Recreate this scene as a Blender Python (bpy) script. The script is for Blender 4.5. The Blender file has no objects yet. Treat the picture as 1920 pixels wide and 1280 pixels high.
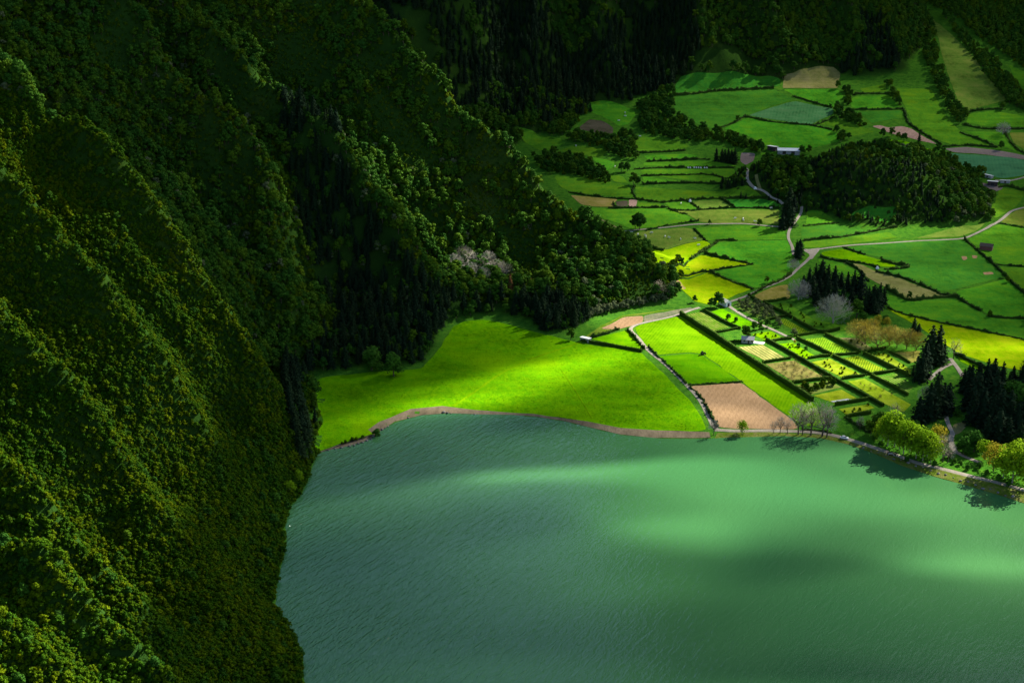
import bpy, bmesh, math, random
import numpy as np
from mathutils import Vector, Matrix

# ================================================================ camera, sky, sun, exposure
S = bpy.context.scene
C = S.collection
cam_data = bpy.data.cameras.new('camera')
cam_data.sensor_width = 36.0
cam_data.lens = 36.0 * 2600 / 1920
cam_data.clip_start = 1.0
cam_data.clip_end = 8000.0
cam = bpy.data.objects.new('camera', cam_data)
C.objects.link(cam)
cam.location = (0, 0, 300)
cam.rotation_euler = (math.radians(70), 0, 0)
S.camera = cam

SUN_H = (0.77, 0.638)                       # horizontal direction towards the sun
SUN_EL = math.radians(35)
world = bpy.data.worlds.new('World'); S.world = world; world.use_nodes = True
wn = world.node_tree.nodes; wl = world.node_tree.links
sky = wn.new('ShaderNodeTexSky'); sky.sky_type = 'NISHITA'; sky.sun_disc = False
sky.sun_elevation = SUN_EL; sky.sun_rotation = math.atan2(SUN_H[0], SUN_H[1])
sky.air_density = 1.0; sky.dust_density = 0.6; sky.ozone_density = 1.5
wn['Background'].inputs['Strength'].default_value = 0.05
wl.new(sky.outputs[0], wn['Background'].inputs['Color'])
sun_data = bpy.data.lights.new('sun', 'SUN'); sun_data.energy = 5.0; sun_data.angle = math.radians(0.53)
sun_data.color = (1.0, 0.955, 0.86)
sun = bpy.data.objects.new('sun', sun_data); C.objects.link(sun)
sd = Vector((SUN_H[0] * math.cos(SUN_EL), SUN_H[1] * math.cos(SUN_EL), math.sin(SUN_EL)))
sun.rotation_euler = sd.to_track_quat('Z', 'Y').to_euler()
sun.location = (600, 400, 900)

S.view_settings.view_transform = 'Standard'
S.view_settings.look = 'None'
S.view_settings.gamma = 1.0
S.view_settings.exposure = 2.25
S.view_settings.use_curve_mapping = False
S.cycles.transparent_max_bounces = 24
S.cycles.max_bounces = 5
S.cycles.diffuse_bounces = 2
S.cycles.volume_bounces = 0
S.cycles.use_denoising = True
S.cycles.sample_clamp_direct = 8.0
S.cycles.sample_clamp_indirect = 4.0

# ================================================================ survey of the valley (metres; lake level 0)
CRESTS = [[(-62.0, 350.0), (-101.6, 364.9), (-119.6, 371.7), (-129.4, 375.4), (-142.9, 380.4), (-159.5, 386.7), (-215.6, 407.8), (-290.5, 436.0)], [(-88.0, 409.0), (-115.3, 419.3), (-128.5, 424.3), (-138.6, 428.1), (-152.8, 433.4), (-163.2, 437.3), (-177.2, 442.6), (-233.3, 463.7), (-308.2, 491.9)], [(-97.6, 497.4), (-116.3, 504.4), (-135.1, 511.5), (-157.6, 520.0), (-179.8, 528.3), (-199.8, 535.8), (-210.1, 539.7), (-256.9, 557.3), (-331.8, 585.5)], [(-105.1, 574.9), (-135.8, 586.4), (-150.7, 592.0), (-170.3, 599.4), (-194.5, 608.5), (-215.0, 616.2), (-233.7, 623.3), (-280.5, 640.9), (-346.0, 665.5)], [(-103.4, 649.5), (-123.5, 659.5), (-141.1, 668.3), (-161.4, 678.5), (-179.0, 687.3), (-210.9, 703.2), (-249.0, 722.3), (-267.2, 731.4), (-311.9, 753.7), (-374.5, 785.0)], [(-125.0, 757.0), (-142.0, 815.0), (-159.0, 871.0), (-186.0, 883.0), (-211.0, 894.0), (-242.0, 908.0), (-287.7, 928.4), (-351.6, 956.9)], [(-38.1, 849.6), (-59.0, 865.3), (-78.4, 879.8), (-112.4, 905.2), (-150.0, 933.5), (-190.0, 963.5), (-230.0, 993.5), (-286.0, 1035.5)], [(122.3, 916.4), (100.6, 929.8), (56.8, 956.8), (38.2, 968.3), (11.5, 984.8), (-11.6, 999.1), (-35.2, 1013.6), (-54.9, 1025.8), (-91.0, 1048.1), (-107.3, 1058.2), (-149.9, 1084.5), (-209.4, 1121.3)]]
MTN = [(-62.0, 350.0, 0.0), (-101.6, 364.9, 53.4), (-119.6, 371.7, 71.8), (-129.4, 375.4, 81.8), (-142.9, 380.4, 92.9), (-159.5, 386.7, 95.7), (-215.6, 407.8, 140.7), (-290.5, 436.0, 195.7), (-88.0, 409.0, 0.0), (-115.3, 419.3, 24.9), (-128.5, 424.3, 49.7), (-138.6, 428.1, 61.2), (-152.8, 433.4, 75.0), (-163.2, 437.3, 87.5), (-177.2, 442.6, 94.2), (-233.3, 463.7, 139.2), (-308.2, 491.9, 194.2), (-97.6, 497.4, 0.0), (-116.3, 504.4, 13.1), (-135.1, 511.5, 31.5), (-157.6, 520.0, 60.1), (-179.8, 528.3, 95.2), (-199.8, 535.8, 111.6), (-210.1, 539.7, 114.9), (-256.9, 557.3, 154.9), (-331.8, 585.5, 209.9), (-105.1, 574.9, 0.0), (-135.8, 586.4, 30.0), (-150.7, 592.0, 59.7), (-170.3, 599.4, 93.4), (-194.5, 608.5, 119.8), (-215.0, 616.2, 138.3), (-233.7, 623.3, 158.0), (-280.5, 640.9, 196.0), (-346.0, 665.5, 238.0), (-103.4, 649.5, 0.0), (-123.5, 659.5, 44.4), (-141.1, 668.3, 70.1), (-161.4, 678.5, 98.1), (-179.0, 687.3, 122.9), (-210.9, 703.2, 154.1), (-249.0, 722.3, 177.4), (-267.2, 731.4, 189.7), (-311.9, 753.7, 224.7), (-374.5, 785.0, 259.7), (-125.0, 757.0, 0.0), (-142.0, 815.0, 55.0), (-159.0, 871.0, 113.0), (-186.0, 883.0, 138.0), (-211.0, 894.0, 155.0), (-242.0, 908.0, 198.0), (-287.7, 928.4, 228.0), (-351.6, 956.9, 258.0), (-38.1, 849.6, 0.0), (-59.0, 865.3, 32.8), (-78.4, 879.8, 64.8), (-112.4, 905.2, 114.1), (-150.0, 933.5, 146.2), (-190.0, 963.5, 165.0), (-230.0, 993.5, 190.0), (-286.0, 1035.5, 225.0), (122.3, 916.4, 0.0), (100.6, 929.8, 17.1), (56.8, 956.8, 44.5), (38.2, 968.3, 49.4), (11.5, 984.8, 80.7), (-11.6, 999.1, 101.1), (-35.2, 1013.6, 108.1), (-54.9, 1025.8, 135.3), (-91.0, 1048.1, 167.2), (-107.3, 1058.2, 181.6), (-149.9, 1084.5, 206.6), (-209.4, 1121.3, 241.6), (-81.2, 452.5, 1.0), (-97.2, 495.7, 1.0), (-104.3, 550.0, 1.0), (-106.0, 597.6, 1.0), (-104.1, 639.6, 1.0), (-110.7, 686.9, 1.0), (-125.0, 747.3, 1.0), (-113.2, 760.8, 1.0), (-82.6, 770.4, 1.0), (-54.4, 776.6, 1.0), (-46.3, 807.0, 1.0), (-38.1, 849.9, 1.0), (-19.4, 864.7, 1.0), (13.7, 841.6, 1.0), (33.8, 827.4, 1.0), (59.7, 862.6, 1.0), (85.7, 878.9, 1.0), (104.3, 886.7, 1.0), (119.4, 907.4, 1.0), (-67.8, 477.2, -14.0), (-82.9, 528.0, -14.0), (-88.2, 588.4, -14.0), (-76.6, 648.2, -14.0), (-88.2, 703.9, -14.0), (-85.4, 735.0, -14.0), (-49.5, 747.3, -14.0), (-26.3, 800.2, -14.0), (-13.4, 814.5, -14.0), (13.2, 804.9, -14.0), (39.4, 800.2, -14.0), (72.0, 839.3, -14.0), (105.1, 860.1, -14.0), (123.1, 966.1, 8.0), (146.7, 1004.4, -25.0), (90.1, 1010.7, 8.0), (113.7, 1048.9, -25.0), (73.4, 1025.3, 8.0), (97.1, 1063.5, -25.0), (59.0, 1061.7, 8.0), (82.7, 1100.0, -25.0), (44.0, 1089.0, 8.0), (67.6, 1127.3, -25.0), (23.1, 1108.1, 8.0), (46.7, 1146.3, -25.0), (14.2, 1137.6, 8.0), (37.8, 1175.8, -25.0), (-131.4, 732.1, 39.0), (-102.7, 837.6, 39.0), (-5.7, 914.4, 39.0), (-148.8, 755.5, 74.0), (-119.1, 863.4, 74.0), (-38.4, 936.0, 74.0), (-167.3, 778.2, 109.0), (-137.3, 889.0, 109.0), (-76.8, 961.4, 109.0), (-205.2, 795.9, 144.0), (-180.8, 915.1, 144.0), (-114.7, 987.8, 144.0), (-240.9, 813.2, 174.0), (-221.5, 941.8, 174.0), (-159.8, 1019.3, 174.0), (150.0, 930.0, -20.0), (170.0, 900.0, -25.0), (140.0, 980.0, -25.0), (60.0, 1130.0, -20.0), (-160.0, 1190.0, 140.0), (-260.0, 1150.0, 210.0)]
LAKE = [(-77.0, 444.2), (-81.4, 454.0), (-87.6, 467.7), (-96.2, 489.1), (-99.4, 505.8), (-101.3, 528.0), (-106.2, 561.9), (-107.2, 605.3), (-105.4, 629.2), (-104.4, 650.8), (-99.8, 658.0), (-89.3, 662.7), (-76.3, 672.3), (-71.1, 683.5), (-64.1, 696.5), (-50.1, 705.4), (-35.5, 708.5), (-17.7, 707.0), (0.0, 706.2), (14.7, 703.2), (29.1, 697.3), (43.2, 688.5), (58.4, 679.3), (76.5, 675.1), (96.3, 674.4), (107.7, 675.1), (124.9, 676.5), (145.1, 677.9), (164.4, 675.1), (176.8, 667.5), (187.9, 655.4), (198.0, 641.1), (210.6, 628.6), (225.5, 616.4), (238.0, 606.4), (247.5, 596.7), (278.6, 567.0), (330.0, 560.0), (420.0, 480.0), (520.0, 380.0), (600.0, 250.0), (600.0, -500.0), (40.0, -500.0), (10.0, 150.0), (-40.0, 280.0), (-58.0, 345.0), (-80.0, 410.0)]
FIELDS = [
  ('meadow', 'meadow', [(-117.0, 743.4), (-111.5, 757.6), (-82.2, 766.7), (-54.1, 771.5), (-46.0, 801.4), (-38.0, 847.6), (-31.4, 856.8), (-19.3, 860.5), (-7.0, 854.6), (13.7, 837.5), (33.7, 822.6), (45.0, 814.6), (63.0, 808.2), (80.0, 798.6), (85.1, 780.0), (93.1, 749.7), (100.5, 721.5), (103.6, 699.0), (104.4, 682.9), (97.0, 680.8), (77.2, 682.3), (58.9, 685.5), (40.7, 695.0), (11.8, 706.1), (-20.7, 711.0), (-38.8, 715.9), (-56.3, 711.6), (-72.5, 693.5), (-77.3, 683.3), (-72.8, 677.1), (-89.7, 666.3), (-102.7, 655.6), (-104.9, 675.6), (-102.2, 692.7), (-110.0, 718.9)], 'wide bright green lakeside meadow below the wooded slope'),
  ('beach', 'sand', [(-77.3, 683.3), (-72.5, 693.5), (-56.3, 711.6), (-38.8, 715.9), (-20.7, 711.0), (11.8, 706.1), (40.7, 695.0), (58.9, 685.5), (77.2, 682.3), (97.0, 680.8), (105.5, 680.2), (105.4, 674.5), (96.2, 674.0), (76.5, 674.5), (58.4, 678.8), (43.2, 687.9), (29.1, 696.9), (14.7, 702.7), (0.0, 705.9), (-17.7, 706.5), (-35.4, 708.0), (-50.1, 705.3), (-64.0, 695.9), (-71.0, 683.0), (-72.8, 677.1)], 'narrow strip of brown sand between meadow and lake'),
  ('beach', 'sand', [(-103.8, 653.7), (-89.6, 665.7), (-72.7, 676.6), (-70.9, 681.9), (-76.2, 671.3), (-89.2, 661.7), (-99.6, 656.4), (-103.4, 646.4)], 'stony grey shore strip at the left end of the meadow'),
  ('shore_bank', 'bank', [(109.7, 679.5), (137.0, 680.7), (166.3, 677.4), (179.7, 667.8), (193.0, 654.0), (210.2, 636.5), (223.6, 627.5), (236.4, 618.0), (250.7, 606.3), (247.2, 595.8), (237.6, 605.4), (225.4, 615.9), (210.4, 627.7), (197.7, 640.0), (187.7, 654.3), (176.6, 666.5), (164.2, 674.0), (145.0, 677.1), (124.8, 675.6), (107.6, 674.0)], 'grassy bank between the lake road and the water'),
  ('pasture', 'grass_bright', [(49.5, 823.6), (69.8, 837.5), (74.4, 840.7), (81.2, 805.0), (62.1, 815.7)], 'small bright green triangular field beside the white hut'),
  ('ploughed_field', 'soil', [(56.7, 842.8), (73.5, 864.8), (86.8, 867.5), (85.7, 855.7), (68.3, 841.7)], 'narrow bare brown field under the wooded spur'),
  ('crop_strip', 'crop_grey', [(87.1, 867.5), (109.9, 878.8), (121.9, 884.1), (117.5, 876.6), (86.1, 855.7)], 'grey-green crop strip beside the lane'),
  ('verge', 'verge', [(41.9, 819.4), (57.0, 847.6), (72.3, 867.5), (90.5, 873.9), (110.1, 880.9), (87.0, 869.6), (73.2, 865.8), (56.4, 842.8), (67.9, 840.7), (50.7, 827.4)], 'rough grass verge along the forest foot'),
  ('striped_field', 'mown', [(79.3, 844.9), (83.2, 850.8), (111.4, 866.9), (168.3, 721.5), (170.3, 689.9), (158.1, 686.7), (153.1, 695.3), (133.9, 750.7), (117.1, 796.5), (109.6, 799.7), (88.5, 794.9), (82.2, 819.4)], 'long mown green field with pale stripes beside the tall hedge'),
  ('pasture', 'grass_rich', [(88.9, 792.8), (109.4, 797.6), (116.6, 794.9), (132.7, 751.3), (101.9, 745.4), (95.5, 766.7)], 'darker green field above the ploughed square'),
  ('ploughed_field', 'soil', [(102.3, 743.8), (133.3, 749.1), (152.7, 694.8), (154.2, 683.9), (137.5, 683.9), (111.1, 685.6), (108.7, 703.9), (106.6, 724.7)], 'square ploughed brown field by the lake road'),
  ('garden_plot', 'rows_green', [(115.6, 869.6), (126.2, 875.0), (140.1, 846.0), (127.9, 837.5)], 'garden plot of pale and green vegetable rows'),
  ('garden_plot', 'grass_bright', [(132.9, 875.0), (140.9, 880.9), (158.6, 851.9), (148.0, 843.9)], 'bright garden lawn beside the gravel walk'),
  ('garden_plot', 'orchard_floor', [(149.0, 887.9), (161.2, 900.8), (177.8, 869.6), (172.3, 860.5), (164.7, 856.7)], 'grey-green orchard plot behind the white gatehouse'),
  ('garden_plot', 'grass_bright', [(153.1, 832.7), (166.4, 838.6), (171.0, 826.3), (159.3, 821.5)], 'small garden lawn beside the dark tree'),
  ('garden_plot', 'rows_bright', [(173.8, 858.8), (179.5, 861.6), (191.7, 835.4), (185.3, 830.6)], 'narrow garden plot of yellow-green rows'),
  ('garden_plot', 'rows_tan', [(140.6, 808.8), (156.2, 813.0), (167.3, 788.5), (154.9, 782.7)], 'straw coloured garden plot with dark rows'),
  ('garden_plot', 'grass_bright', [(165.2, 814.6), (175.9, 816.7), (185.7, 792.8), (178.3, 788.5)], 'bright garden lawn inside dark hedges'),
  ('garden_plot', 'rows_bright', [(183.4, 822.6), (197.0, 826.3), (209.2, 800.3), (195.9, 794.9)], 'square plot of bright yellow-green crop rows'),
  ('garden_plot', 'orchard_brown', [(152.5, 779.5), (170.6, 785.4), (183.5, 757.6), (164.0, 750.7)], 'brown scrubby orchard plot by the long hedge'),
  ('garden_plot', 'garden_lawn', [(180.7, 782.7), (193.2, 788.5), (205.8, 761.9), (193.5, 757.6)], 'pale olive plot in the middle of the garden'),
  ('garden_plot', 'rows_bright', [(199.8, 789.1), (211.4, 792.8), (223.0, 767.8), (211.2, 762.5)], 'dotted green plot of clipped rows behind the pale plot'),
  ('garden_plot', 'orchard_floor', [(164.5, 745.4), (185.1, 752.3), (189.7, 742.2), (170.8, 731.0)], 'shrub plot with dark bushes'),
  ('garden_plot', 'garden_lawn', [(171.1, 729.4), (189.2, 738.5), (195.1, 724.7), (180.8, 718.3)], 'garden lawn with a grey bed'),
  ('garden_bed', 'bed_grey', [(179.0, 720.9), (189.1, 724.7), (192.5, 723.6), (180.7, 719.3)], 'thin grey seed bed on the garden lawn'),
  ('garden_plot', 'garden_lawn', [(181.3, 709.8), (199.2, 716.7), (201.5, 711.4), (183.8, 701.2)], 'plot with short dark dashes near the lake'),
  ('garden_plot', 'garden_lawn', [(195.8, 751.3), (206.4, 755.6), (223.0, 716.1), (216.0, 705.5), (208.8, 716.7)], 'long olive orchard plot with lines of small bare bushes'),
  ('garden_plot', 'rows_green', [(215.5, 758.2), (227.3, 763.5), (231.1, 741.7), (225.3, 731.6)], 'plot of dark green clipped rows beside the conifers'),
  ('garden_plot', 'soil_green', [(207.1, 826.3), (219.2, 824.7), (223.5, 805.0), (216.3, 802.4)], 'brownish plot in front of the brown grove'),
  ('garden_plot', 'garden_lawn', [(220.7, 794.9), (229.2, 797.6), (237.7, 769.4), (234.1, 761.9)], 'pale green plot below the brown grove'),
  ('garden_plot', 'grass_yellow', [(232.1, 798.6), (251.9, 802.4), (246.2, 785.4), (239.9, 781.1)], 'yellow-green grass below the brown grove'),
  ('garden_plot', 'grass_mid', [(174.6, 887.9), (186.2, 892.2), (198.5, 859.9), (217.7, 847.6), (215.9, 839.6), (199.0, 837.5), (185.7, 864.8)], 'shaded lawn along the edge of the dark grove'),
  ('pasture', 'grass_yellow', [(165.7, 906.2), (182.9, 925.0), (194.0, 930.4), (190.3, 900.8), (171.0, 894.4)], 'straw coloured field beside the dark grove'),
  ('pasture', 'grass_lime', [(113.4, 929.6), (142.4, 957.3), (167.7, 920.7), (147.7, 900.8), (133.9, 887.9), (124.0, 895.4), (119.4, 914.8)], 'yellow-green sunlit field above the garden'),
  ('ploughed_field', 'soil', [(114.5, 928.7), (117.2, 933.2), (121.7, 921.8), (118.6, 918.2)], 'tiny brown strip at the edge of the sunlit field'),
  ('pasture', 'grass_lime', [(141.7, 997.5), (174.8, 974.5), (142.7, 959.9), (112.4, 931.0), (110.2, 940.1), (129.6, 979.3)], 'sunlit field with a ragged upper edge'),
  ('pasture', 'grass_mid', [(157.8, 1027.7), (176.7, 1030.3), (212.9, 1032.6), (209.5, 994.8), (199.7, 955.1), (192.8, 944.4), (180.6, 933.0), (170.1, 921.8), (144.5, 956.2), (176.3, 974.5), (145.4, 1001.3)], 'large mid-green field left of the gravel road'),
  ('pasture', 'grass_mid', [(145.1, 1064.3), (185.0, 1070.4), (215.5, 1062.9), (212.9, 1035.2), (173.0, 1033.0), (157.8, 1036.2), (150.6, 1031.9)], 'mid-green field below the cart lane'),
  ('pasture', 'grass_olive', [(88.8, 1052.4), (109.5, 1058.9), (136.4, 1065.5), (142.4, 1062.7), (148.5, 1034.6), (132.2, 1025.4), (117.1, 1010.4), (103.2, 1013.1), (94.0, 1023.9)], 'olive field with grazing cows'),
  ('pasture', 'grass_lime', [(93.8, 1021.2), (103.1, 1012.0), (117.0, 1009.3), (132.4, 1023.9), (148.8, 1033.5), (152.6, 1022.3), (142.3, 1005.1), (132.3, 988.4), (107.5, 939.6), (101.2, 934.7), (99.2, 953.1)], 'yellow-green field at the foot of the spur'),
  ('pasture', 'grass_mid', [(58.4, 1119.4), (81.3, 1111.2), (127.8, 1113.9), (141.0, 1098.7), (148.2, 1079.6), (121.0, 1068.2), (105.8, 1064.3), (93.0, 1062.7), (85.4, 1075.3), (72.1, 1088.4)], 'wide green field with a pair of tall dark trees'),
  ('pasture', 'grass_olive', [(131.0, 1106.9), (153.7, 1109.6), (219.8, 1108.9), (212.9, 1072.1), (185.7, 1075.3), (164.2, 1074.2), (150.4, 1079.6), (142.9, 1099.8)], 'olive pasture with cows above the cart lane'),
  ('pasture', 'grass_deep', [(178.1, 1137.0), (210.2, 1128.8), (222.1, 1112.7), (220.2, 1111.3), (185.7, 1115.7)], 'deep green field with dark hedges beside the road bend'),
  ('pasture', 'grass_olive', [(149.8, 1132.5), (175.3, 1136.3), (183.1, 1115.7), (155.3, 1112.3)], 'small olive field between dark hedges'),
  ('pasture', 'grass_mid', [(127.5, 1128.6), (147.1, 1132.5), (153.1, 1112.3), (132.3, 1111.2)], 'small green field left of the olive one'),
  ('pasture', 'grass_mid', [(105.4, 1131.3), (123.6, 1125.4), (125.6, 1118.3), (103.9, 1118.3)], 'narrow green field beside the brown square'),
  ('ploughed_field', 'soil_pink', [(98.3, 1137.3), (105.5, 1137.3), (102.6, 1118.3), (96.4, 1118.3)], 'small pinkish brown square plot'),
  ('rough_patch', 'heath', [(86.7, 1132.5), (97.3, 1135.7), (96.1, 1119.9), (87.5, 1118.3)], 'rough dark scrub plot beside the brown square'),
  ('pasture', 'grass_yellow', [(49.4, 1149.9), (89.4, 1138.4), (84.6, 1127.0), (85.3, 1118.3), (68.5, 1118.3), (57.7, 1123.8)], 'straw yellow field behind the spur'),
  ('pasture', 'grass_mid', [(106.7, 1174.4), (198.2, 1153.3), (206.2, 1140.6), (210.1, 1131.2), (177.7, 1140.8), (127.5, 1132.9), (110.5, 1138.4), (105.0, 1142.8)], 'long green field across the valley'),
  ('pasture', 'grass_mid', [(37.9, 1207.6), (63.6, 1201.1), (100.8, 1176.0), (103.8, 1144.4), (67.2, 1151.5), (48.4, 1160.3), (39.5, 1182.0)], 'green field just behind the spur crest'),
  ('pasture', 'grass_mid', [(115.8, 1204.3), (200.7, 1165.0), (198.9, 1158.8), (163.2, 1186.9), (114.6, 1185.8)], 'thin green strip field below a dark hedge'),
  ('pasture', 'grass_mid', [(115.5, 1224.0), (199.8, 1226.7), (201.3, 1169.4), (115.9, 1210.9)], 'green strip field below the white bales'),
  ('pasture', 'grass_mid', [(120.4, 1246.9), (171.2, 1251.8), (187.9, 1248.6), (204.9, 1234.9), (159.4, 1233.8), (119.1, 1237.1)], 'green strip field above the white bales'),
  ('pasture', 'grass_mid', [(121.4, 1264.9), (160.9, 1268.8), (173.2, 1264.4), (167.1, 1258.1), (125.3, 1253.0)], 'short strip field below the ravine'),
  ('pasture', 'grass_mid', [(115.3, 1314.0), (130.0, 1312.3), (161.5, 1297.1), (165.9, 1287.5), (161.5, 1279.0), (114.9, 1275.6), (112.8, 1294.3)], 'green field under the ravine thicket'),
  ('pasture', 'grass_mid', [(74.0, 1391.4), (88.9, 1399.6), (110.7, 1401.8), (122.3, 1384.2), (123.0, 1371.8), (113.5, 1344.7), (103.8, 1340.2), (98.5, 1353.7), (87.3, 1368.9), (78.9, 1380.3)], 'lone rounded pasture under the dark conifers'),
  ('rough_patch', 'heath', [(63.6, 1333.3), (76.3, 1359.9), (89.2, 1355.3), (98.4, 1336.1), (96.9, 1320.3), (84.6, 1320.3)], 'rough brownish clearing among trees'),
  ('pasture', 'grass_mid', [(3.6, 1315.0), (20.4, 1317.7), (45.8, 1310.7), (48.8, 1293.8), (34.8, 1275.6), (24.9, 1278.4), (12.6, 1297.6)], 'pasture beyond the crest below bushy slopes'),
  ('pasture', 'grass_mid', [(41.3, 1276.7), (62.8, 1289.8), (89.2, 1279.0), (83.7, 1260.9), (72.9, 1262.1), (61.9, 1268.3)], 'sloping pasture with a pale gate'),
  ('pasture', 'grass_mid', [(73.4, 1260.9), (83.5, 1256.9), (93.2, 1248.6), (93.3, 1235.4), (85.1, 1220.7), (78.7, 1242.0)], 'small pasture above the dark tree belt'),
  ('pasture', 'grass_mid', [(83.7, 1212.5), (98.3, 1204.3), (102.3, 1182.5), (89.6, 1188.5)], 'small triangular pasture between round trees'),
  ('pasture', 'grass_mid', [(240.1, 1099.1), (251.9, 1097.3), (261.2, 1077.2), (234.5, 1071.6)], 'green field under the cone hill'),
  ('pasture', 'grass_deep', [(228.5, 1062.4), (264.2, 1073.4), (277.9, 1068.5), (290.7, 1059.7), (257.7, 1043.3), (223.9, 1034.1)], 'deep green field above the thin lane hedge'),
  ('pasture', 'grass_mid', [(224.1, 1028.8), (256.5, 1037.9), (295.3, 1054.1), (300.7, 1039.5), (268.4, 1027.2), (233.6, 1015.3), (222.0, 1014.2)], 'long green field along the gravel road'),
  ('pasture', 'grass_deep', [(288.8, 1088.9), (309.3, 1085.4), (306.7, 1075.8), (298.8, 1069.2), (270.7, 1080.8)], 'dark hollow field notched in the cone hill'),
  ('pasture', 'grass_bright', [(232.8, 1003.5), (250.6, 1011.5), (280.7, 972.9), (279.1, 968.0), (266.6, 969.6), (257.0, 978.2), (231.6, 995.9)], 'wedge of brighter grass below the gravel road'),
  ('pasture', 'grass_deep', [(254.1, 1012.6), (300.1, 1031.0), (326.1, 1032.6), (348.8, 1034.1), (352.0, 946.5), (308.2, 919.6), (296.0, 915.9), (278.1, 946.5), (265.0, 959.9), (270.1, 963.2), (287.6, 968.0), (289.9, 976.6), (264.4, 998.1)], 'big dark green field with bare earth patches'),
  ('pasture', 'grass_tan', [(242.3, 979.3), (256.1, 974.5), (262.4, 958.8), (277.0, 942.2), (295.7, 908.3), (301.3, 905.1), (271.7, 899.7), (261.4, 923.9), (253.6, 944.4), (250.4, 971.8)], 'tan field bounded by wavy hedges'),
  ('pasture', 'grass_mid', [(226.6, 986.8), (241.1, 979.3), (249.7, 957.3), (251.8, 938.5), (240.6, 949.2), (224.4, 961.0)], 'green field right above the dark grove'),
  ('pasture', 'grass_mid', [(306.8, 906.2), (307.5, 914.8), (351.7, 942.2), (353.7, 906.2), (339.0, 863.7), (316.4, 868.6), (313.2, 877.7)], 'mid-green field at the right edge below the long hedge'),
  ('pasture', 'grass_mid', [(259.1, 910.5), (269.9, 894.4), (302.7, 899.7), (311.7, 875.0), (314.5, 863.7), (337.8, 859.9), (325.1, 823.6), (301.9, 840.7), (281.9, 854.6), (261.8, 870.7), (251.8, 884.1)], 'mid-green field above the sunlit slope'),
  ('pasture', 'grass_lime', [(250.5, 882.0), (261.3, 868.6), (281.5, 852.9), (301.2, 838.6), (324.4, 821.5), (305.6, 767.8), (293.5, 774.1), (274.8, 796.5), (263.3, 847.6)], 'glowing yellow-green field at the right edge'),
  ('pasture', 'grass_bright', [(272.8, 795.5), (277.9, 787.5), (285.1, 767.8), (278.6, 769.4), (270.9, 783.7)], 'small grass wedge beside the dark conifers'),
  ('pasture', 'grass_mid', [(353.3, 1035.2), (388.1, 1071.6), (407.7, 1062.9), (376.0, 970.7), (356.5, 975.5), (353.1, 989.5)], 'green field with a red barn'),
  ('pasture', 'grass_olive', [(391.4, 1076.6), (415.4, 1108.6), (424.8, 1113.0), (409.0, 1066.7)], 'olive field inside the road bend'),
  ('pasture', 'grass_mid', [(355.4, 968.5), (374.7, 966.9), (355.6, 911.6), (353.6, 945.4)], 'green field corner at the right edge'),
  ('pasture', 'grass_mid', [(418.8, 1165.3), (428.2, 1170.2), (439.6, 1156.5), (417.8, 1118.4), (388.7, 1081.8), (386.2, 1092.6), (401.6, 1122.4)], 'green field right of the cone hill'),
  ('pasture', 'grass_olive', [(312.7, 1037.9), (351.3, 1065.1), (369.1, 1068.0), (378.1, 1072.6), (364.8, 1055.3), (348.8, 1042.2)], 'olive grass between hill and gravel road'),
  ('pasture', 'grass_deep', [(177.7, 1460.4), (240.9, 1464.8), (269.8, 1469.1), (282.2, 1462.2), (278.5, 1449.2), (248.0, 1445.6), (210.1, 1439.9), (168.8, 1431.2), (169.8, 1447.1)], 'deep green top pasture under the forest'),
  ('pasture', 'grass_deep', [(168.7, 1424.8), (218.7, 1433.4), (272.6, 1439.9), (287.6, 1415.0), (262.7, 1399.3), (241.5, 1377.3), (232.3, 1372.8), (201.1, 1337.3), (193.0, 1334.5), (180.7, 1344.7), (174.2, 1365.6), (161.7, 1387.5)], 'large deep green pasture on the far slope'),
  ('crop_field', 'crop_bluegreen', [(288.5, 1410.9), (322.8, 1389.9), (319.6, 1374.6), (291.6, 1344.7), (276.8, 1349.2), (234.7, 1371.1), (263.2, 1395.9)], 'pale blue-green field with fine mown lines'),
  ('pasture', 'grass_mid', [(233.8, 1364.9), (276.0, 1344.7), (292.3, 1340.2), (309.1, 1328.3), (316.0, 1307.4), (306.3, 1297.3), (275.5, 1278.6), (240.4, 1285.8), (227.9, 1312.3), (205.2, 1333.3)], 'bright green pasture above the white barns'),
  ('pasture', 'grass_tan', [(287.0, 1468.3), (311.6, 1475.1), (343.0, 1489.8), (348.6, 1480.1), (337.8, 1442.9), (280.9, 1443.4)], 'tan rough pasture under the forest'),
  ('pasture', 'grass_mid', [(281.0, 1440.6), (337.3, 1440.1), (340.5, 1423.8), (328.3, 1396.1), (319.6, 1398.3), (291.2, 1423.1)], 'green foot of the tan pasture'),
  ('pasture', 'grass_mid', [(360.7, 1441.3), (390.1, 1453.5), (386.8, 1434.3), (362.6, 1431.9)], 'small pasture in the tree corner'),
  ('pasture', 'grass_mid', [(342.7, 1410.4), (352.2, 1422.1), (387.2, 1424.5), (391.4, 1394.4), (361.9, 1389.9), (342.4, 1391.6)], 'rectangular pasture framed by hedges'),
  ('pasture', 'grass_deep', [(338.5, 1378.6), (390.4, 1383.7), (389.2, 1363.9), (373.7, 1358.9), (351.3, 1348.2), (350.1, 1361.7)], 'dark pasture below the framed one'),
  ('ploughed_field', 'soil_pink', [(349.8, 1339.7), (358.8, 1342.5), (365.0, 1335.7), (379.6, 1340.2), (387.5, 1332.8), (392.5, 1314.2), (401.1, 1291.6), (388.8, 1300.1), (364.9, 1320.3)], 'pinkish ploughed strip behind a row of dark trees'),
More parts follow.
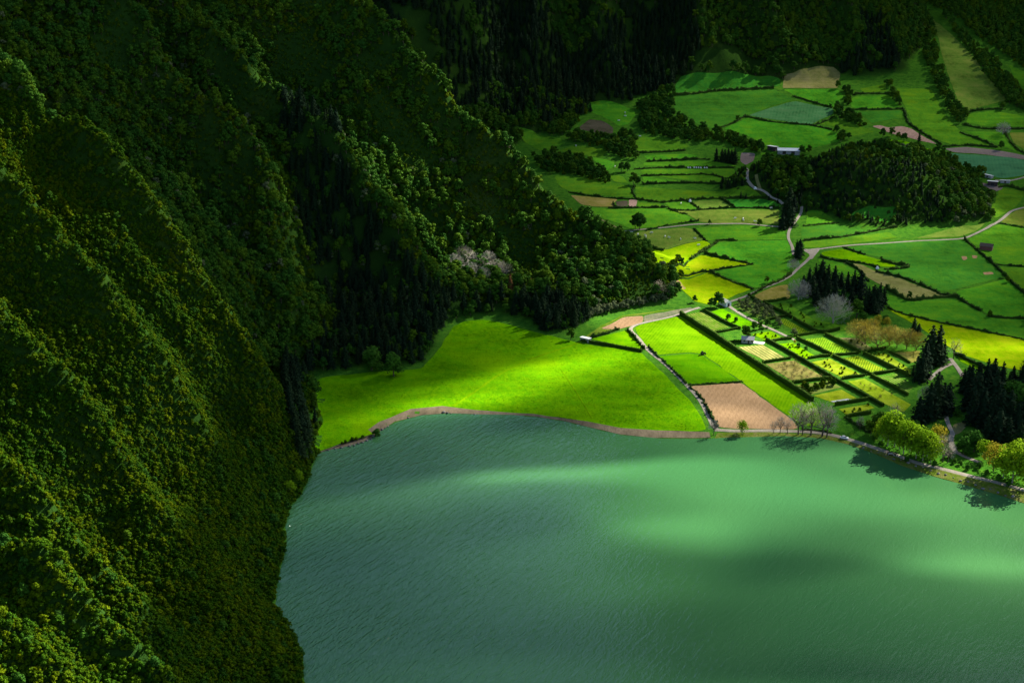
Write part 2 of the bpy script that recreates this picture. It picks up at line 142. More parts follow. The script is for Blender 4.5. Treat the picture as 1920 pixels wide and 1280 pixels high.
  ('pasture', 'grass_mid', [(398.9, 1443.6), (434.3, 1439.1), (433.3, 1404.2), (429.8, 1363.9), (432.2, 1328.3), (454.2, 1286.0), (414.4, 1290.5), (400.7, 1308.5), (391.1, 1344.7), (396.7, 1396.1)], 'long green pasture running down the far slope'),
  ('pasture', 'grass_olive', [(463.5, 1609.4), (488.7, 1648.1), (498.3, 1592.1), (504.4, 1529.4), (501.7, 1469.1), (509.4, 1415.7), (456.8, 1384.3), (454.3, 1413.5), (461.9, 1473.9), (471.7, 1539.8), (481.4, 1592.1)], 'tall olive-green hillside pasture between tree belts'),
  ('pasture', 'grass_mid', [(455.2, 1373.6), (481.9, 1382.7), (509.8, 1366.7), (499.9, 1336.8), (460.4, 1339.7), (444.8, 1350.3)], 'oval pasture at the right edge'),
  ('pasture', 'grass_mid', [(434.8, 1326.7), (472.4, 1323.3), (468.6, 1296.8), (470.6, 1270.1), (461.1, 1287.2), (449.6, 1304.1)], 'narrow pasture below the oval one'),
  ('pasture', 'grass_olive', [(478.2, 1322.2), (495.1, 1322.2), (479.7, 1275.3), (473.9, 1292.8)], 'olive pasture corner at the right edge'),
  ('ploughed_field', 'soil_purple', [(403.7, 1280.9), (426.8, 1284.8), (457.0, 1274.1), (475.4, 1262.2), (472.3, 1252.7), (438.0, 1265.7), (410.0, 1271.3)], 'purplish brown ploughed strip'),
  ('crop_field', 'crop_bluegreen', [(402.5, 1265.7), (409.2, 1268.5), (437.4, 1263.4), (460.4, 1258.3), (471.6, 1250.4), (455.1, 1206.1), (432.0, 1196.4), (424.7, 1202.9), (406.8, 1237.9)], 'blue-green crop field beyond the cone hill'),
  ('pasture', 'grass_bright', [(356.4, 1306.2), (372.8, 1300.6), (393.7, 1275.3), (392.3, 1266.2), (330.4, 1150.1)], 'sliver of bright pasture behind the cone hill'),
  ('pasture', 'grass_mid', [(535.9, 1508.4), (547.5, 1483.5), (533.3, 1439.4), (529.7, 1470.2)], 'pasture patch among the far tree belts'),
  ('pasture', 'grass_mid', [(299.3, 1346.3), (320.7, 1359.4), (350.2, 1325.5), (326.4, 1313.0), (317.9, 1335.7)], 'green field behind the hilltop'),
  ('pasture', 'grass_mid', [(230.0, 1271.1), (251.8, 1273.9), (252.7, 1264.4), (231.8, 1257.6)], 'small green field in front of the white barns'),
  ('ploughed_field', 'soil_purple', [(213.3, 1272.3), (225.9, 1270.0), (221.5, 1251.4), (212.2, 1238.2), (209.1, 1250.2)], 'brown plot behind the row of dark conifers'),
  ('farm_yard', 'soil_purple', [(408.0, 1185.6), (417.7, 1177.8), (425.0, 1171.8), (419.2, 1162.5), (411.3, 1157.7), (408.2, 1171.3)], 'bare brown yard beside the white-roofed shed'),
  ('gravel_yard', 'gravel', [(220.5, 1012.6), (224.1, 1010.4), (234.2, 1014.2), (232.1, 1007.8), (227.8, 998.6), (222.6, 986.8), (220.2, 986.8), (223.0, 998.6), (220.5, 1006.2)], 'wide gravel junction of the valley roads'),
  ('gravel_yard', 'dirt', [(238.7, 689.0), (246.2, 692.7), (244.5, 685.3), (238.4, 676.8), (234.5, 674.1), (233.6, 676.8)], 'bare earth clearing in the conifer wood'),
  ('bare_patch', 'soil', [(334.9, 993.3), (338.8, 993.3), (337.7, 986.8), (333.4, 983.1)], 'bare earth patch in the dark green field'),
  ('bare_patch', 'soil', [(343.6, 995.9), (347.7, 994.8), (344.9, 988.4), (342.1, 988.4)], 'second bare earth patch in the dark green field'),
  ('bare_patch', 'soil', [(339.1, 956.2), (346.3, 957.3), (346.3, 952.4), (338.7, 950.3)], 'bare earth scrape near the hedge corner'),
]
ROADS = [
  ('lane', 'gravel', 2.9, [(111.5, 682.3), (108.7, 686.7), (107.6, 700.2), (105.8, 723.1), (101.6, 743.3), (94.0, 773.1), (84.1, 804.0), (80.0, 825.3), (76.4, 839.6), (78.4, 847.6), (85.2, 854.0), (101.9, 863.7), (112.6, 871.8), (121.4, 879.8), (126.1, 883.0)], 'pale gravel lane between the meadow and the mown field'),
  ('lake_road', 'gravel', 3.6, [(108.7, 682.9), (120.0, 681.8), (137.3, 682.2), (154.2, 681.2), (165.2, 679.1), (175.3, 673.2), (186.8, 662.6), (197.7, 650.9), (206.1, 641.3), (215.1, 635.0), (228.2, 625.4), (241.1, 616.4), (251.3, 607.9)], 'sandy road along the lake shore'),
  ('field_path', 'trodden', 1.8, [(43.5, 817.8), (33.1, 808.2), (13.0, 789.1), (-6.3, 764.1), (-21.4, 735.3), (-32.8, 715.4)], 'faint trodden path across the meadow'),
  ('field_path', 'trodden', 1.0, [(28.7, 773.1), (36.6, 735.3), (43.7, 697.8)], 'faint second path through the meadow grass'),
  ('garden_walk', 'gravel', 3.0, [(145.2, 891.1), (147.4, 882.0), (153.9, 865.8), (161.9, 850.8), (168.1, 840.7), (178.5, 821.5)], 'pale gravel walk through the garden'),
  ('valley_road', 'gravel', 2.8, [(145.3, 892.2), (161.3, 906.2), (174.9, 921.8), (189.4, 936.3), (199.4, 949.2), (208.3, 965.9), (217.3, 982.0), (226.7, 1001.3)], 'gravel road along the garden wall'),
  ('valley_road', 'gravel', 2.8, [(221.8, 1008.9), (230.1, 1010.0), (243.3, 1015.3), (260.8, 1020.7), (282.1, 1024.5), (312.5, 1031.0), (334.0, 1034.1), (350.0, 1037.9), (363.7, 1050.3), (379.2, 1066.2), (395.4, 1083.9), (409.9, 1105.4), (426.1, 1116.8)], 'long pale gravel road curving up at the right'),
  ('valley_road', 'gravel', 2.7, [(210.7, 997.0), (213.4, 1018.0), (214.8, 1040.6), (220.5, 1062.9), (230.4, 1085.9), (236.0, 1099.8), (237.5, 1106.1)], 'rutted track beside the dark conifers'),
  ('valley_road', 'gravel', 2.7, [(223.6, 1114.2), (218.0, 1127.5), (211.0, 1139.9), (205.1, 1145.6), (201.8, 1154.0), (201.8, 1166.8), (211.6, 1221.8), (208.5, 1230.0)], 'gravel track along the foot of the cone hill'),
  ('stream_bed', 'dirt', 3.0, [(209.2, 1142.8), (208.3, 1153.0), (208.8, 1162.7)], 'stony stream bed beside the track'),
  ('cart_lane', 'gravel', 2.6, [(88.2, 1056.2), (105.5, 1061.6), (120.7, 1065.5), (144.9, 1073.1), (164.2, 1074.2), (185.5, 1074.2), (203.7, 1068.3), (216.0, 1065.6)], 'cart lane across the valley'),
  ('cart_lane', 'dirt', 2.4, [(71.0, 1085.7), (78.8, 1072.6), (86.3, 1058.4)], 'reddish dirt track behind the spur'),
  ('valley_road', 'gravel', 3.0, [(424.1, 1192.0), (431.9, 1188.7), (442.9, 1193.6), (458.3, 1204.5)], 'gravel drive to the white-roofed shed'),
  ('park_path', 'gravel', 2.8, [(234.5, 676.8), (235.8, 689.0), (237.9, 700.2), (241.5, 709.2), (244.8, 713.5)], 'gravel path curving into the conifer wood'),
  ('park_path', 'gravel', 3.0, [(234.5, 676.8), (230.8, 667.2), (228.9, 654.4), (232.5, 646.4), (237.6, 640.0)], 'gravel path behind the yellow trees'),
  ('park_path', 'gravel', 3.0, [(266.4, 789.1), (266.1, 773.1), (265.0, 758.2)], 'path behind the tallest conifers'),
  ('park_path', 'gravel', 3.0, [(265.0, 780.0), (257.5, 773.1), (249.2, 761.9), (243.6, 753.4)], 'forked path among the conifers'),
]
HEDGES = [
  (4.2, 3.0, 'clipped', [(111.7, 869.6), (128.5, 827.4), (142.7, 789.1), (155.9, 753.9), (168.8, 720.9)], 'long tall dark hedge between mown field and garden'),
  (2.6, 2.2, 'clipped', [(160.3, 821.5), (168.2, 804.0), (179.3, 777.4), (189.6, 751.3), (199.9, 729.4), (206.8, 713.5)], 'long hedge through the middle of the garden'),
  (2.6, 2.0, 'clipped', [(180.1, 824.7), (188.9, 808.2), (195.3, 794.9)], 'garden hedge left of the square bright rows'),
  (2.6, 2.0, 'clipped', [(196.1, 792.8), (204.6, 775.7), (211.1, 761.9)], 'garden hedge left of the dotted green plot'),
  (2.6, 2.0, 'clipped', [(211.5, 759.8), (218.7, 743.8), (224.7, 729.4)], 'garden hedge below the dark green rows'),
  (3.0, 2.0, 'clipped', [(170.1, 891.1), (177.8, 875.6), (183.9, 862.6)], 'dark hedge behind the grey-green orchard'),
  (3.0, 2.0, 'clipped', [(184.9, 860.5), (189.6, 848.7), (194.3, 836.4), (200.6, 835.4), (210.6, 840.7)], 'dark hedge around the shaded lawn corner'),
  (3.0, 2.0, 'clipped', [(199.8, 831.6), (206.9, 814.6), (213.8, 798.6)], 'dark hedge above the square bright rows'),
  (3.0, 2.0, 'clipped', [(215.6, 796.5), (224.4, 778.4), (233.7, 758.2)], 'dark hedge above the dotted green plot'),
  (2.8, 1.8, 'clipped', [(162.5, 907.3), (165.0, 899.7), (168.1, 892.2)], 'short hedge beside the straw coloured field'),
  (2.4, 1.8, 'clipped', [(171.6, 893.3), (179.5, 895.4), (187.2, 899.7)], 'hedge closing the straw coloured field'),
  (2.2, 1.6, 'clipped', [(150.8, 781.1), (159.8, 784.8), (169.2, 788.5)], 'cross hedge above the brown orchard'),
  (2.4, 1.8, 'clipped', [(162.9, 748.1), (174.2, 752.3), (186.0, 755.0)], 'cross hedge below the brown orchard'),
  (2.8, 2.0, 'clipped', [(180.4, 715.1), (190.6, 719.3), (200.5, 723.1)], 'thick clipped hedge below the grey bed'),
  (2.6, 1.8, 'clipped', [(182.6, 698.6), (191.0, 701.8), (197.2, 703.3)], 'cross hedge below the dashed plot'),
  (2.2, 1.8, 'clipped', [(179.9, 788.5), (188.8, 792.2), (194.2, 792.8)], 'cross hedge below the walled lawn'),
  (2.4, 1.8, 'clipped', [(193.2, 755.0), (200.4, 757.6), (207.5, 759.8)], 'cross hedge below the pale olive plot'),
  (2.4, 1.8, 'clipped', [(196.7, 793.8), (204.2, 795.5), (212.2, 797.6)], 'cross hedge below the square bright rows'),
  (2.4, 1.8, 'clipped', [(212.1, 761.9), (219.5, 764.1), (227.7, 767.8)], 'cross hedge below the dotted green plot'),
  (2.4, 1.8, 'clipped', [(217.3, 799.7), (223.9, 802.4), (231.4, 806.1)], 'cross hedge in front of the brown grove'),
  (2.2, 1.6, 'clipped', [(165.5, 857.8), (172.5, 861.6), (180.3, 865.8)], 'cross hedge below the grey-green orchard'),
  (2.2, 1.6, 'clipped', [(179.1, 828.4), (186.9, 831.6), (194.5, 835.4)], 'cross hedge below the narrow yellow-green rows'),
  (2.0, 1.6, 'clipped', [(129.2, 834.3), (137.6, 838.6), (146.6, 843.9)], 'cross hedge below the vegetable rows'),
  (2.2, 1.6, 'clipped', [(128.1, 876.6), (135.1, 862.6), (141.5, 850.8), (147.2, 842.8)], 'hedge between vegetable rows and garden lawn'),
  (2.2, 1.6, 'clipped', [(162.8, 818.4), (170.0, 822.6), (176.5, 823.6)], 'cross hedge at the end of the gravel walk'),
  (2.0, 1.6, 'clipped', [(133.5, 814.6), (139.9, 817.8), (144.7, 818.4)], 'short hedge beside the garden house'),
  (1.8, 1.4, 'clipped', [(232.4, 799.7), (237.1, 790.1), (239.9, 781.1)], 'row of low shrubs below the brown grove'),
  (2.6, 2.0, 'clipped', [(43.6, 819.4), (53.4, 814.6), (66.3, 808.2), (80.1, 800.3)], 'clipped hedge between triangular field and meadow'),
  (2.0, 1.6, 'wild', [(50.0, 825.3), (59.6, 833.3), (68.6, 840.7)], 'brown topped hedge behind the white hut'),
  (1.8, 1.4, 'wild', [(74.8, 840.7), (78.1, 822.6), (81.9, 805.0)], 'hedge along the lane by the triangular field'),
  (1.4, 1.2, 'wild', [(84.8, 808.2), (94.2, 774.7), (101.5, 747.5)], 'low hedge along the gravel lane above the ploughed square'),
  (1.6, 1.2, 'wild', [(102.8, 743.3), (107.2, 724.7), (108.9, 703.9), (110.6, 686.1)], 'hedge curving along the lane beside the ploughed square'),
  (1.0, 1.0, 'wild', [(102.7, 744.9), (117.6, 747.5), (133.7, 749.7)], 'low bank between dark field and ploughed square'),
  (1.2, 1.2, 'wild', [(156.0, 682.9), (162.9, 681.8), (169.7, 679.1)], 'low dark hedge behind the tall bare shore trees'),
  (2.4, 2.0, 'wild', [(181.7, 695.9), (185.7, 687.9), (190.4, 677.7)], 'dark hedge running down to the silver car'),
  (2.2, 1.6, 'wild', [(165.3, 908.3), (179.5, 927.2), (193.3, 941.1), (200.0, 952.4)], 'dry stone hedge along the gravel road'),
  (1.6, 1.6, 'wild', [(142.6, 956.2), (154.9, 937.4), (167.8, 919.6)], 'hedge between sunlit field and large mid-green field'),
  (1.5, 1.4, 'wild', [(112.2, 929.3), (130.2, 952.4), (143.4, 958.8)], 'hedge above the sunlit field'),
  (1.5, 1.4, 'wild', [(143.5, 959.9), (159.2, 966.9), (175.0, 973.4)], 'hedge slanting to the field point'),
  (2.0, 1.8, 'wild', [(144.5, 1000.2), (160.1, 986.8), (176.7, 974.5)], 'hedge above the sunlit point'),
  (1.4, 1.4, 'wild', [(107.3, 937.9), (119.0, 956.6), (129.6, 979.3)], 'short ragged hedge at the spur foot'),
  (2.2, 2.0, 'wild', [(132.9, 987.3), (140.1, 1000.2), (152.1, 1018.5), (158.7, 1030.8)], 'scrubby bank zigzag in the sunlit fields'),
  (1.6, 1.6, 'wild', [(158.4, 1031.9), (165.7, 1033.5), (172.8, 1031.9)], 'short dark hedge stub'),
  (1.6, 1.4, 'wild', [(144.1, 1062.7), (146.8, 1047.5), (149.4, 1031.9)], 'hedge between cow field and mid-green field'),
  (2.0, 2.0, 'wild', [(89.3, 1037.3), (94.9, 1025.0), (103.4, 1014.7), (114.8, 1007.8)], 'bushy hedge below the cow field'),
  (1.6, 1.6, 'wild', [(106.0, 1057.8), (121.1, 1069.3), (141.1, 1077.4), (150.3, 1082.4)], 'hedge above the cart lane'),
  (1.8, 1.6, 'wild', [(131.6, 1108.5), (149.1, 1108.0), (171.7, 1113.0), (193.9, 1114.1), (219.6, 1110.7)], 'long hedge above the olive cow pasture'),
  (1.6, 1.6, 'wild', [(129.0, 1112.8), (135.5, 1104.1), (142.3, 1098.7)], 'short hedge curving above the tall dark trees'),
  (1.6, 1.6, 'wild', [(79.3, 1113.9), (103.7, 1115.5), (128.1, 1117.2)], 'hedge above the wide green field'),
  (1.8, 1.6, 'wild', [(147.7, 1133.6), (151.0, 1123.8), (154.4, 1112.3)], 'slanted hedge left of the small olive field'),
  (1.8, 1.6, 'wild', [(176.2, 1139.1), (180.3, 1127.1), (184.2, 1114.6)], 'slanted hedge right of the small olive field'),
  (1.8, 1.6, 'wild', [(127.3, 1131.3), (152.5, 1136.8), (179.8, 1139.2), (210.6, 1131.2)], 'hedge below the long valley field'),
  (1.8, 1.6, 'wild', [(49.2, 1155.9), (67.8, 1147.2), (90.0, 1140.0), (105.6, 1138.4)], 'hedge above the straw yellow field'),
  (1.6, 1.6, 'wild', [(105.6, 1138.4), (120.6, 1131.3), (127.2, 1129.7)], 'hedge above the narrow green field'),
  (1.4, 1.4, 'wild', [(84.6, 1127.0), (86.9, 1115.5), (96.2, 1115.5), (103.8, 1117.2)], 'dark rim around the rough scrub plot'),
  (2.2, 2.2, 'wild', [(113.7, 1180.9), (139.6, 1183.7), (162.8, 1183.7), (184.8, 1176.0), (199.1, 1157.1)], 'bushy hedge row with small trees across the valley'),
  (1.6, 1.6, 'wild', [(115.0, 1206.0), (146.8, 1207.6), (179.8, 1206.0), (200.9, 1166.6)], 'thin dark hedge under the bale field'),
  (1.8, 1.8, 'wild', [(110.4, 1225.6), (134.9, 1230.5), (163.8, 1230.5), (200.3, 1230.0)], 'hedge along the row of white bales'),
  (1.8, 1.8, 'wild', [(123.6, 1250.2), (146.9, 1253.0), (171.6, 1255.3), (181.3, 1254.1)], 'hedge below the short strip field'),
  (1.8, 1.8, 'wild', [(114.1, 1271.6), (134.0, 1272.8), (161.3, 1276.7)], 'hedge below the ravine field'),
  (1.4, 1.4, 'wild', [(106.2, 1174.4), (103.2, 1159.1), (104.5, 1141.7)], 'faint hedge dividing the long valley fields'),
  (2.2, 2.0, 'wild', [(224.2, 1031.5), (239.6, 1036.4), (257.3, 1041.7), (276.2, 1051.4), (291.3, 1058.6), (304.3, 1063.8)], 'thick hedge curving toward the hill foot'),
  (1.6, 1.6, 'wild', [(232.5, 1067.8), (246.8, 1071.6), (261.2, 1075.0)], 'hedge below the field under the cone hill'),
  (1.6, 1.6, 'wild', [(252.0, 1014.2), (257.5, 1006.2), (264.2, 997.0)], 'short hedge off the gravel road'),
  (2.4, 2.2, 'wild', [(272.7, 983.1), (280.2, 975.5), (288.6, 971.8), (286.3, 965.9), (270.6, 962.1)], 'hooked thick hedge around the grass wedge tip'),
  (2.0, 1.8, 'wild', [(229.6, 992.2), (242.1, 982.0), (256.7, 977.1), (266.9, 965.9)], 'hedge below the grass wedge'),
  (1.8, 1.8, 'wild', [(245.4, 979.3), (250.9, 963.7), (251.9, 945.4), (252.0, 936.3)], 'hedge between green field and tan field'),
  (2.4, 2.2, 'wild', [(262.8, 957.3), (277.5, 944.4), (288.0, 927.2), (296.3, 910.5), (305.7, 905.1)], 'thick hedge between tan field and big dark field'),
  (2.6, 2.6, 'wild', [(261.2, 921.8), (266.0, 907.3), (270.8, 897.6), (282.6, 900.8), (294.1, 903.0), (305.4, 904.0)], 'bushy hedge under the tan field'),
  (1.8, 1.6, 'wild', [(305.2, 900.8), (308.9, 887.9), (312.5, 876.6)], 'short hedge below the hedge corner'),
  (1.8, 1.6, 'wild', [(314.4, 866.9), (324.6, 862.6), (338.3, 861.6)], 'hedge at the right edge below the lone bush'),
  (1.4, 1.4, 'wild', [(252.0, 882.0), (261.3, 868.6), (281.5, 852.9), (301.2, 838.6), (324.4, 821.5)], 'long thin hedge above the glowing field'),
  (2.2, 1.8, 'wild', [(350.0, 1035.2), (351.7, 1011.5), (352.4, 988.4), (353.0, 965.9), (352.8, 944.4), (352.7, 925.0), (353.7, 906.2)], 'long hedge slanting down the right edge'),
  (1.4, 1.4, 'wild', [(355.8, 973.4), (366.2, 970.7), (375.2, 968.5)], 'thin hedge below the red barn field'),
  (1.4, 1.4, 'wild', [(389.9, 1074.4), (398.8, 1067.8), (407.7, 1062.9)], 'thin hedge inside the road bend'),
  (2.2, 2.0, 'wild', [(419.9, 1170.2), (429.2, 1173.4), (440.2, 1158.2)], 'thick hedge beside the farm yard'),
  (2.4, 2.0, 'wild', [(271.8, 797.6), (276.2, 785.4), (283.1, 771.5), (290.2, 764.1)], 'dark hedge below the glowing field'),
  (2.8, 2.4, 'wild', [(167.2, 1426.0), (186.7, 1428.9), (209.7, 1437.0), (243.5, 1441.6), (271.6, 1443.9)], 'thick dark hedge under the top pasture'),
  (2.4, 2.2, 'wild', [(288.4, 1423.1), (303.9, 1409.2), (322.4, 1393.2)], 'hedge under the tan pasture'),
  (2.0, 1.8, 'wild', [(200.7, 1334.5), (216.8, 1349.7), (231.8, 1369.4)], 'hedge rising to the field corner'),
  (1.8, 1.6, 'wild', [(232.1, 1367.7), (251.5, 1354.2), (276.3, 1346.3), (292.7, 1341.8), (309.5, 1330.0)], 'hedge below the pale blue-green field'),
  (2.0, 1.8, 'wild', [(292.7, 1341.8), (306.1, 1352.0), (319.1, 1366.7)], 'short hedge right of the pale blue-green field'),
  (2.0, 1.8, 'wild', [(339.2, 1386.5), (363.8, 1386.5), (392.0, 1388.2)], 'hedge below the framed pasture'),
  (2.2, 1.8, 'wild', [(350.9, 1426.2), (368.0, 1429.0), (388.7, 1428.5)], 'hedge above the framed pasture'),
  (2.0, 1.8, 'wild', [(392.8, 1387.0), (389.3, 1362.2), (388.5, 1344.7), (394.9, 1321.5), (404.4, 1290.5)], 'hedge along the ploughed pink strip'),
  (2.0, 1.8, 'wild', [(404.3, 1284.8), (426.5, 1288.8), (454.8, 1283.2)], 'hedge above the purplish strip'),
  (2.2, 2.0, 'wild', [(454.9, 1379.8), (476.0, 1386.0), (495.2, 1387.7)], 'hedge above the oval pasture'),
  (2.2, 2.0, 'wild', [(440.4, 1344.2), (454.9, 1333.5), (475.0, 1331.8), (498.5, 1332.3)], 'hedge below the oval pasture'),
  (1.8, 1.8, 'wild', [(431.1, 1322.7), (445.2, 1301.2), (454.3, 1284.8)], 'slanted hedge beside the narrow pasture'),
  (1.8, 1.8, 'wild', [(475.3, 1326.2), (472.3, 1303.6), (472.2, 1278.1), (476.7, 1266.2)], 'curved hedge beside the olive corner'),
]
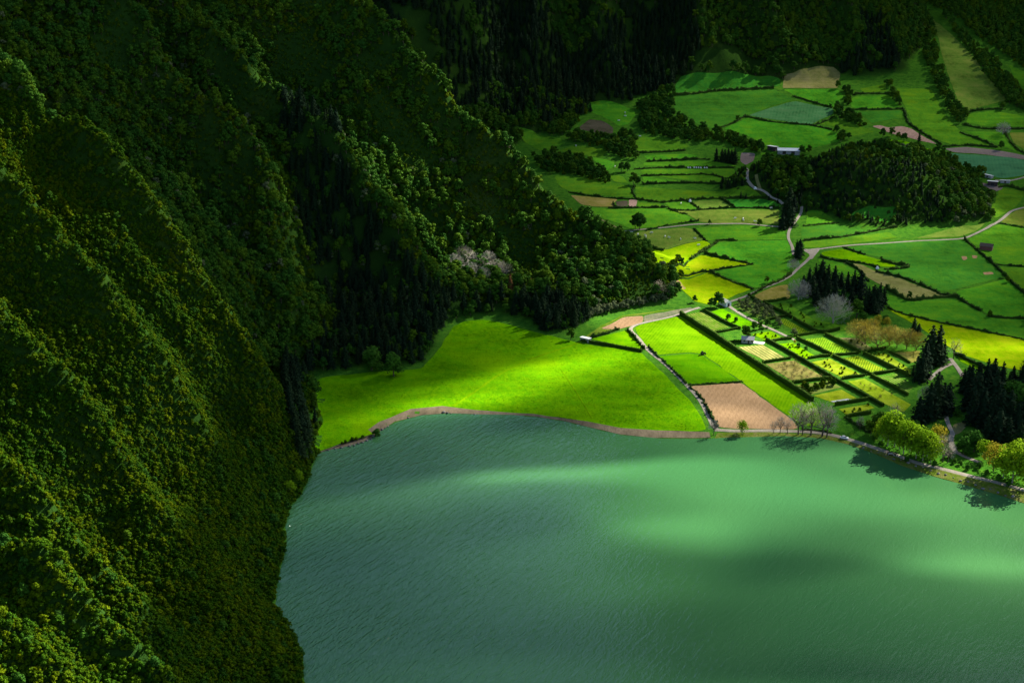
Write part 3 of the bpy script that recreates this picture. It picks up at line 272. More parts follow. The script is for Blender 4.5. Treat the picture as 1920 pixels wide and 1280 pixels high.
TREES = [
  ('bare', 9, (107.4, 677.3), 'leaning bare tree at the water end of the lane', None),
  ('spring', 8, (123.0, 679.0), 'lone thin green tree on the lake bank', None),
  ('bare', 7, (139.6, 679.4), 'shortest of three small bare trees on the lake bank', None),
  ('bare', 10, (143.1, 679.4), 'widest of three small bare trees on the lake bank', None),
  ('bare', 8, (147.0, 678.9), 'small bare tree nearest the tall pale row', None),
  ('bare', 18, (152.8, 678.3), 'first tall pale tree of the bare shore row', None),
  ('bare', 13, (155.0, 677.8), 'thin bare tree between two taller shore trees', None),
  ('bare', 19, (159.2, 677.3), 'forked tall tree in the bare shore row', None),
  ('bare', 19, (164.8, 675.8), 'straight dark trunked tall tree in the bare shore row', None),
  ('bare', 17, (167.1, 674.6), 'pinkish twigged tall tree beside the silver car', None),
  ('spring', 18, (196.0, 661.7), 'yellow-green leafy tree at the left end of the shore grove', None),
  ('spring', 20, (199.2, 660.1), 'tall yellow-green tree behind the black car', None),
  ('spring', 19, (201.7, 651.5), 'yellow-green tree above the black car', None),
  ('spring', 18, (206.6, 646.2), 'middle yellow-green tree of the shore grove', None),
  ('spring', 17, (209.4, 643.5), 'yellow-green tree leaning over the bank', None),
  ('spring', 16, (212.7, 640.9), 'last yellow-green tree of the shore grove', None),
  ('gold', 15, (219.8, 654.3), 'golden leafed tree behind the shore grove', None),
  ('bare', 15, (219.1, 641.5), 'pale bare tree between golden and green trees', None),
  ('bare', 10, (221.2, 640.4), 'small bare tree beside the curving path', None),
  ('gold', 16, (240.8, 629.9), 'yellowish tree standing alone near the lake road', None),
  ('lush', 12, (238.3, 652.8), 'bright green round tree by the gravel path', None),
  ('lush', 10, (232.0, 650.1), 'dark green low tree beside the bright round one', None),
  ('spring', 22, (246.2, 617.5), 'big green shore tree at the right edge', None),
  ('spring', 21, (251.4, 614.4), 'outermost green shore tree at the right edge', None),
  ('spring', 13, (195.1, 668.1), 'low yellow-green tree behind the silver car end of the grove', None),
  ('spring', 15, (200.9, 656.9), 'yellow-green tree tucked between two taller grove trees', None),
  ('spring', 16, (205.4, 653.2), 'yellow-green tree in the thick of the shore grove', None),
  ('spring', 14, (209.4, 651.7), 'shorter yellow-green tree at the back of the shore grove', None),
  ('spring', 14, (212.8, 647.9), 'yellow-green tree beside the golden tree', None),
  ('spring', 15, (243.3, 622.9), 'yellow-green tree left of the big right edge tree', None),
  ('spring', 17, (251.8, 626.1), 'yellow-green tree behind the big right edge tree', None),
  ('spring', 11, (240.9, 643.7), 'yellow-green tree behind the lone yellowish tree', None),
  ('round', 4, (191.1, 668.6), 'leafy green shrub filling the bank under the shore grove', 'shrubs under the shore grove'),
  ('round', 3, (192.3, 662.1), 'leafy green shrub filling the bank under the shore grove', 'shrubs under the shore grove'),
  ('round', 3, (201.2, 643.3), 'leafy green shrub filling the bank under the shore grove', 'shrubs under the shore grove'),
  ('round', 3.5, (213.5, 637.1), 'leafy green shrub filling the bank under the shore grove', 'shrubs under the shore grove'),
  ('round', 4, (222.7, 646.4), 'leafy green shrub filling the bank under the shore grove', 'shrubs under the shore grove'),
  ('round', 3, (224.6, 640.0), 'leafy green shrub filling the bank under the shore grove', 'shrubs under the shore grove'),
  ('round', 3, (226.6, 637.8), 'leafy green shrub filling the bank under the shore grove', 'shrubs under the shore grove'),
  ('round', 3, (229.0, 632.5), 'leafy green shrub filling the bank under the shore grove', 'shrubs under the shore grove'),
  ('round', 4, (234.7, 633.6), 'leafy green shrub filling the bank under the shore grove', 'shrubs under the shore grove'),
  ('round', 3, (236.5, 626.6), 'leafy green shrub filling the bank under the shore grove', 'shrubs under the shore grove'),
  ('round', 3.5, (240.5, 620.7), 'leafy green shrub filling the bank under the shore grove', 'shrubs under the shore grove'),
  ('round', 3, (242.9, 613.8), 'leafy green shrub filling the bank under the shore grove', 'shrubs under the shore grove'),
  ('round', 6, (223.5, 664.5), 'leafy green shrub filling the bank under the shore grove', 'shrubs under the shore grove'),
  ('round', 7, (218.5, 671.4), 'leafy green shrub filling the bank under the shore grove', 'shrubs under the shore grove'),
  ('round', 8, (209.6, 675.1), 'leafy green shrub filling the bank under the shore grove', 'shrubs under the shore grove'),
  ('round', 7, (215.2, 679.9), 'leafy green shrub filling the bank under the shore grove', 'shrubs under the shore grove'),
  ('round', 6, (207.6, 678.4), 'leafy green shrub filling the bank under the shore grove', 'shrubs under the shore grove'),
  ('round', 6, (231.6, 654.4), 'leafy green shrub filling the bank under the shore grove', 'shrubs under the shore grove'),
  ('round', 8, (238.9, 664.5), 'leafy green shrub filling the bank under the shore grove', 'shrubs under the shore grove'),
  ('round', 8, (243.5, 661.3), 'leafy green shrub filling the bank under the shore grove', 'shrubs under the shore grove'),
  ('round', 5, (244.1, 700.2), 'leafy green shrub filling the bank under the shore grove', 'shrubs under the shore grove'),
  ('round', 5, (229.4, 675.1), 'leafy green shrub filling the bank under the shore grove', 'shrubs under the shore grove'),
  ('bare', 14, (205.6, 685.8), 'grey bare tree behind the yellow-green grove', None),
  ('broad', 12, (194.6, 677.3), 'dark evergreen tree beside the yellow-green grove', None),
  ('broad', 10, (190.0, 673.5), 'dark bushy tree nearest the silver car', None),
  ('bare', 8, (186.3, 682.0), 'small thin bare tree in the garden corner', None),
  ('conifer', 26, (256.0, 780.0), 'tallest dark conifer beside the glowing field', None),
  ('conifer', 23, (251.0, 778.4), 'second tall conifer beside the tallest one', None),
  ('conifer', 17, (260.1, 782.1), 'shorter conifer at the right foot of the tallest one', None),
  ('conifer', 20, (241.4, 757.6), 'dark conifer at the edge of the garden', None),
  ('conifer', 17, (237.6, 750.7), 'narrow conifer overlapping the garden edge', None),
  ('conifer', 26, (232.0, 701.8), 'tall slender conifer in front of the forked path', None),
  ('conifer', 22, (227.0, 696.4), 'dark conifer left of the slender tall one', None),
  ('conifer', 22, (236.7, 703.9), 'dark conifer right of the slender tall one', None),
  ('conifer', 19, (240.7, 707.6), 'conifer beside the curving gravel path', None),
  ('conifer', 15, (219.8, 690.6), 'blue-green broad conifer beside the garden rows', None),
  ('conifer', 9, (235.3, 758.2), 'small column conifer in the garden', None),
  ('bare', 12, (229.8, 715.1), 'grey bare tree among the dark conifers', None),
  ('bare', 13, (268.6, 789.1), 'bare tree at the path behind the tallest conifers', None),
  ('round', 20, (278.2, 706.0), 'large round green tree in the conifer wood', None),
  ('conifer', 16, (257.6, 734.8), 'dark conifer packed in the wood at the right edge', 'conifers of the wood at the right edge'),
  ('conifer', 18, (259.9, 729.4), 'dark conifer packed in the wood at the right edge', 'conifers of the wood at the right edge'),
  ('conifer', 17, (265.8, 734.8), 'dark conifer packed in the wood at the right edge', 'conifers of the wood at the right edge'),
  ('conifer', 20, (268.4, 729.4), 'dark conifer packed in the wood at the right edge', 'conifers of the wood at the right edge'),
  ('conifer', 18, (274.3, 734.8), 'dark conifer packed in the wood at the right edge', 'conifers of the wood at the right edge'),
  ('conifer', 19, (277.1, 729.4), 'dark conifer packed in the wood at the right edge', 'conifers of the wood at the right edge'),
  ('conifer', 17, (282.8, 732.6), 'dark conifer packed in the wood at the right edge', 'conifers of the wood at the right edge'),
  ('conifer', 19, (252.5, 711.4), 'dark conifer packed in the wood at the right edge', 'conifers of the wood at the right edge'),
  ('conifer', 21, (256.1, 707.6), 'dark conifer packed in the wood at the right edge', 'conifers of the wood at the right edge'),
  ('conifer', 20, (261.6, 709.2), 'dark conifer packed in the wood at the right edge', 'conifers of the wood at the right edge'),
  ('conifer', 21, (265.6, 706.0), 'dark conifer packed in the wood at the right edge', 'conifers of the wood at the right edge'),
  ('conifer', 18, (272.6, 711.4), 'dark conifer packed in the wood at the right edge', 'conifers of the wood at the right edge'),
  ('conifer', 19, (248.5, 689.0), 'dark conifer packed in the wood at the right edge', 'conifers of the wood at the right edge'),
  ('conifer', 20, (252.5, 685.3), 'dark conifer packed in the wood at the right edge', 'conifers of the wood at the right edge'),
  ('conifer', 19, (257.0, 684.2), 'dark conifer packed in the wood at the right edge', 'conifers of the wood at the right edge'),
  ('conifer', 20, (262.2, 685.3), 'dark conifer packed in the wood at the right edge', 'conifers of the wood at the right edge'),
  ('conifer', 19, (266.8, 685.3), 'dark conifer packed in the wood at the right edge', 'conifers of the wood at the right edge'),
  ('conifer', 18, (268.2, 676.8), 'dark conifer packed in the wood at the right edge', 'conifers of the wood at the right edge'),
  ('conifer', 20, (274.9, 685.3), 'dark conifer packed in the wood at the right edge', 'conifers of the wood at the right edge'),
  ('conifer', 17, (249.7, 667.8), 'dark conifer packed in the wood at the right edge', 'conifers of the wood at the right edge'),
  ('conifer', 17, (254.8, 666.1), 'dark conifer packed in the wood at the right edge', 'conifers of the wood at the right edge'),
  ('conifer', 18, (259.3, 664.5), 'dark conifer packed in the wood at the right edge', 'conifers of the wood at the right edge'),
  ('conifer', 17, (264.0, 660.3), 'dark conifer packed in the wood at the right edge', 'conifers of the wood at the right edge'),
  ('conifer', 13, (265.7, 751.3), 'dark conifer packed in the wood at the right edge', 'conifers of the wood at the right edge'),
  ('conifer', 12, (273.7, 753.9), 'dark conifer packed in the wood at the right edge', 'conifers of the wood at the right edge'),
  ('conifer', 13, (278.9, 750.7), 'dark conifer packed in the wood at the right edge', 'conifers of the wood at the right edge'),
  ('conifer', 14, (284.6, 749.1), 'dark conifer packed in the wood at the right edge', 'conifers of the wood at the right edge'),
  ('conifer', 13, (290.8, 749.1), 'dark conifer packed in the wood at the right edge', 'conifers of the wood at the right edge'),
  ('conifer', 15, (295.1, 745.4), 'dark conifer packed in the wood at the right edge', 'conifers of the wood at the right edge'),
  ('conifer', 13, (200.4, 909.4), 'dark conifer packed in the valley grove', 'conifers of the valley grove'),
  ('conifer', 14, (207.1, 922.8), 'dark conifer packed in the valley grove', 'conifers of the valley grove'),
  ('conifer', 13, (213.9, 934.1), 'dark conifer packed in the valley grove', 'conifers of the valley grove'),
  ('conifer', 14, (218.8, 936.3), 'dark conifer packed in the valley grove', 'conifers of the valley grove'),
  ('conifer', 14, (222.5, 932.0), 'dark conifer packed in the valley grove', 'conifers of the valley grove'),
  ('conifer', 14, (225.9, 927.2), 'dark conifer packed in the valley grove', 'conifers of the valley grove'),
  ('conifer', 15, (229.5, 922.8), 'dark conifer packed in the valley grove', 'conifers of the valley grove'),
  ('conifer', 14, (232.6, 917.0), 'dark conifer packed in the valley grove', 'conifers of the valley grove'),
  ('conifer', 14, (236.3, 913.7), 'dark conifer packed in the valley grove', 'conifers of the valley grove'),
  ('conifer', 15, (239.7, 909.4), 'dark conifer packed in the valley grove', 'conifers of the valley grove'),
  ('conifer', 14, (205.8, 905.1), 'dark conifer packed in the valley grove', 'conifers of the valley grove'),
  ('conifer', 15, (211.8, 909.4), 'dark conifer packed in the valley grove', 'conifers of the valley grove'),
  ('conifer', 15, (216.0, 905.1), 'dark conifer packed in the valley grove', 'conifers of the valley grove'),
  ('conifer', 15, (220.1, 898.7), 'dark conifer packed in the valley grove', 'conifers of the valley grove'),
  ('conifer', 15, (224.6, 894.4), 'dark conifer packed in the valley grove', 'conifers of the valley grove'),
  ('conifer', 15, (229.4, 890.1), 'dark conifer packed in the valley grove', 'conifers of the valley grove'),
  ('conifer', 15, (234.1, 885.2), 'dark conifer packed in the valley grove', 'conifers of the valley grove'),
  ('conifer', 15, (241.5, 892.2), 'dark conifer packed in the valley grove', 'conifers of the valley grove'),
  ('conifer', 16, (246.2, 882.0), 'dark conifer packed in the valley grove', 'conifers of the valley grove'),
  ('conifer', 15, (250.6, 887.9), 'dark conifer packed in the valley grove', 'conifers of the valley grove'),
  ('conifer', 13, (205.2, 887.9), 'dark conifer packed in the valley grove', 'conifers of the valley grove'),
  ('conifer', 12, (208.9, 879.8), 'dark conifer packed in the valley grove', 'conifers of the valley grove'),
  ('conifer', 15, (235.4, 875.6), 'dark conifer packed in the valley grove', 'conifers of the valley grove'),
  ('conifer', 14, (240.2, 871.8), 'dark conifer packed in the valley grove', 'conifers of the valley grove'),
  ('conifer', 22, (241.2, 877.7), 'tall spired conifer at the right end of the valley grove', None),
  ('conifer', 20, (243.2, 875.6), 'twin spired conifer at the right end of the valley grove', None),
  ('hazebare', 19, (209.4, 854.0), 'big round grey bare tree in front of the valley grove', None),
  ('hazebare', 14, (195.4, 898.7), 'brownish bare tree at the left end of the valley grove', None),
  ('broad', 14, (227.0, 863.7), 'olive leafed tree beside the big grey bare tree', None),
  ('round', 7, (229.8, 857.8), 'pale green bush at the foot of the valley grove', None),
  ('brown', 13, (217.7, 823.6), 'leftmost brown twiggy tree of the sunlit grove', None),
  ('brown', 13, (220.9, 814.6), 'brown twiggy tree over the garden path', None),
  ('brown', 15, (226.2, 805.0), 'biggest brown twiggy tree of the sunlit grove', None),
  ('brown', 13, (235.5, 811.9), 'brown twiggy tree behind the biggest one', None),
  ('brown', 13, (239.2, 808.2), 'brown twiggy tree in the right half of the sunlit grove', None),
  ('brown', 13, (244.3, 805.0), 'brown twiggy tree near the tall conifers', None),
  ('brown', 12, (249.2, 802.4), 'rightmost brown twiggy tree of the sunlit grove', None),
  ('brown', 12, (227.3, 827.4), 'brown twiggy tree at the back of the sunlit grove', None),
  ('gold', 8, (236.7, 847.6), 'yellow bush behind the brown grove', None),
  ('gold', 7, (242.2, 846.0), 'smaller yellow bush behind the brown grove', None),
  ('round', 6, (243.7, 854.6), 'dark round bush above the yellow bushes', None),
  ('conifer', 10, (256.9, 835.4), 'small dark conifer above the brown grove', None),
  ('conifer', 9, (259.2, 832.7), 'smaller dark conifer above the brown grove', None),
  ('broad', 11, (147.9, 821.5), 'dark round tree beside the garden house', None),
  ('broad', 8, (133.5, 882.0), 'round dark tree left of the white gatehouse', None),
  ('broad', 10, (138.9, 885.2), 'taller dark tree beside the white gatehouse', None),
  ('broad', 5, (123.8, 893.3), 'small dark tree in the yellow-green field', None),
  ('broad', 6, (159.5, 842.8), 'low garden tree right of the dark round one', None),
  ('broad', 6, (165.6, 846.0), 'garden tree beside the gravel walk', None),
  ('broad', 6, (155.8, 840.7), 'low garden tree behind the garden house', None),
  ('round', 4, (142.0, 861.6), 'pale round shrub on the garden lawn', None),
  ('round', 3.5, (146.5, 856.7), 'second pale round shrub on the garden lawn', None),
  ('round', 3, (186.1, 687.3), 'dark round shrub in the garden corner', None),
  ('gold', 3, (176.8, 814.6), 'golden ball shrub on the garden lawn', None),
  ('round', 3, (178.2, 809.8), 'green ball shrub on the garden lawn', None),
  ('round', 3, (181.7, 804.0), 'clipped green shrub on the garden lawn', None),
  ('broad', 13, (97.5, 1061.6), 'left tree of the tall dark pair in the green field', None),
  ('broad', 14, (100.7, 1060.0), 'right tree of the tall dark pair in the green field', None),
  ('broad', 11, (105.7, 1179.3), 'round dark tree where the valley hedges meet', None),
  ('broad', 8, (109.4, 1179.3), 'smaller tree beside the round dark hedge tree', None),
  ('broad', 10, (97.8, 1217.4), 'round dark tree above the small triangular pasture', None),
  ('broad', 9, (103.2, 1219.1), 'second round tree above the small triangular pasture', None),
  ('broad', 5, (179.8, 933.0), 'small round tree beside the gravel road', None),
  ('broad', 5, (315.1, 865.8), 'lone dark bush on the right edge hedge', None),
  ('broad', 5, (350.5, 944.4), 'dark tree on the slanting hedge', None),
  ('broad', 5, (349.8, 934.1), 'second dark tree on the slanting hedge', None),
  ('broad', 6, (271.1, 898.7), 'round bush under the tan field', None),
  ('bare', 12, (100.0, 896.1), 'bare leaning tree at the tip of the spur', None),
  ('bare', 10, (105.2, 896.5), 'bare tree behind the leaning one at the spur tip', None),
  ('broad', 6, (196.9, 1068.3), 'small dark tree on the cart lane', None),
  ('broad', 4, (157.7, 1073.1), 'low bush on the cart lane', None),
  ('conifer', 13, (187.3, 1251.4), 'dark conifer in the short row by the brown plot', 'conifers in the short row by the brown plot'),
  ('conifer', 13, (192.0, 1249.6), 'dark conifer in the short row by the brown plot', 'conifers in the short row by the brown plot'),
  ('conifer', 13, (194.7, 1248.0), 'dark conifer in the short row by the brown plot', 'conifers in the short row by the brown plot'),
  ('conifer', 13, (197.4, 1246.4), 'dark conifer in the short row by the brown plot', 'conifers in the short row by the brown plot'),
  ('conifer', 13, (200.0, 1244.7), 'dark conifer in the short row by the brown plot', 'conifers in the short row by the brown plot'),
  ('conifer', 13, (202.7, 1243.1), 'dark conifer in the short row by the brown plot', 'conifers in the short row by the brown plot'),
  ('broad', 9, (268.2, 1265.5), 'round dark tree right of the white barns', None),
  ('broad', 8, (275.8, 1269.5), 'second round tree right of the white barns', None),
  ('conifer', 20, (216.8, 1070.5), 'dark conifer in the clump beside the rutted track', 'conifers in the clump by the rutted track'),
  ('conifer', 21, (219.8, 1067.8), 'dark conifer in the clump beside the rutted track', 'conifers in the clump by the rutted track'),
  ('conifer', 18, (220.4, 1080.9), 'dark conifer in the clump beside the rutted track', 'conifers in the clump by the rutted track'),
  ('conifer', 16, (225.1, 1083.1), 'dark conifer in the clump beside the rutted track', 'conifers in the clump by the rutted track'),
  ('conifer', 15, (213.7, 1060.2), 'dark conifer in the clump beside the rutted track', 'conifers in the clump by the rutted track'),
  ('conifer', 17, (230.2, 1101.2), 'dark conifer in the clump beside the rutted track', 'conifers in the clump by the rutted track'),
  ('conifer', 18, (227.7, 1107.0), 'dark conifer in the clump beside the rutted track', 'conifers in the clump by the rutted track'),
  ('conifer', 13, (211.9, 986.8), 'dark conifer at the gravel junction', 'conifers at the gravel junction'),
  ('conifer', 12, (215.1, 997.0), 'dark conifer at the gravel junction', 'conifers at the gravel junction'),
  ('conifer', 10, (215.1, 1007.8), 'dark conifer at the gravel junction', 'conifers at the gravel junction'),
  ('hazebare', 8, (204.0, 963.7), 'grey bare bush at the gravel junction', None),
  ('broad', 9, (353.9, 1310.7), 'round dark tree before the pinkish strip', None),
  ('broad', 10, (363.1, 1313.0), 'pointed dark tree before the pinkish strip', None),
  ('broad', 8, (367.3, 1305.0), 'low dark tree before the pinkish strip', None),
  ('broad', 8, (371.7, 1300.6), 'spreading dark tree before the pinkish strip', None),
  ('conifer', 11, (385.5, 1298.9), 'single dark conifer before the pinkish strip', None),
  ('hazebare', 12, (470.6, 1317.7), 'grey bare tree below the oval pasture', None),
  ('broad', 9, (491.5, 1386.0), 'dark tree at the corner of the oval pasture', None),
  ('broad', 8, (457.1, 1279.2), 'dark tree at the end of the purplish strip', None),
  ('broad', 5, (319.7, 1390.4), 'small round tree at the hedge end under the tan pasture', None),
  ('broad', 7, (221.7, 1354.2), 'dark tree on the rising field hedge', None),
  ('lush', 15, (-83.5, 769.4), 'left round tree standing out from the forest edge', None),
  ('lush', 15, (-69.6, 759.2), 'right round tree standing out from the forest edge', None),
  ('conifer', 11, (-105.9, 685.8), 'small dark cypress at the left end of the meadow', None),
  ('round', 5, (-72.2, 677.1), 'olive bush on the stony lake shore', None),
  ('broad', 5.5, (-113.4, 719.5), 'dark evergreen tree edging the left end of the meadow', 'evergreens edging the meadow end'),
  ('broad', 5.5, (-110.5, 714.5), 'dark evergreen tree edging the left end of the meadow', 'evergreens edging the meadow end'),
  ('broad', 5.5, (-108.9, 706.0), 'dark evergreen tree edging the left end of the meadow', 'evergreens edging the meadow end'),
  ('broad', 5.5, (-105.9, 696.4), 'dark evergreen tree edging the left end of the meadow', 'evergreens edging the meadow end'),
  ('broad', 5.5, (-104.3, 679.9), 'dark evergreen tree edging the left end of the meadow', 'evergreens edging the meadow end'),
  ('broad', 5.5, (-103.9, 668.5), 'dark evergreen tree edging the left end of the meadow', 'evergreens edging the meadow end'),
  ('broad', 5.5, (-103.6, 658.1), 'dark evergreen tree edging the left end of the meadow', 'evergreens edging the meadow end'),
  ('broad', 9, (37.0, 821.5), 'dark tree beside the white hut', None),
  ('hazebare', 11, (-40.0, 922.0), 'pale grey leafless tree on the lower spur slope', 'grey leafless trees on the spur slope'),
  ('hazebare', 11, (-34.4, 932.6), 'pale grey leafless tree on the lower spur slope', 'grey leafless trees on the spur slope'),
  ('hazebare', 11, (-28.0, 930.3), 'pale grey leafless tree on the lower spur slope', 'grey leafless trees on the spur slope'),
  ('hazebare', 11, (-21.5, 924.0), 'pale grey leafless tree on the lower spur slope', 'grey leafless trees on the spur slope'),
  ('hazebare', 11, (-16.8, 931.3), 'pale grey leafless tree on the lower spur slope', 'grey leafless trees on the spur slope'),
  ('hazebare', 11, (-11.1, 920.8), 'pale grey leafless tree on the lower spur slope', 'grey leafless trees on the spur slope'),
  ('hazebare', 11, (-5.5, 914.9), 'pale grey leafless tree on the lower spur slope', 'grey leafless trees on the spur slope'),
  ('hazebare', 11, (-29.5, 914.9), 'pale grey leafless tree on the lower spur slope', 'grey leafless trees on the spur slope'),
  ('hazebare', 11, (-20.0, 900.7), 'pale grey leafless tree on the lower spur slope', 'grey leafless trees on the spur slope'),
  ('rust', 12, (-1.1, 889.3), 'rust brown dead conifer on the lower spur', None),
  ('rust', 9, (12.9, 889.8), 'orange brown dead tree on the lower spur', None),
  ('spring', 7, (-104.8, 616.6), 'pale yellow-green bush leaning over the lake', None),
  ('spring', 7, (-106.7, 603.1), 'yellow-green bush beside the pale lakeside bush', None),
]
AREAS = [
  ('conifer', [(-156.5, 932.0), (-140.1, 1008.4), (-112.7, 906.1), (-105.3, 894.0), (-76.5, 869.7), (-55.6, 862.1), (-38.6, 867.5), (-38.0, 847.6), (-54.2, 773.1), (-112.9, 759.2), (-119.4, 714.1), (-131.6, 725.5), (-106.4, 816.9), (-138.2, 870.3)]),
  ('conifer', [(-38.6, 867.5), (0.0, 883.8), (35.4, 872.5), (52.4, 858.5), (33.8, 827.4), (13.7, 841.3), (-19.3, 863.7), (-38.1, 849.3)]),
  ('conifer', [(-108.8, 674.7), (-119.4, 714.1), (-128.0, 721.2), (-113.0, 650.4), (-107.3, 635.2), (-103.1, 647.9)]),
  ('conifer', [(21.4, 1406.5), (125.7, 1509.8), (170.1, 1487.9), (153.4, 1424.3), (119.1, 1404.5), (53.4, 1388.8)]),
  ('pale', [(34.4, 823.6), (35.4, 851.9), (60.4, 875.7), (101.4, 894.6), (118.5, 900.8), (99.8, 877.7), (66.8, 863.7), (44.2, 831.6)]),
  ('belt', [(507.8, 1739.6), (689.0, 1770.4), (599.4, 1510.6), (551.2, 1495.1), (542.5, 1522.3), (527.0, 1578.8), (518.3, 1645.1), (502.7, 1680.0), (492.6, 1690.9)]),
  ('belt', [(508.8, 1599.8), (521.7, 1540.3), (526.0, 1487.6), (530.6, 1430.7), (543.8, 1350.8), (533.6, 1322.0), (517.0, 1388.7), (509.0, 1423.3), (508.0, 1494.1)]),
  ('belt', [(304.6, 1596.2), (507.8, 1739.6), (487.2, 1669.2), (478.4, 1587.5), (468.1, 1571.2), (364.1, 1491.0), (301.1, 1529.6)]),
  ('belt', [(-40.7, 1328.5), (0.0, 1360.6), (69.6, 1391.5), (74.4, 1377.0), (62.4, 1342.3), (52.0, 1313.5), (20.5, 1320.6), (0.0, 1317.3), (-17.8, 1319.7)]),
  ('belt', [(124.8, 1343.0), (169.3, 1322.0), (187.7, 1305.0), (176.5, 1296.6), (157.3, 1305.0), (130.6, 1319.2)]),
  ('belt', [(19.7, 1261.4), (39.7, 1273.9), (61.2, 1254.1), (81.2, 1219.1), (89.0, 1192.9), (83.6, 1182.0), (56.7, 1205.5), (28.6, 1214.1)]),
  ('belt', [(50.7, 1305.0), (71.5, 1314.7), (96.6, 1307.9), (113.9, 1336.1), (116.7, 1305.5), (117.6, 1254.1), (102.9, 1254.1), (84.8, 1280.2)]),
  ('belt', [(129.3, 1397.1), (160.0, 1381.3), (176.1, 1336.1), (223.2, 1305.0), (238.4, 1273.9), (230.4, 1270.0), (187.7, 1305.0), (157.3, 1305.0), (123.1, 1322.0)]),
  ('belt', [(123.9, 1397.1), (169.3, 1447.1), (161.9, 1389.2), (127.3, 1372.9)]),
  ('belt', [(230.2, 1253.7), (253.4, 1246.4), (274.3, 1253.7), (247.0, 1120.1), (225.3, 1119.3), (210.9, 1155.2)]),
  ('belt', [(452.8, 1561.6), (476.6, 1587.5), (457.6, 1493.6), (450.4, 1409.4), (453.3, 1372.4), (436.4, 1335.7), (436.5, 1388.2), (440.3, 1443.1)]),
  ('belt', [(504.4, 1662.5), (512.1, 1611.4), (517.1, 1524.7), (512.7, 1444.1), (524.1, 1410.4), (514.4, 1380.8), (502.9, 1403.5), (500.0, 1457.6), (503.0, 1578.8)]),
  ('belt', [(520.9, 1480.0), (528.5, 1424.3), (522.0, 1404.0), (515.4, 1444.1)]),
  ('belt', [(391.1, 1457.6), (396.8, 1453.5), (394.1, 1423.3), (392.1, 1392.7), (388.9, 1392.7), (388.6, 1423.3)]),
  ('belt', [(324.1, 1388.7), (335.1, 1377.5), (345.8, 1342.5), (340.6, 1335.7), (327.3, 1353.2), (319.2, 1370.1)]),
  ('belt', [(338.1, 1444.1), (350.5, 1437.2), (350.4, 1423.8), (337.4, 1388.2), (334.8, 1396.1), (341.1, 1423.8)]),
  ('belt', [(309.5, 1330.0), (318.1, 1310.2), (324.6, 1304.5), (310.1, 1296.1)]),
  ('belt', [(392.7, 1275.3), (402.5, 1265.7), (405.3, 1233.0), (420.4, 1204.0), (410.7, 1188.2), (396.3, 1218.9), (389.1, 1252.7)]),
  ('olive_orchard', [(149.7, 887.3), (161.0, 899.7), (177.1, 869.6), (172.1, 861.6), (164.1, 857.8)]),
  ('olive_orchard', [(169.8, 854.0), (173.7, 856.7), (183.5, 831.6), (179.5, 828.4)]),
  ('brown_orchard', [(152.9, 778.4), (170.2, 784.8), (182.8, 757.6), (164.4, 751.3)]),
  ('dark_orchard', [(165.0, 744.9), (184.6, 751.3), (189.1, 742.2), (171.2, 732.6)]),
  ('small_orchard', [(196.0, 749.7), (205.7, 753.9), (217.4, 726.8), (209.1, 717.7)]),
  ('garden_shrubs', [(165.0, 813.6), (175.7, 815.7), (185.6, 792.2), (178.3, 788.5)]),
  ('garden_shrubs', [(180.6, 782.1), (193.0, 787.5), (205.8, 761.9), (193.5, 757.6)]),
  ('garden_shrubs', [(206.9, 825.3), (219.0, 823.6), (229.5, 798.6), (237.9, 771.5), (233.4, 764.1), (220.6, 789.1), (216.3, 802.4)]),
  ('garden_shrubs', [(181.8, 709.2), (199.1, 716.1), (200.9, 711.4), (185.5, 693.2), (183.8, 701.2)]),
  ('garden_shrubs', [(174.5, 887.3), (186.0, 891.1), (198.2, 858.8), (207.3, 847.6), (199.4, 839.6), (185.7, 864.8)]),
  ('garden_shrubs', [(152.9, 831.6), (166.2, 837.5), (171.0, 826.3), (159.3, 821.5)]),
  ('heath', [(191.9, 1482.3), (218.3, 1492.6), (268.8, 1501.0), (271.6, 1481.4), (235.5, 1467.9), (190.6, 1467.8)]),
  ('heath', [(411.7, 1491.5), (426.8, 1513.0), (441.2, 1512.0), (438.3, 1478.5), (427.2, 1457.1), (410.6, 1457.6)]),
  ('heath', [(382.2, 1476.4), (396.7, 1483.1), (396.2, 1475.1), (382.2, 1468.0)]),
  ('fern', [(-160.6, 1063.4), (-125.8, 1028.9), (-141.1, 1019.2), (-165.9, 1034.0)]),
  ('fern', [(-214.9, 978.9), (-194.1, 959.7), (-158.7, 938.2), (-165.2, 925.6), (-193.1, 947.7), (-217.5, 968.8)]),
  ('fern', [(-43.1, 1010.3), (-15.5, 996.3), (0.0, 988.8), (-7.7, 984.4), (-34.9, 990.5)]),
  ('fern', [(-102.6, 1031.6), (-70.1, 1003.4), (-50.2, 983.4), (-76.5, 975.1), (-101.2, 1006.4)]),
  ('fern', [(-115.0, 1331.6), (-79.7, 1314.0), (-64.8, 1303.8), (-79.2, 1299.6), (-108.4, 1305.4)]),
  ('fern', [(-3.8, 956.2), (19.1, 957.3), (18.3, 911.0), (3.6, 904.1)]),
]
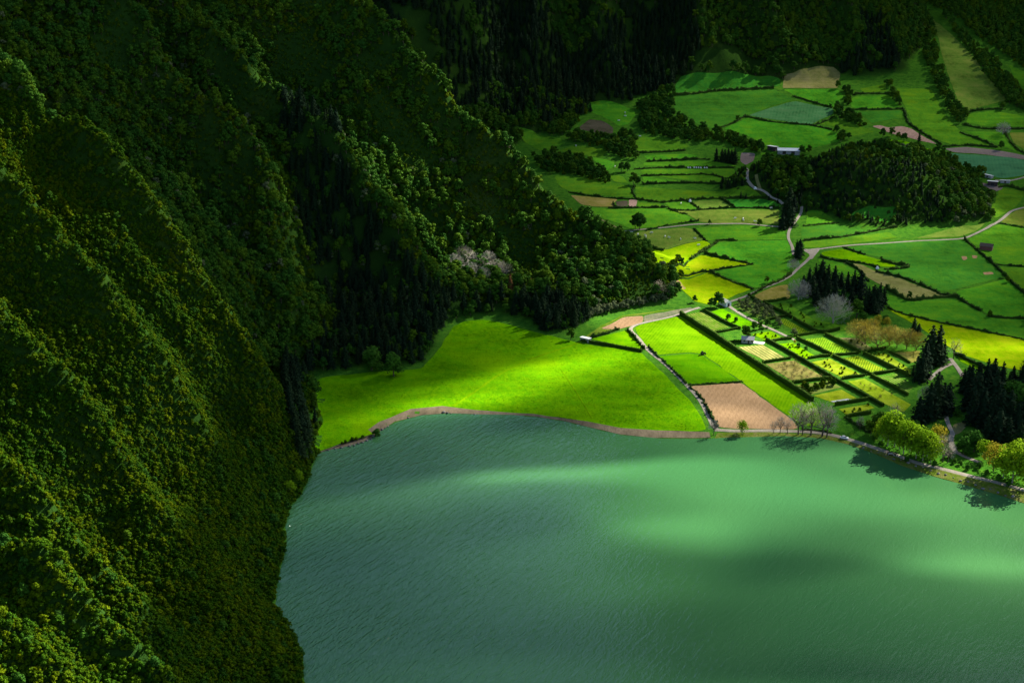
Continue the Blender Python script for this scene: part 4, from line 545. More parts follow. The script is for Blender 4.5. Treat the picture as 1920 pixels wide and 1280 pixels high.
SPOTS = [
  ('cow', (93.3, 1051.3), 0.0, 'white cow grazing in the valley fields'),
  ('cow', (98.4, 1047.0), 1.1, 'white cow grazing in the valley fields'),
  ('cow', (104.0, 1044.3), 2.2, 'white cow grazing in the valley fields'),
  ('cow', (109.6, 1051.3), 3.3000000000000003, 'white cow grazing in the valley fields'),
  ('cow', (119.1, 1041.6), 4.4, 'white cow grazing in the valley fields'),
  ('cow', (121.7, 1038.9), 5.5, 'white cow grazing in the valley fields'),
  ('cow', (93.5, 1042.7), 6.6000000000000005, 'white cow grazing in the valley fields'),
  ('cow', (104.1, 1040.5), 7.700000000000001, 'white cow grazing in the valley fields'),
  ('cow', (141.7, 1036.2), 8.8, 'white cow grazing in the valley fields'),
  ('cow', (142.5, 1019.6), 9.9, 'white cow grazing in the valley fields'),
  ('cow', (130.4, 1034.6), 11.0, 'white cow grazing in the valley fields'),
  ('cow', (180.0, 1085.7), 0.3, 'white cow grazing in the valley fields'),
  ('cow', (186.3, 1084.6), 1.1, 'white cow grazing in the valley fields'),
  ('cow', (186.1, 1080.8), 1.9000000000000001, 'white cow grazing in the valley fields'),
  ('cow', (195.0, 1077.6), 2.7, 'white cow grazing in the valley fields'),
  ('cow', (213.5, 1110.4), 3.5, 'white cow grazing in the valley fields'),
  ('cow', (140.9, 1125.4), 4.3, 'white cow grazing in the valley fields'),
  ('cow', (112.7, 1376.3), 5.1000000000000005, 'white cow grazing in the valley fields'),
  ('cow', (112.0, 1366.7), 5.9, 'white cow grazing in the valley fields'),
  ('cow', (104.8, 1353.7), 6.7, 'white cow grazing in the valley fields'),
  ('cow', (93.1, 1232.2), 7.5, 'white cow grazing in the valley fields'),
  ('cow', (60.1, 1287.0), 8.3, 'white cow grazing in the valley fields'),
  ('cow', (122.4, 1312.3), 9.100000000000001, 'white cow grazing in the valley fields'),
  ('bale', (158.8, 1228.9), 0.1, 'white wrapped bale in the row along the valley hedge'),
  ('bale', (160.8, 1228.9), 0.1, 'white wrapped bale in the row along the valley hedge'),
  ('bale', (164.3, 1228.9), 0.1, 'white wrapped bale in the row along the valley hedge'),
  ('bale', (166.3, 1228.9), 0.1, 'white wrapped bale in the row along the valley hedge'),
  ('bale', (168.3, 1228.9), 0.1, 'white wrapped bale in the row along the valley hedge'),
  ('bale', (170.3, 1228.4), 0.1, 'white wrapped bale in the row along the valley hedge'),
  ('bale', (173.7, 1228.4), 0.1, 'white wrapped bale in the row along the valley hedge'),
  ('bale', (175.7, 1228.4), 0.1, 'white wrapped bale in the row along the valley hedge'),
  ('barn', (256.5, 1269.5), 1.45, 'long white-roofed barn above the cone hill'),
  ('shed', (243.7, 1279.0), 0.9, 'small white-roofed shed left of the long barn'),
  ('shed_low', (264.0, 1272.3), 1.5, 'low white-roofed lean-to right of the long barn'),
  ('shed', (417.2, 1177.8), 1.2, 'white-roofed open shed beside the bare farm yard'),
  ('shed_low', (430.0, 1184.3), 1.4, 'low white shed on the gravel drive'),
  ('shed_low', (420.4, 1199.6), 0.6, 'thin white feed trough building by the blue-green crop'),
  ('barn_red', (359.0, 1010.4), 1.1, 'small dark red barn in the green field'),
  ('cottage', (148.0, 817.8), 1.35, 'garden house with grey roof under the dark round tree'),
  ('gatehouse', (144.0, 887.9), 0.5, 'small white gatehouse at the garden entrance'),
  ('hut', (46.3, 819.4), 1.0, 'small white-roofed hut at the hedge end by the meadow'),
  ('patio', (153.8, 816.7), 1.3, 'white paved terrace beside the garden house'),
  ('silver_car', (175.9, 672.1), -0.35, 'silver car on the lake road beside the bare trees'),
  ('black_car', (195.4, 651.4), -0.35, 'black car parked under the yellow-green trees'),
  ('tractor', (117.0, 795.5), 0.4, 'small dark tractor at the corner of the darker field'),
  ('white_bags', (205.3, 1143.6), 0.4, 'white wrapped bale pile beside the track bend'),
  ('white_bags', (149.1, 1130.8), 0.9, 'white plastic pile on the hedge of the small olive field'),
  ('white_bags', (265.0, 963.2), 0.4, 'white bag pile at the hedge tip below the grass wedge'),
  ('rock', (-85.2, 663.8), 0, 'boulder on the stony left shore beside the meadow'),
  ('rock', (-82.8, 664.9), 1, 'boulder on the stony left shore beside the meadow'),
  ('rock', (-80.8, 667.0), 2, 'boulder on the stony left shore beside the meadow'),
  ('rock', (-78.7, 668.6), 3, 'boulder on the stony left shore beside the meadow'),
  ('rock', (-76.7, 670.8), 4, 'boulder on the stony left shore beside the meadow'),
  ('rock', (-74.6, 672.9), 5, 'boulder on the stony left shore beside the meadow'),
  ('rock', (-68.5, 687.3), 6, 'boulder on the stony left shore beside the meadow'),
  ('rock', (-67.0, 689.4), 7, 'boulder on the stony left shore beside the meadow'),
  ('rock', (-70.1, 685.2), 8, 'boulder on the stony left shore beside the meadow'),
  ('rock', (-73.9, 676.7), 9, 'boulder on the stony left shore beside the meadow'),
  ('rock', (-37.8, 708.7), 10, 'boulder on the stony left shore beside the meadow'),
  ('rock', (-36.0, 708.0), 11, 'boulder on the stony left shore beside the meadow'),
  ('rock', (-33.7, 707.5), 12, 'boulder on the stony left shore beside the meadow'),
  ('rock', (-89.2, 661.7), 13, 'boulder on the stony left shore beside the meadow'),
  ('rock', (-92.4, 660.6), 14, 'boulder on the stony left shore beside the meadow'),
  ('rock', (-95.5, 658.5), 15, 'boulder on the stony left shore beside the meadow'),
  ('rock', (-20.6, 706.4), 16, 'boulder on the stony left shore beside the meadow'),
  ('rock', (-57.1, 701.2), 17, 'boulder on the stony left shore beside the meadow'),
  ('rock', (180.4, 664.5), 0.0, 'boulder on the right lake bank below the road'),
  ('rock', (183.4, 660.7), 0.9, 'boulder on the right lake bank below the road'),
  ('rock', (186.4, 657.0), 1.8, 'boulder on the right lake bank below the road'),
  ('rock', (189.7, 655.0), 2.7, 'boulder on the right lake bank below the road'),
  ('rock', (192.6, 651.2), 3.6, 'boulder on the right lake bank below the road'),
  ('rock', (195.4, 647.0), 4.5, 'boulder on the right lake bank below the road'),
  ('rock', (198.8, 645.5), 5.4, 'boulder on the right lake bank below the road'),
  ('rock', (201.6, 641.7), 6.3, 'boulder on the right lake bank below the road'),
  ('rock', (204.4, 638.0), 7.2, 'boulder on the right lake bank below the road'),
  ('rock', (207.7, 636.5), 8.1, 'boulder on the right lake bank below the road'),
  ('rock', (210.4, 632.7), 9.0, 'boulder on the right lake bank below the road'),
  ('rock', (213.3, 629.4), 9.9, 'boulder on the right lake bank below the road'),
  ('rock', (216.5, 627.9), 10.8, 'boulder on the right lake bank below the road'),
  ('rock', (219.3, 624.6), 11.700000000000001, 'boulder on the right lake bank below the road'),
  ('rock', (222.1, 621.4), 12.6, 'boulder on the right lake bank below the road'),
  ('rock', (225.3, 619.9), 13.5, 'boulder on the right lake bank below the road'),
  ('rock', (227.9, 616.6), 14.4, 'boulder on the right lake bank below the road'),
  ('rock', (230.4, 612.9), 15.3, 'boulder on the right lake bank below the road'),
  ('rock', (233.7, 611.9), 16.2, 'boulder on the right lake bank below the road'),
  ('rock', (236.3, 608.6), 17.1, 'boulder on the right lake bank below the road'),
  ('rock', (238.9, 605.4), 18.0, 'boulder on the right lake bank below the road'),
  ('rock', (242.0, 603.9), 18.900000000000002, 'boulder on the right lake bank below the road'),
]
GAPS = [  # cloud gaps set by where sun should fall: centre, half sizes, turn, share let through
  (-19.8, 725.9, 60, 15, 0.35, 1.0),
  (23.6, 771.5, 55, 17, 0.35, 0.9),
  (-48.2, 709.2, 40, 14, 0.2, 0.6),
  (66.6, 793.9, 40, 13, 0.1, 0.8),
  (68.7, 702.4, 60, 20, 0, 0.38),
  (28.3, 704.4, 45, 13, 0, 0.4),
  (-84.4, 706.7, 45, 30, 0, 0.16),
  (-12.1, 817.8, 55, 22, 0, 0.15),
  (96.8, 832.7, 38, 26, 0, 0.95),
  (122.4, 771.5, 45, 30, 0, 0.5),
  (124.0, 709.8, 42, 22, 0, 0.85),
  (152.9, 713.5, 35, 22, 0, 0.5),
  (142.3, 867.5, 55, 24, 0, 1.0),
  (179.1, 817.8, 60, 30, 0, 1.0),
  (198.9, 771.5, 60, 34, 0, 1.0),
  (155.7, 798.7, 45, 24, 0, 0.9),
  (229.4, 817.8, 40, 20, 0, 0.75),
  (133.5, 919.3, 45, 24, 0, 1.0),
  (116.0, 977.0, 40, 24, 0.3, 0.9),
  (134.9, 1008.9, 30, 16, 0.3, 0.6),
  (284.2, 832.7, 75, 20, 0, 1.0),
  (316.6, 808.2, 55, 22, 0, 0.8),
  (262.4, 852.8, 35, 15, 0, 0.7),
  (248.2, 882.6, 55, 16, 0, 0.25),
  (210.7, 663.5, 50, 26, 0, 1.0),
  (251.3, 643.3, 50, 32, 0, 0.9),
  (162.0, 682.4, 40, 16, 0, 0.75),
  (50.8, 875.4, 40, 30, 0, 1.0),
  (-44.2, 917.1, 34, 24, 0, 1.0),
  (81.0, 881.1, 36, 20, 0, 0.8),
  (2.7, 627.5, 50, 11, 0.15, 1.0),
  (45.7, 636.5, 60, 14, 0, 1.0),
  (94.8, 642.8, 80, 22, 0, 1.0),
  (130.3, 612.6, 80, 28, 0, 1.0),
  (86.5, 574.3, 50, 16, 0, 1.0),
  (90.6, 549.3, 45, 14, 0, 0.6),
  (192.1, 600.8, 90, 24, 0, 0.9),
  (213.3, 539.7, 70, 20, 0, 0.95),
  (232.2, 583.5, 70, 24, 0, 0.8),
  (63.8, 495.6, 55, 13, 0, 0.32),
  (114.4, 464.7, 55, 16, 0, 0.4),
  (175.4, 461.0, 75, 20, 0, 0.5),
  (159.1, 1104.0, 90, 45, 0, 0.62),
  (243.6, 1052.5, 70, 40, 0, 0.5),
  (305.7, 964.8, 90, 45, 0, 0.55),
  (189.4, 1344.3, 120, 60, 0, 0.42),
  (403.5, 1355.4, 90, 90, 0, 0.42),
  (317.6, 1356.0, 70, 50, 0, 0.4),
  (109.4, 1221.0, 70, 60, 0, 0.55),
  (387.1, 1087.0, 50, 60, 0, 0.6),
  (172.2, 1015.2, 60, 30, 0, 0.55),
  (-225.6, 300.5, 70, 60, 0.3, 0.9),
  (-165.8, 473.9, 40, 20, 0.3, 0.75),
  (-255.7, 516.4, 45, 18, 0.3, 0.55),
  (-154.0, 558.9, 36, 18, 0.3, 0.62),
  (-209.1, 606.1, 34, 16, 0.3, 0.6),
  (-352.0, 493.9, 50, 18, 0.3, 0.6),
  (-337.1, 716.8, 34, 12, 0.3, 0.6),
  (-151.4, 835.0, 34, 18, 0.4, 0.6),
  (-303.5, 827.0, 55, 22, 0.3, 0.95),
  (-318.5, 908.8, 55, 22, 0.3, 0.85),
  (-236.7, 803.4, 40, 20, 0.4, 0.8),
  (-171.5, 901.6, 50, 38, 0.5, 1.0),
  (-192.3, 907.4, 55, 34, 0.6, 1.0),
  (-76.2, 920.7, 50, 36, 0.6, 1.0),
  (1.1, 923.8, 50, 36, 0, 1.0),
  (-2.0, 898.2, 45, 30, 0, 0.9),
  (-95.2, 913.9, 55, 40, 0, 1.0),
  (295.6, 1069.9, 60, 45, 0, 0.85),
  (225.6, 1093.8, 60, 45, 0, 0.6),
  (169.6, 1426.4, 150, 34, 0, 0.6),
  (-90.6, 1308.5, 90, 44, 0, 0.5),
  (452.1, 1520.2, 90, 40, 0, 0.35),
]

# ---------------------------------------------------------------- terrain height (metres, lake surface = 0)
def vnoise(x, y, seed=0):
    xi = np.floor(x).astype(np.int64); yi = np.floor(y).astype(np.int64)
    xf = x - xi; yf = y - yi
    def h(a, b):
        n = (a * 374761393 + b * 668265263 + seed * 982451653) & 0x7fffffff
        n = ((n ^ (n >> 13)) * 1274126177) & 0x7fffffff
        return ((n ^ (n >> 16)) & 0xffff) / 65535.0
    u = xf * xf * (3 - 2 * xf); v = yf * yf * (3 - 2 * yf)
    return (h(xi, yi) * (1 - u) + h(xi + 1, yi) * u) * (1 - v) + (h(xi, yi + 1) * (1 - u) + h(xi + 1, yi + 1) * u) * v
def fbm(x, y, seed=0, octv=4):
    s = 0.0; a = 0.5
    for o in range(octv):
        s = s + a * (vnoise(x, y, seed + o * 17) - 0.5); x = x * 2.03; y = y * 2.03; a *= 0.5
    return s
def seg_dist(px, py, poly, closed=True):
    best = np.full(np.shape(px), 1e9)
    n = len(poly)
    for i in range(n if closed else n - 1):
        ax, ay = poly[i]; bx, by = poly[(i + 1) % n]
        dx, dy = bx - ax, by - ay
        L = dx * dx + dy * dy + 1e-9
        t = np.clip(((px - ax) * dx + (py - ay) * dy) / L, 0, 1)
        best = np.minimum(best, np.hypot(px - ax - t * dx, py - ay - t * dy))
    return best
def inside(px, py, poly):
    c = np.zeros(np.shape(px), bool)
    n = len(poly)
    for i in range(n):
        ax, ay = poly[i]; bx, by = poly[(i + 1) % n]
        if ay == by: continue
        k = ((ay > py) != (by > py)) & (px < (bx - ax) * (py - ay) / (by - ay) + ax)
        c ^= k
    return c
def smooth(a, b, x):
    t = np.clip((x - a) / (b - a), 0, 1); return t * t * (3 - 2 * t)
RISE_Y = [0, 850, 1050, 1250, 1400, 1500, 1700, 2400]
RISE_Z = [0, 0.3, 6, 19, 43, 66, 112, 260]
def rise(x, y):
    return np.interp(y, RISE_Y, RISE_Z) + 2.2 * fbm(x / 120.0, y / 120.0, 5, 2) * smooth(900, 1150, y)
WB_X = [-500, -120, -50, 10, 60, 100, 160, 300, 420, 470, 520, 620, 1200]
WB_Y = [1100, 1150, 1200, 1300, 1360, 1392, 1432, 1455, 1475, 1590, 1760, 1860, 1900]
def wall(x, y):
    xs = x + 26 * fbm(x / 70.0, y / 70.0, 31, 3)
    yb = np.interp(xs, WB_X, WB_Y)
    d = y - yb
    base = np.interp(yb, RISE_Y, RISE_Z)
    rib = np.abs(np.sin(xs / 31.0 + 1.3 * fbm(x / 160.0, y / 200.0, 9, 2) * 4)) - 0.55
    rib2 = np.abs(np.sin(xs / 14.0 + 2.0)) - 0.5
    dd = np.maximum(d, 0)
    z = base + 0.62 * np.minimum(dd, 70) + 0.88 * np.maximum(dd - 70, 0) - 0.0004 * np.maximum(dd - 320, 0) ** 2
    z = z - np.minimum(dd * 0.36, 42) * rib - np.minimum(dd * 0.10, 8) * rib2 + 9 * fbm(x / 45.0, y / 45.0, 12, 3) * np.minimum(dd / 40.0, 1)
    return np.where(d > 0, np.minimum(z, 430), -50)
HILL = (310.0, 1150.0, 108.0, 92.0, 38.0)
def hill(x, y):
    hx, hy, rx, ry, h = HILL
    n = 1 + 0.5 * fbm(x / 40.0, y / 40.0, 77, 3)
    r = np.hypot((x - hx) / rx, (y - hy) / ry) * n
    r2 = np.hypot((x - hx + 78) / 62.0, (y - hy - 22) / 58.0) * n
    return np.maximum(h * (1 - smooth(0.12, 1.0, r)) ** 0.9, 17 * (1 - smooth(0.1, 1.0, r2))) * (1 + 0.22 * fbm(x / 26.0, y / 26.0, 15, 3))
class TPS:
    def __init__(s, P):
        P = np.array(P, float); s.xy = P[:, :2] / 100.0; n = len(P)
        K = s.k(np.hypot(s.xy[:, None, 0] - s.xy[None, :, 0], s.xy[:, None, 1] - s.xy[None, :, 1])) + np.eye(n) * 0.001
        A = np.zeros((n + 3, n + 3)); A[:n, :n] = K
        A[:n, n] = 1; A[:n, n + 1:] = s.xy; A[n, :n] = 1; A[n + 1:, :n] = s.xy.T
        s.w = np.linalg.solve(A, np.r_[P[:, 2], 0, 0, 0])
    def k(s, r): return r * r * np.log(r + 1e-9)
    def __call__(s, x, y):
        x = np.asarray(x, float) / 100.0; y = np.asarray(y, float) / 100.0
        o = s.w[-3] + s.w[-2] * x + s.w[-1] * y
        for i, (a, b) in enumerate(s.xy): o = o + s.w[i] * s.k(np.hypot(x - a, y - b))
        return o
mountain_tps = TPS(MTN)
def mountain(x, y):
    z = mountain_tps(x, y)
    dc = np.full(np.shape(x), 1e9)
    for c in CRESTS: dc = np.minimum(dc, seg_dist(x, y, c, False))
    dc = np.maximum(dc + 14 * fbm(x / 24.0, y / 24.0, 44, 3), 0)
    z = z - smooth(4, 75, z) * 52 * (1 - np.exp(-dc / 20.0))
    a = 0.35 * x + 0.93 * y + 18 * fbm(x / 60.0, y / 60.0, 23, 2)          # across the ribs
    rib = 1 - 2 * np.abs(2 * vnoise(a / 30.0, x / 170.0, 61) - 1)
    rib2 = 1 - 2 * np.abs(2 * vnoise(a / 13.0, x / 80.0, 67) - 1)
    z = z + np.clip(z, 0, 50) / 50 * (5.5 * rib + 2.2 * rib2 + 8 * fbm(x / 30.0, y / 24.0, 3, 4))
    far = smooth(160, 240, x) + smooth(1180, 1300, y)
    return np.minimum(z, 300) - 200 * np.clip(far, 0, 1)
def land(x, y):
    d = seg_dist(x, y, LAKE)
    ins = inside(x, y, LAKE)
    return np.where(ins, -2.5 * (1 - np.exp(-d / 14.0)), 1.5 * (1 - np.exp(-d / 10.0)) + rise(x, y)) + np.where(ins, 0, hill(x, y))
def height(x, y):
    return np.maximum(np.maximum(land(x, y), mountain(x, y)), wall(x, y))

# ---------------------------------------------------------------- sampled terrain grid
GX0, GX1, GY0, GY1, GS = -480.0, 1100.0, 200.0, 2100.0, 5.0
gx = np.arange(GX0, GX1 + 1, GS); gy = np.arange(GY0, GY1 + 1, GS)
XX, YY = np.meshgrid(gx, gy)
ZZ = height(XX, YY)
LANDZ = land(XX, YY)
def Hs(x, y, A=ZZ):
    x = np.asarray(x, float); y = np.asarray(y, float)
    fx = np.clip((x - GX0) / GS, 0, len(gx) - 1.001); fy = np.clip((y - GY0) / GS, 0, len(gy) - 1.001)
    i = fx.astype(int); j = fy.astype(int); u = fx - i; v = fy - j
    return (A[j, i] * (1 - u) + A[j, i + 1] * u) * (1 - v) + (A[j + 1, i] * (1 - u) + A[j + 1, i + 1] * u) * v
def hz(x, y): return float(Hs(x, y))

# ================================================================ materials
MATS = {}
def nodes(name):
    m = bpy.data.materials.new(name); m.use_nodes = True
    MATS[name] = m
    nt = m.node_tree
    return m, nt, nt.nodes, nt.links, nt.nodes['Principled BSDF']
def noise(nt, scale, vec=None, detail=3.0, rough=0.6, dist=0.0):
    n = nt.nodes.new('ShaderNodeTexNoise'); n.inputs['Scale'].default_value = scale
    n.inputs['Detail'].default_value = detail; n.inputs['Roughness'].default_value = rough; n.inputs['Distortion'].default_value = dist
    if vec is not None: nt.links.new(vec, n.inputs['Vector'])
    return n.outputs['Fac']
def ramp(nt, fac, stops):
    r = nt.nodes.new('ShaderNodeValToRGB'); e = r.color_ramp.elements
    while len(e) < len(stops): e.new(0.5)
    for k, (p, c) in enumerate(stops):
        e[k].position = p; e[k].color = (c[0], c[1], c[2], 1)
    nt.links.new(fac, r.inputs['Fac']); return r.outputs['Color']
def mix(nt, fac, a, b, mode='MIX'):
    m = nt.nodes.new('ShaderNodeMix'); m.data_type = 'RGBA'; m.blend_type = mode
    for sock, v in ((m.inputs[0], fac), (m.inputs[6], a), (m.inputs[7], b)):
        if isinstance(v, (int, float)): sock.default_value = v
        elif isinstance(v, tuple): sock.default_value = (*v, 1)
        else: nt.links.new(v, sock)
    return m.outputs[2]
def math_node(nt, op, a, b=0.0):
    m = nt.nodes.new('ShaderNodeMath'); m.operation = op
    for sock, v in ((m.inputs[0], a), (m.inputs[1], b)):
        if isinstance(v, (int, float)): sock.default_value = v
        else: nt.links.new(v, sock)
    return m.outputs[0]
def pos(nt):
    g = nt.nodes.new('ShaderNodeNewGeometry'); return g.outputs['Position']
def mapping(nt, vec, rot=0.0, scale=(1, 1, 1)):
    m = nt.nodes.new('ShaderNodeMapping'); m.inputs['Rotation'].default_value = (0, 0, rot); m.inputs['Scale'].default_value = scale
    nt.links.new(vec, m.inputs['Vector']); return m.outputs[0]
def bump(nt, h, strength, dist, bsdf):
    b = nt.nodes.new('ShaderNodeBump'); b.inputs['Strength'].default_value = strength; b.inputs['Distance'].default_value = dist
    nt.links.new(h, b.inputs['Height']); nt.links.new(b.outputs[0], bsdf.inputs['Normal'])

def grass_mat(name, ca, cb, cc, tuft=0.55, patch=0.05, stripe=None, bump_d=0.35):
    """ca dark tuft colour, cb body, cc pale or dry blades; stripe = (angle, per metre, amount)"""
    m, nt, n, l, b = nodes(name)
    p = pos(nt)
    big = noise(nt, patch, p, 4, 0.6)
    med = noise(nt, 0.35, mapping(nt, p, 0.5, (1, 0.6, 1)), 3, 0.65)
    fine = noise(nt, 1.6, p, 2, 0.7)
    base = ramp(nt, big, [(0.32, tuple(0.62 * v for v in cb)), (0.52, cb), (0.70, cc)])
    dry = ramp(nt, med, [(0.40, (0, 0, 0)), (0.66, (1, 1, 1))])
    base = mix(nt, math_node(nt, 'MULTIPLY', dry, 0.55), base, cc)
    dark = ramp(nt, fine, [(0.34, (1, 1, 1)), (0.50, (0, 0, 0))])
    base = mix(nt, math_node(nt, 'MULTIPLY', dark, tuft), base, ca)
    if stripe:
        ang, per, amt = stripe
        w = nt.nodes.new('ShaderNodeTexWave'); w.inputs['Scale'].default_value = per; w.inputs['Distortion'].default_value = 0.6
        w.inputs['Detail'].default_value = 2; w.inputs['Detail Scale'].default_value = 0.4
        l.new(mapping(nt, p, ang), w.inputs['Vector'])
        base = mix(nt, math_node(nt, 'MULTIPLY', w.outputs['Fac'], amt), base, ca if amt > 0.45 else cc)
    oi = nt.nodes.new('ShaderNodeObjectInfo'); hs = nt.nodes.new('ShaderNodeHueSaturation')
    streak = noise(nt, 1.0, mapping(nt, p, 0.9, (0.02, 0.10, 1)), 4, 0.65)
    l.new(math_node(nt, 'ADD', math_node(nt, 'MULTIPLY', oi.outputs['Random'], 0.030), 0.483), hs.inputs['Hue'])
    l.new(math_node(nt, 'ADD', math_node(nt, 'ADD', math_node(nt, 'MULTIPLY', oi.outputs['Random'], 0.22), math_node(nt, 'MULTIPLY', streak, 0.75)), 0.53), hs.inputs['Value'])
    l.new(base, hs.inputs['Color']); base = hs.outputs[0]
    l.new(base, b.inputs['Base Color'])
    b.inputs['Roughness'].default_value = 0.95; b.inputs['Specular IOR Level'].default_value = 0.0
    bump(nt, math_node(nt, 'ADD', math_node(nt, 'MULTIPLY', med, 0.8), fine), 0.75, bump_d, b)
    return m
grass_mat('meadow', (0.030, 0.105, 0.001), (0.082, 0.215, 0.001), (0.140, 0.262, 0.001), 0.55, 0.02)
grass_mat('grass_bright', (0.030, 0.10, 0.001), (0.085, 0.24, 0.001), (0.14, 0.28, 0.001), 0.4)
grass_mat('grass_mid', (0.018, 0.080, 0.008), (0.050, 0.185, 0.010), (0.095, 0.215, 0.008), 0.45)
grass_mat('grass_deep', (0.011, 0.065, 0.008), (0.028, 0.155, 0.014), (0.055, 0.175, 0.010), 0.45)
grass_mat('grass_olive', (0.035, 0.075, 0.010), (0.095, 0.165, 0.018), (0.16, 0.19, 0.03), 0.4)
grass_mat('grass_rich', (0.018, 0.085, 0.001), (0.042, 0.170, 0.001), (0.070, 0.20, 0.001), 0.4)
grass_mat('garden_lawn', (0.05, 0.11, 0.002), (0.150, 0.225, 0.006), (0.22, 0.27, 0.02), 0.4, 0.12)
grass_mat('grass_lime', (0.050, 0.13, 0.001), (0.165, 0.28, 0.001), (0.26, 0.32, 0.004), 0.5)
grass_mat('grass_yellow', (0.08, 0.09, 0.015), (0.20, 0.20, 0.03), (0.30, 0.25, 0.07), 0.4)
grass_mat('grass_tan', (0.075, 0.085, 0.02), (0.155, 0.155, 0.04), (0.21, 0.18, 0.07), 0.5)
grass_mat('crop_bluegreen', (0.020, 0.085, 0.035), (0.042, 0.15, 0.055), (0.065, 0.18, 0.06), 0.4, 0.05, (0.25, 0.10, 0.35))
grass_mat('crop_grey', (0.06, 0.08, 0.04), (0.15, 0.16, 0.09), (0.22, 0.19, 0.11), 0.5, 0.05, (0.15, 0.35, 0.5))
grass_mat('verge', (0.02, 0.07, 0.006), (0.085, 0.19, 0.008), (0.16, 0.20, 0.03), 0.6)
grass_mat('mown', (0.020, 0.095, 0.001), (0.058, 0.215, 0.001), (0.115, 0.285, 0.002), 0.22, 0.03, (0.36, 0.16, 0.42), 0.2)
grass_mat('rows_green', (0.016, 0.05, 0.006), (0.10, 0.22, 0.012), (0.25, 0.27, 0.06), 0.3, 0.1, (-0.36, 0.17, 0.85))
grass_mat('rows_bright', (0.030, 0.075, 0.004), (0.15, 0.27, 0.008), (0.23, 0.32, 0.012), 0.65, 0.1, (0.36, 0.22, 0.8))
grass_mat('rows_tan', (0.07, 0.075, 0.02), (0.24, 0.24, 0.06), (0.36, 0.30, 0.10), 0.3, 0.1, (-0.36, 0.13, 0.75))
grass_mat('orchard_floor', (0.03, 0.06, 0.008), (0.10, 0.17, 0.02), (0.17, 0.20, 0.05), 0.5)
grass_mat('orchard_brown', (0.05, 0.05, 0.015), (0.13, 0.13, 0.03), (0.19, 0.15, 0.05), 0.5)
grass_mat('soil_green', (0.05, 0.06, 0.02), (0.10, 0.14, 0.03), (0.17, 0.13, 0.07), 0.4, 0.09)
grass_mat('bed_grey', (0.12, 0.14, 0.14), (0.26, 0.29, 0.29), (0.34, 0.36, 0.36), 0.3)
grass_mat('heath', (0.025, 0.030, 0.014), (0.065, 0.060, 0.032), (0.095, 0.075, 0.05), 0.5, 0.08)
grass_mat('bank', (0.020, 0.045, 0.006), (0.085, 0.13, 0.010), (0.16, 0.13, 0.05), 0.6, 0.12)

def soil_mat(name, ca, cb, ang=0.5, per=0.10):
    m, nt, n, l, b = nodes(name); p = pos(nt)
    big = noise(nt, 0.045, p, 5, 0.6); fine = noise(nt, 1.3, mapping(nt, p, ang, (1, 0.25, 1)), 3, 0.7)
    w = nt.nodes.new('ShaderNodeTexWave'); w.inputs['Scale'].default_value = per; w.inputs['Distortion'].default_value = 3.0
    w.inputs['Detail'].default_value = 3; w.inputs['Detail Scale'].default_value = 0.25
    l.new(mapping(nt, p, ang), w.inputs['Vector'])
    col = ramp(nt, big, [(0.3, ca), (0.7, cb)])
    col = mix(nt, math_node(nt, 'MULTIPLY', w.outputs['Fac'], 0.16), col, tuple(min(1, v * 1.35) for v in cb))
    dk = ramp(nt, fine, [(0.35, (1, 1, 1)), (0.55, (0, 0, 0))])
    col = mix(nt, math_node(nt, 'MULTIPLY', dk, 0.35), col, tuple(v * 0.5 for v in ca))
    l.new(col, b.inputs['Base Color']); b.inputs['Roughness'].default_value = 0.95; b.inputs['Specular IOR Level'].default_value = 0.0
    bump(nt, math_node(nt, 'ADD', math_node(nt, 'MULTIPLY', w.outputs['Fac'], 0.35), fine), 0.5, 0.25, b)
    return m
soil_mat('soil', (0.22, 0.135, 0.066), (0.30, 0.19, 0.10), 0.42, 0.11)
soil_mat('soil_pink', (0.23, 0.14, 0.10), (0.33, 0.21, 0.16))
soil_mat('soil_purple', (0.13, 0.10, 0.085), (0.21, 0.165, 0.14), 1.4)
soil_mat('sand', (0.075, 0.060, 0.036), (0.20, 0.155, 0.095), 0.2, 0.05)
soil_mat('gravel', (0.19, 0.165, 0.125), (0.29, 0.255, 0.20), 0.2, 0.05)
soil_mat('dirt', (0.11, 0.12, 0.035), (0.16, 0.15, 0.06), 0.2, 0.05)
grass_mat('trodden', (0.04, 0.12, 0.001), (0.10, 0.225, 0.001), (0.15, 0.26, 0.001), 0.4)
soil_mat('rock', (0.07, 0.065, 0.06), (0.20, 0.185, 0.17), 0.2, 0.05)

def ground_mat():
    m, nt, n, l, b = nodes('undergrowth'); p = pos(nt)
    big = noise(nt, 0.02, p, 4, 0.6); med = noise(nt, 0.25, p, 4, 0.7); fine = noise(nt, 1.1, p, 3, 0.7)
    col = ramp(nt, big, [(0.35, (0.012, 0.036, 0.005)), (0.55, (0.022, 0.055, 0.006)), (0.7, (0.042, 0.066, 0.010))])
    col = mix(nt, ramp(nt, med, [(0.35, (1, 1, 1)), (0.6, (0, 0, 0))]), col, (0.014, 0.035, 0.006))
    col = mix(nt, math_node(nt, 'MULTIPLY', fine, 0.5), col, (0.012, 0.030, 0.005))
    gr = ramp(nt, med, [(0.3, (0.020, 0.075, 0.008)), (0.55, (0.045, 0.14, 0.010)), (0.75, (0.085, 0.16, 0.014))])
    at = nt.nodes.new('ShaderNodeAttribute'); at.attribute_name = 'open'
    col = mix(nt, at.outputs['Fac'], col, gr)
    l.new(col, b.inputs['Base Color']); b.inputs['Roughness'].default_value = 0.95; b.inputs['Specular IOR Level'].default_value = 0.0
    bump(nt, math_node(nt, 'ADD', med, fine), 0.9, 0.6, b)
ground_mat()

